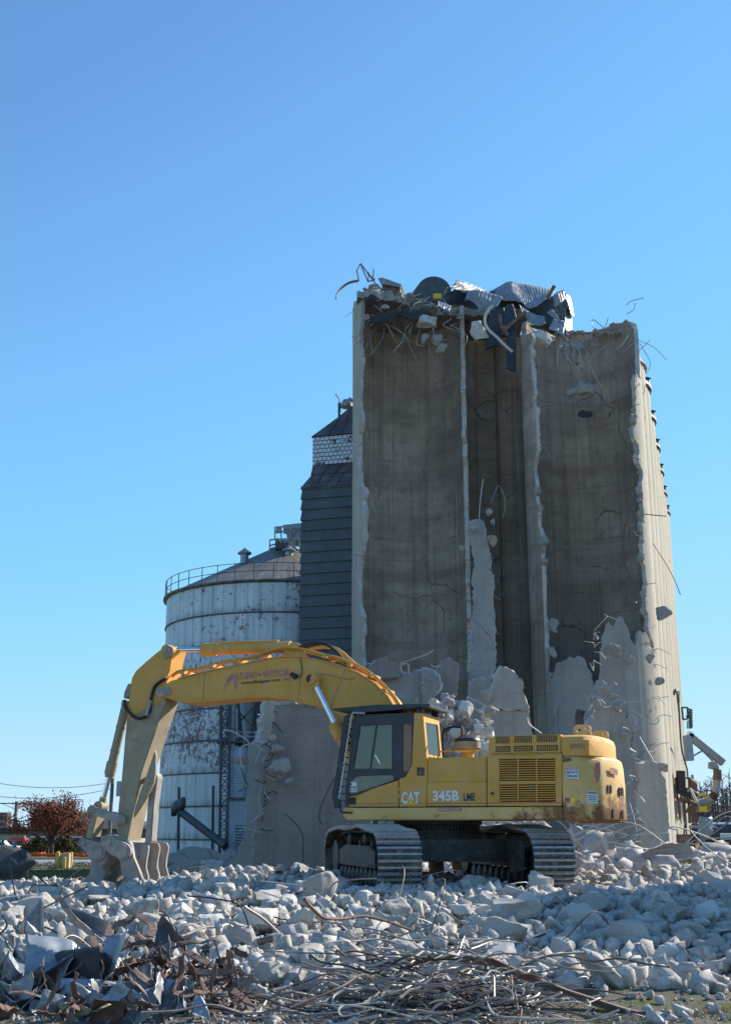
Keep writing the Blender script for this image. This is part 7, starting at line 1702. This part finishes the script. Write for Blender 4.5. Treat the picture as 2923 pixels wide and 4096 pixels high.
air([(1222, 325), (1220, 390), (1230, 425), (1255, 448)], f4, .014, 'rebar_light', 'pale J shaped rod near the big rounded pale boulder', 14)
air([(750, 340), (830, 320), (900, 290), (950, 285)], f4, .016, 'rebar', 'grey rod lying on chunks above the scrap metal', 14.6)
air([(985, 285), (1010, 275), (1040, 290), (1060, 315)], f4, .016, 'rebar_light', 'short pale hooked rod on the rubble', 15)
air([(960, 395), (1000, 398), (820, 410), (700, 440)][::-1], f5, .012, 'rebar', 'thin rod crossing before the long slanting chunk', 12.6)
air([(1580, 440), (1500, 455), (1400, 485), (1290, 500)], f5, .012, 'rebar_light', 'thin pale rod low over the bare dirt', 13)
air([(845, 145), (880, 180), (915, 220)], f5, .014, 'rebar_light', 'short pale rod beside the track end', 18)
air([(1335, 1930), (1480, 1840), (1640, 1725)], zq, .03, 'rebar', 'long grey rod slanting up beyond the concrete beam piece', 33)
g_ = random.Random(61)
for k in range(52):                          # rods scattered through the rubble
    x, y = frustum(g_, 14, 30); b = Vector((x, y, height(x, y) + .05)); L = g_.uniform(.4, 1.5); a = g_.uniform(0, 6.28); e = g_.uniform(-.05, .7)
    d = Vector((math.cos(a) * math.cos(e), math.sin(a) * math.cos(e), math.sin(e))) * L; s_ = Vector((g_.uniform(-.3, .3), g_.uniform(-.3, .3), g_.uniform(0, .35))) * L
    if in_tracks(x, y, .6): continue
    bent_rod('rebar', [b, b + d * .35 + s_, b + d * .7 + s_ * .6, b + d], g_.uniform(.008, .014), g_.choice(['rebar', 'rebar_light', 'rust', 'cable']), 'bent rebar end poking out of the rubble field', 'rebar', 'rods poking out of the rubble', 5, 5)
for k in range(34):                          # tangle over the debris slope
    x, y = g_.uniform(4.5, 11), g_.uniform(28, 44)
    if x / y > .33: continue
    b = Vector((x, y, height(x, y) + .2)); L = g_.uniform(1, 3.2); a = g_.uniform(-.6, .6) + (3.14 if g_.random() < .5 else 0); d = Vector((math.cos(a), math.sin(a), g_.uniform(-.2, .45))) * L; s_ = Vector((g_.uniform(-.3, .3), 0, g_.uniform(0, .4))) * L
    bent_rod('rebar', [b, b + d * .35 + s_, b + d * .7 + s_ * .6, b + d], g_.uniform(.014, .026), g_.choice(['rebar', 'rebar_light', 'rebar_light']), 'long bent rod strewn over the debris slope behind the counterweight', 'rebar', 'rods on the debris slope', 5, 5)
RG = 'tangled rods in the rebar heap'
for k in range(230):                         # the heap of rods
    u_, v_ = g_.gauss(0, .42), g_.gauss(0, .33)
    b = Vector((.72 + u_ * 1.6, 12.15 + v_ * 1.7, 0)); hh = max(.06, .66 * math.exp(-(u_ * u_ + v_ * v_) / .3))
    b.z = height(b.x, b.y) + g_.uniform(.02, hh); L = g_.uniform(.5, 1.9); a = g_.uniform(0, 6.28); P = [b]; n_ = g_.randint(3, 7); curl = g_.uniform(-1.3, 1.3)
    for i in range(n_):
        a += curl * g_.uniform(.2, 1.1) + g_.uniform(-.3, .3); q = P[-1] + Vector((math.cos(a), math.sin(a) * .7, g_.uniform(-.35, .35))) * (L / n_)
        q.z = max(height(q.x, q.y) + .01, min(q.z, height(q.x, q.y) + hh + .12)); P.append(q)
    bent_rod('rebar', P, g_.uniform(.007, .0125), g_.choice(['rebar', 'rebar_light', 'rebar_light', 'rebar', 'rebar', 'cable', 'rust']), 'bent steel rod tangled in the rebar heap', 'rebar', RG, 5, 5, None, k >= 130)

# ---------------------------------------------------------------- scrap metal heap
def sh_at(x, y, w, h, seed, label, mat='steel', rot=(0, 0, 0), Y=None, lift=.1, **k):
    p = on_ground(*f4(x, y)) if Y is None else atY(*f4(x, y), Y)
    return sheet('scrap_sheet', label, p + up * .06, w * 1.15, h * 1.15, seed, mat, rot, cat='sheet metal', th=.004, **{**k, 'folds': k.get('folds', 4) + 3, 'rough': .014, 'angle': 18})
sh_at(95, 430, .62, .62, 11, 'pale tall folded sheet standing at the end of the scrap heap', 'steel', (1.2, .2, .3), 12.6, folds=4, ang=1.5, rough=.05)
sh_at(180, 350, .42, .3, 12, 'rolled pale sheet tube on the tall folded sheet', 'steel', (.3, .1, .1), 12.9, folds=3, ang=2.4)
sh_at(340, 470, 1.0, .55, 13, 'large dented galvanised panel in the middle of the scrap heap', 'steel', (.75, -.1, .25), 12.5, folds=7, ang=1.0, rough=.05)
sh_at(300, 560, .75, .45, 14, 'dark blue sheet sagging under the large dented panel', 'galv_dark', (1.0, .1, -.1), 12.2, folds=3, ang=.8, rough=.05)
sh_at(490, 500, .42, .6, 15, 'upright bent panel joined to the large dented panel', 'steel', (1.2, .1, -.3), 12.2, folds=3, ang=.9)
sh_at(430, 650, .62, .42, 16, 'smooth grey panel leaning low before the upright bent panel', 'steel', (.9, .25, .4), 11.7, folds=2, ang=.6, rough=.03)
sh_at(260, 690, .5, .3, 17, 'pale crumpled panel at the foot of the scrap heap', 'steel', (.8, -.3, -.2), 11.5, folds=4, ang=1.2)
sh_at(375, 285, .6, .6, 18, 'dull crumpled sheet on the rubble behind the scrap heap', 'steel', (.9, .2, .4), 13.9, folds=6, ang=1.6, rough=.07)
sh_at(590, 600, .34, .15, 19, 'small flat pinkish plate lying on top of the scrap heap', 'sheet', (1.1, .05, .1), 11.9, folds=1, ang=.3, rough=.02)
sh_at(830, 640, .55, .4, 20, 'shredded white sheet at the front of the rusty strips', 'sheet', (.9, .1, .2), 11.6, folds=8, ang=2.0, rough=.08)
sh_at(60, 700, .6, .4, 23, 'crumpled silvery sheet at the front end of the scrap heap', 'steel', (.7, .3, .8), 11.3, folds=8, ang=2.0, rough=.09)
sh_at(20, 560, .45, .5, 24, 'dark crushed sheet under the tall folded sheet', 'galv_dark', (.9, .2, .5), 12.1, folds=6, ang=1.5, rough=.08)
sh_at(1060, 570, .3, .16, 25, 'pale torn plate at the rubble edge of the rusty strips', 'sheet', (1.0, .1, .3), 12.3, folds=3, ang=1.0)
sh_at(900, 520, .3, .2, 26, 'grey twisted plate among the rusty strips', 'steel', (1.1, .4, .1), 12.4, folds=4, ang=1.4)
sh_at(735, 390, .2, .35, 27, 'narrow dull plate standing behind the rusty strips', 'galv_dark', (1.3, .2, .2), 12.9, folds=2, ang=.8)
g_ = random.Random(83)
for k in range(54):
    x, y = g_.uniform(-20, 560), g_.uniform(400, 715)
    if k > 25: x, y = g_.uniform(-20, 900), g_.uniform(640, 765)
    Y_ = 13.0 - (y - 300) / 260
    sheet('scrap_sheet', 'small torn and crumpled sheet piece in the scrap heap', atY(*f4(x, y), Y_) if k <= 25 else on_ground(*f4(x, y - 40)) + up * g_.uniform(.03, .12), g_.uniform(.25, .6), g_.uniform(.15, .4), 600 + k, g_.choice(['steel', 'steel', 'galv_dark', 'sheet', 'rust']), (g_.uniform(.2, 1.5), g_.uniform(-.6, .6), g_.uniform(0, 6.28)), g_.randint(4, 7), 1.7, .03, cat='sheet metal', group='torn sheet pieces in the scrap heap', nx=24, ny=18, th=.004)
air([(10, 719), (25, 650), (60, 605), (100, 600)], f4, .022, 'rebar_light', 'thick pale curved bar at the front end of the scrap heap', 11.2)
sh_at(110, 612, .26, .05, 28, 'short rusty plate edge beside the thick pale curved bar', 'rust', (.3, .1, .2), 11.4, folds=1, ang=.3)
for k in range(135):
    t = g_.random(); x, y = 430 + 640 * t + g_.uniform(-40, 40), 300 + 300 * g_.random() + 120 * t
    if k > 77: x, y = g_.uniform(200, 1060), g_.uniform(610, 765)
    Y_ = 13.3 - (y - 260) / 260
    sheet('scrap_strip', 'rusty brown twisted strip in the scrap heap', atY(*f4(x, y), Y_) if k <= 77 else on_ground(*f4(x, y - 40)) + up * g_.uniform(.02, .14), g_.uniform(.3, 1.0), g_.uniform(.03, .095), 400 + k, g_.choice(['rust', 'rust', 'rust', 'tan', 'galv_dark', 'sheet']) if k % 3 == 0 else 'rust', (g_.uniform(0, 3.1), g_.uniform(-1.2, 1.2), g_.uniform(0, 6.28)), g_.randint(3, 6), 2.0, .04, cat='metal strip', group='rusty strips in the scrap heap', nx=44, ny=4, th=.006)
loops = [([(480, 330), (500, 280), (560, 265), (600, 235), (640, 250), (680, 285), (670, 330)], 'rusty flat bar arching over the scrap heap'), ([(420, 330), (425, 370), (470, 395), (520, 380)], 'curled rusty band at the back of the scrap heap'), ([(505, 450), (500, 410), (530, 385), (570, 360)], 'pale edged band curling out of the scrap heap'), ([(600, 680), (700, 620), (780, 560), (830, 545)], 'thick rusty bar slanting across the scrap heap'), ([(830, 395), (900, 435), (960, 465)], 'straight rusty angle behind the twisted strips'), ([(760, 440), (850, 480), (960, 490), (1040, 480)], 'rusty flat bar running to the rubble edge'), ([(870, 717), (930, 670), (1000, 635)], 'short thick rusty bar before the shredded white sheet'), ([(1020, 560), (1090, 610), (1130, 670), (1145, 705)], 'bent rusty bar at the scrap heap corner')]
for k, (pts, lb) in enumerate(loops):
    P = spline([atY(*f4(*q), 12.9 - (q[1] - 260) / 300 - .02 * i) for i, q in enumerate(pts)], 5); mb = MB()
    for a, b in zip(P, P[1:]): mb.beam(a, b, .075, .014, 0, (.3, -.6, .7))
    mb.build('flat_bar', 'rust', None, lb, 'steel bar')

# the small lumps and wires beyond the individually built ones, one object each
mb = MB(); mm = []
for m_, e_ in LUMPS:
    nm = m_.materials[0]
    if nm not in mm: mm.append(nm)
    mb.add([e_ @ v.co for v in m_.vertices], [tuple(p.vertices) for p in m_.polygons], mm.index(nm))
mb.build('concrete_lumps', mm, None, 'many small concrete lumps clinging to torn walls, rims and heaps', 'rubble', kind='stuff', angle=24)
mb = MB(); mm = []
for P, r_, nm in WIRES:
    if nm not in mm: mm.append(nm)
    mb.tube(P, r_, 4, mm.index(nm))
mb.build('rebar_wires', mm, None, 'many thin rebar wires sticking out of torn concrete and the rebar heap', 'rebar', kind='stuff')
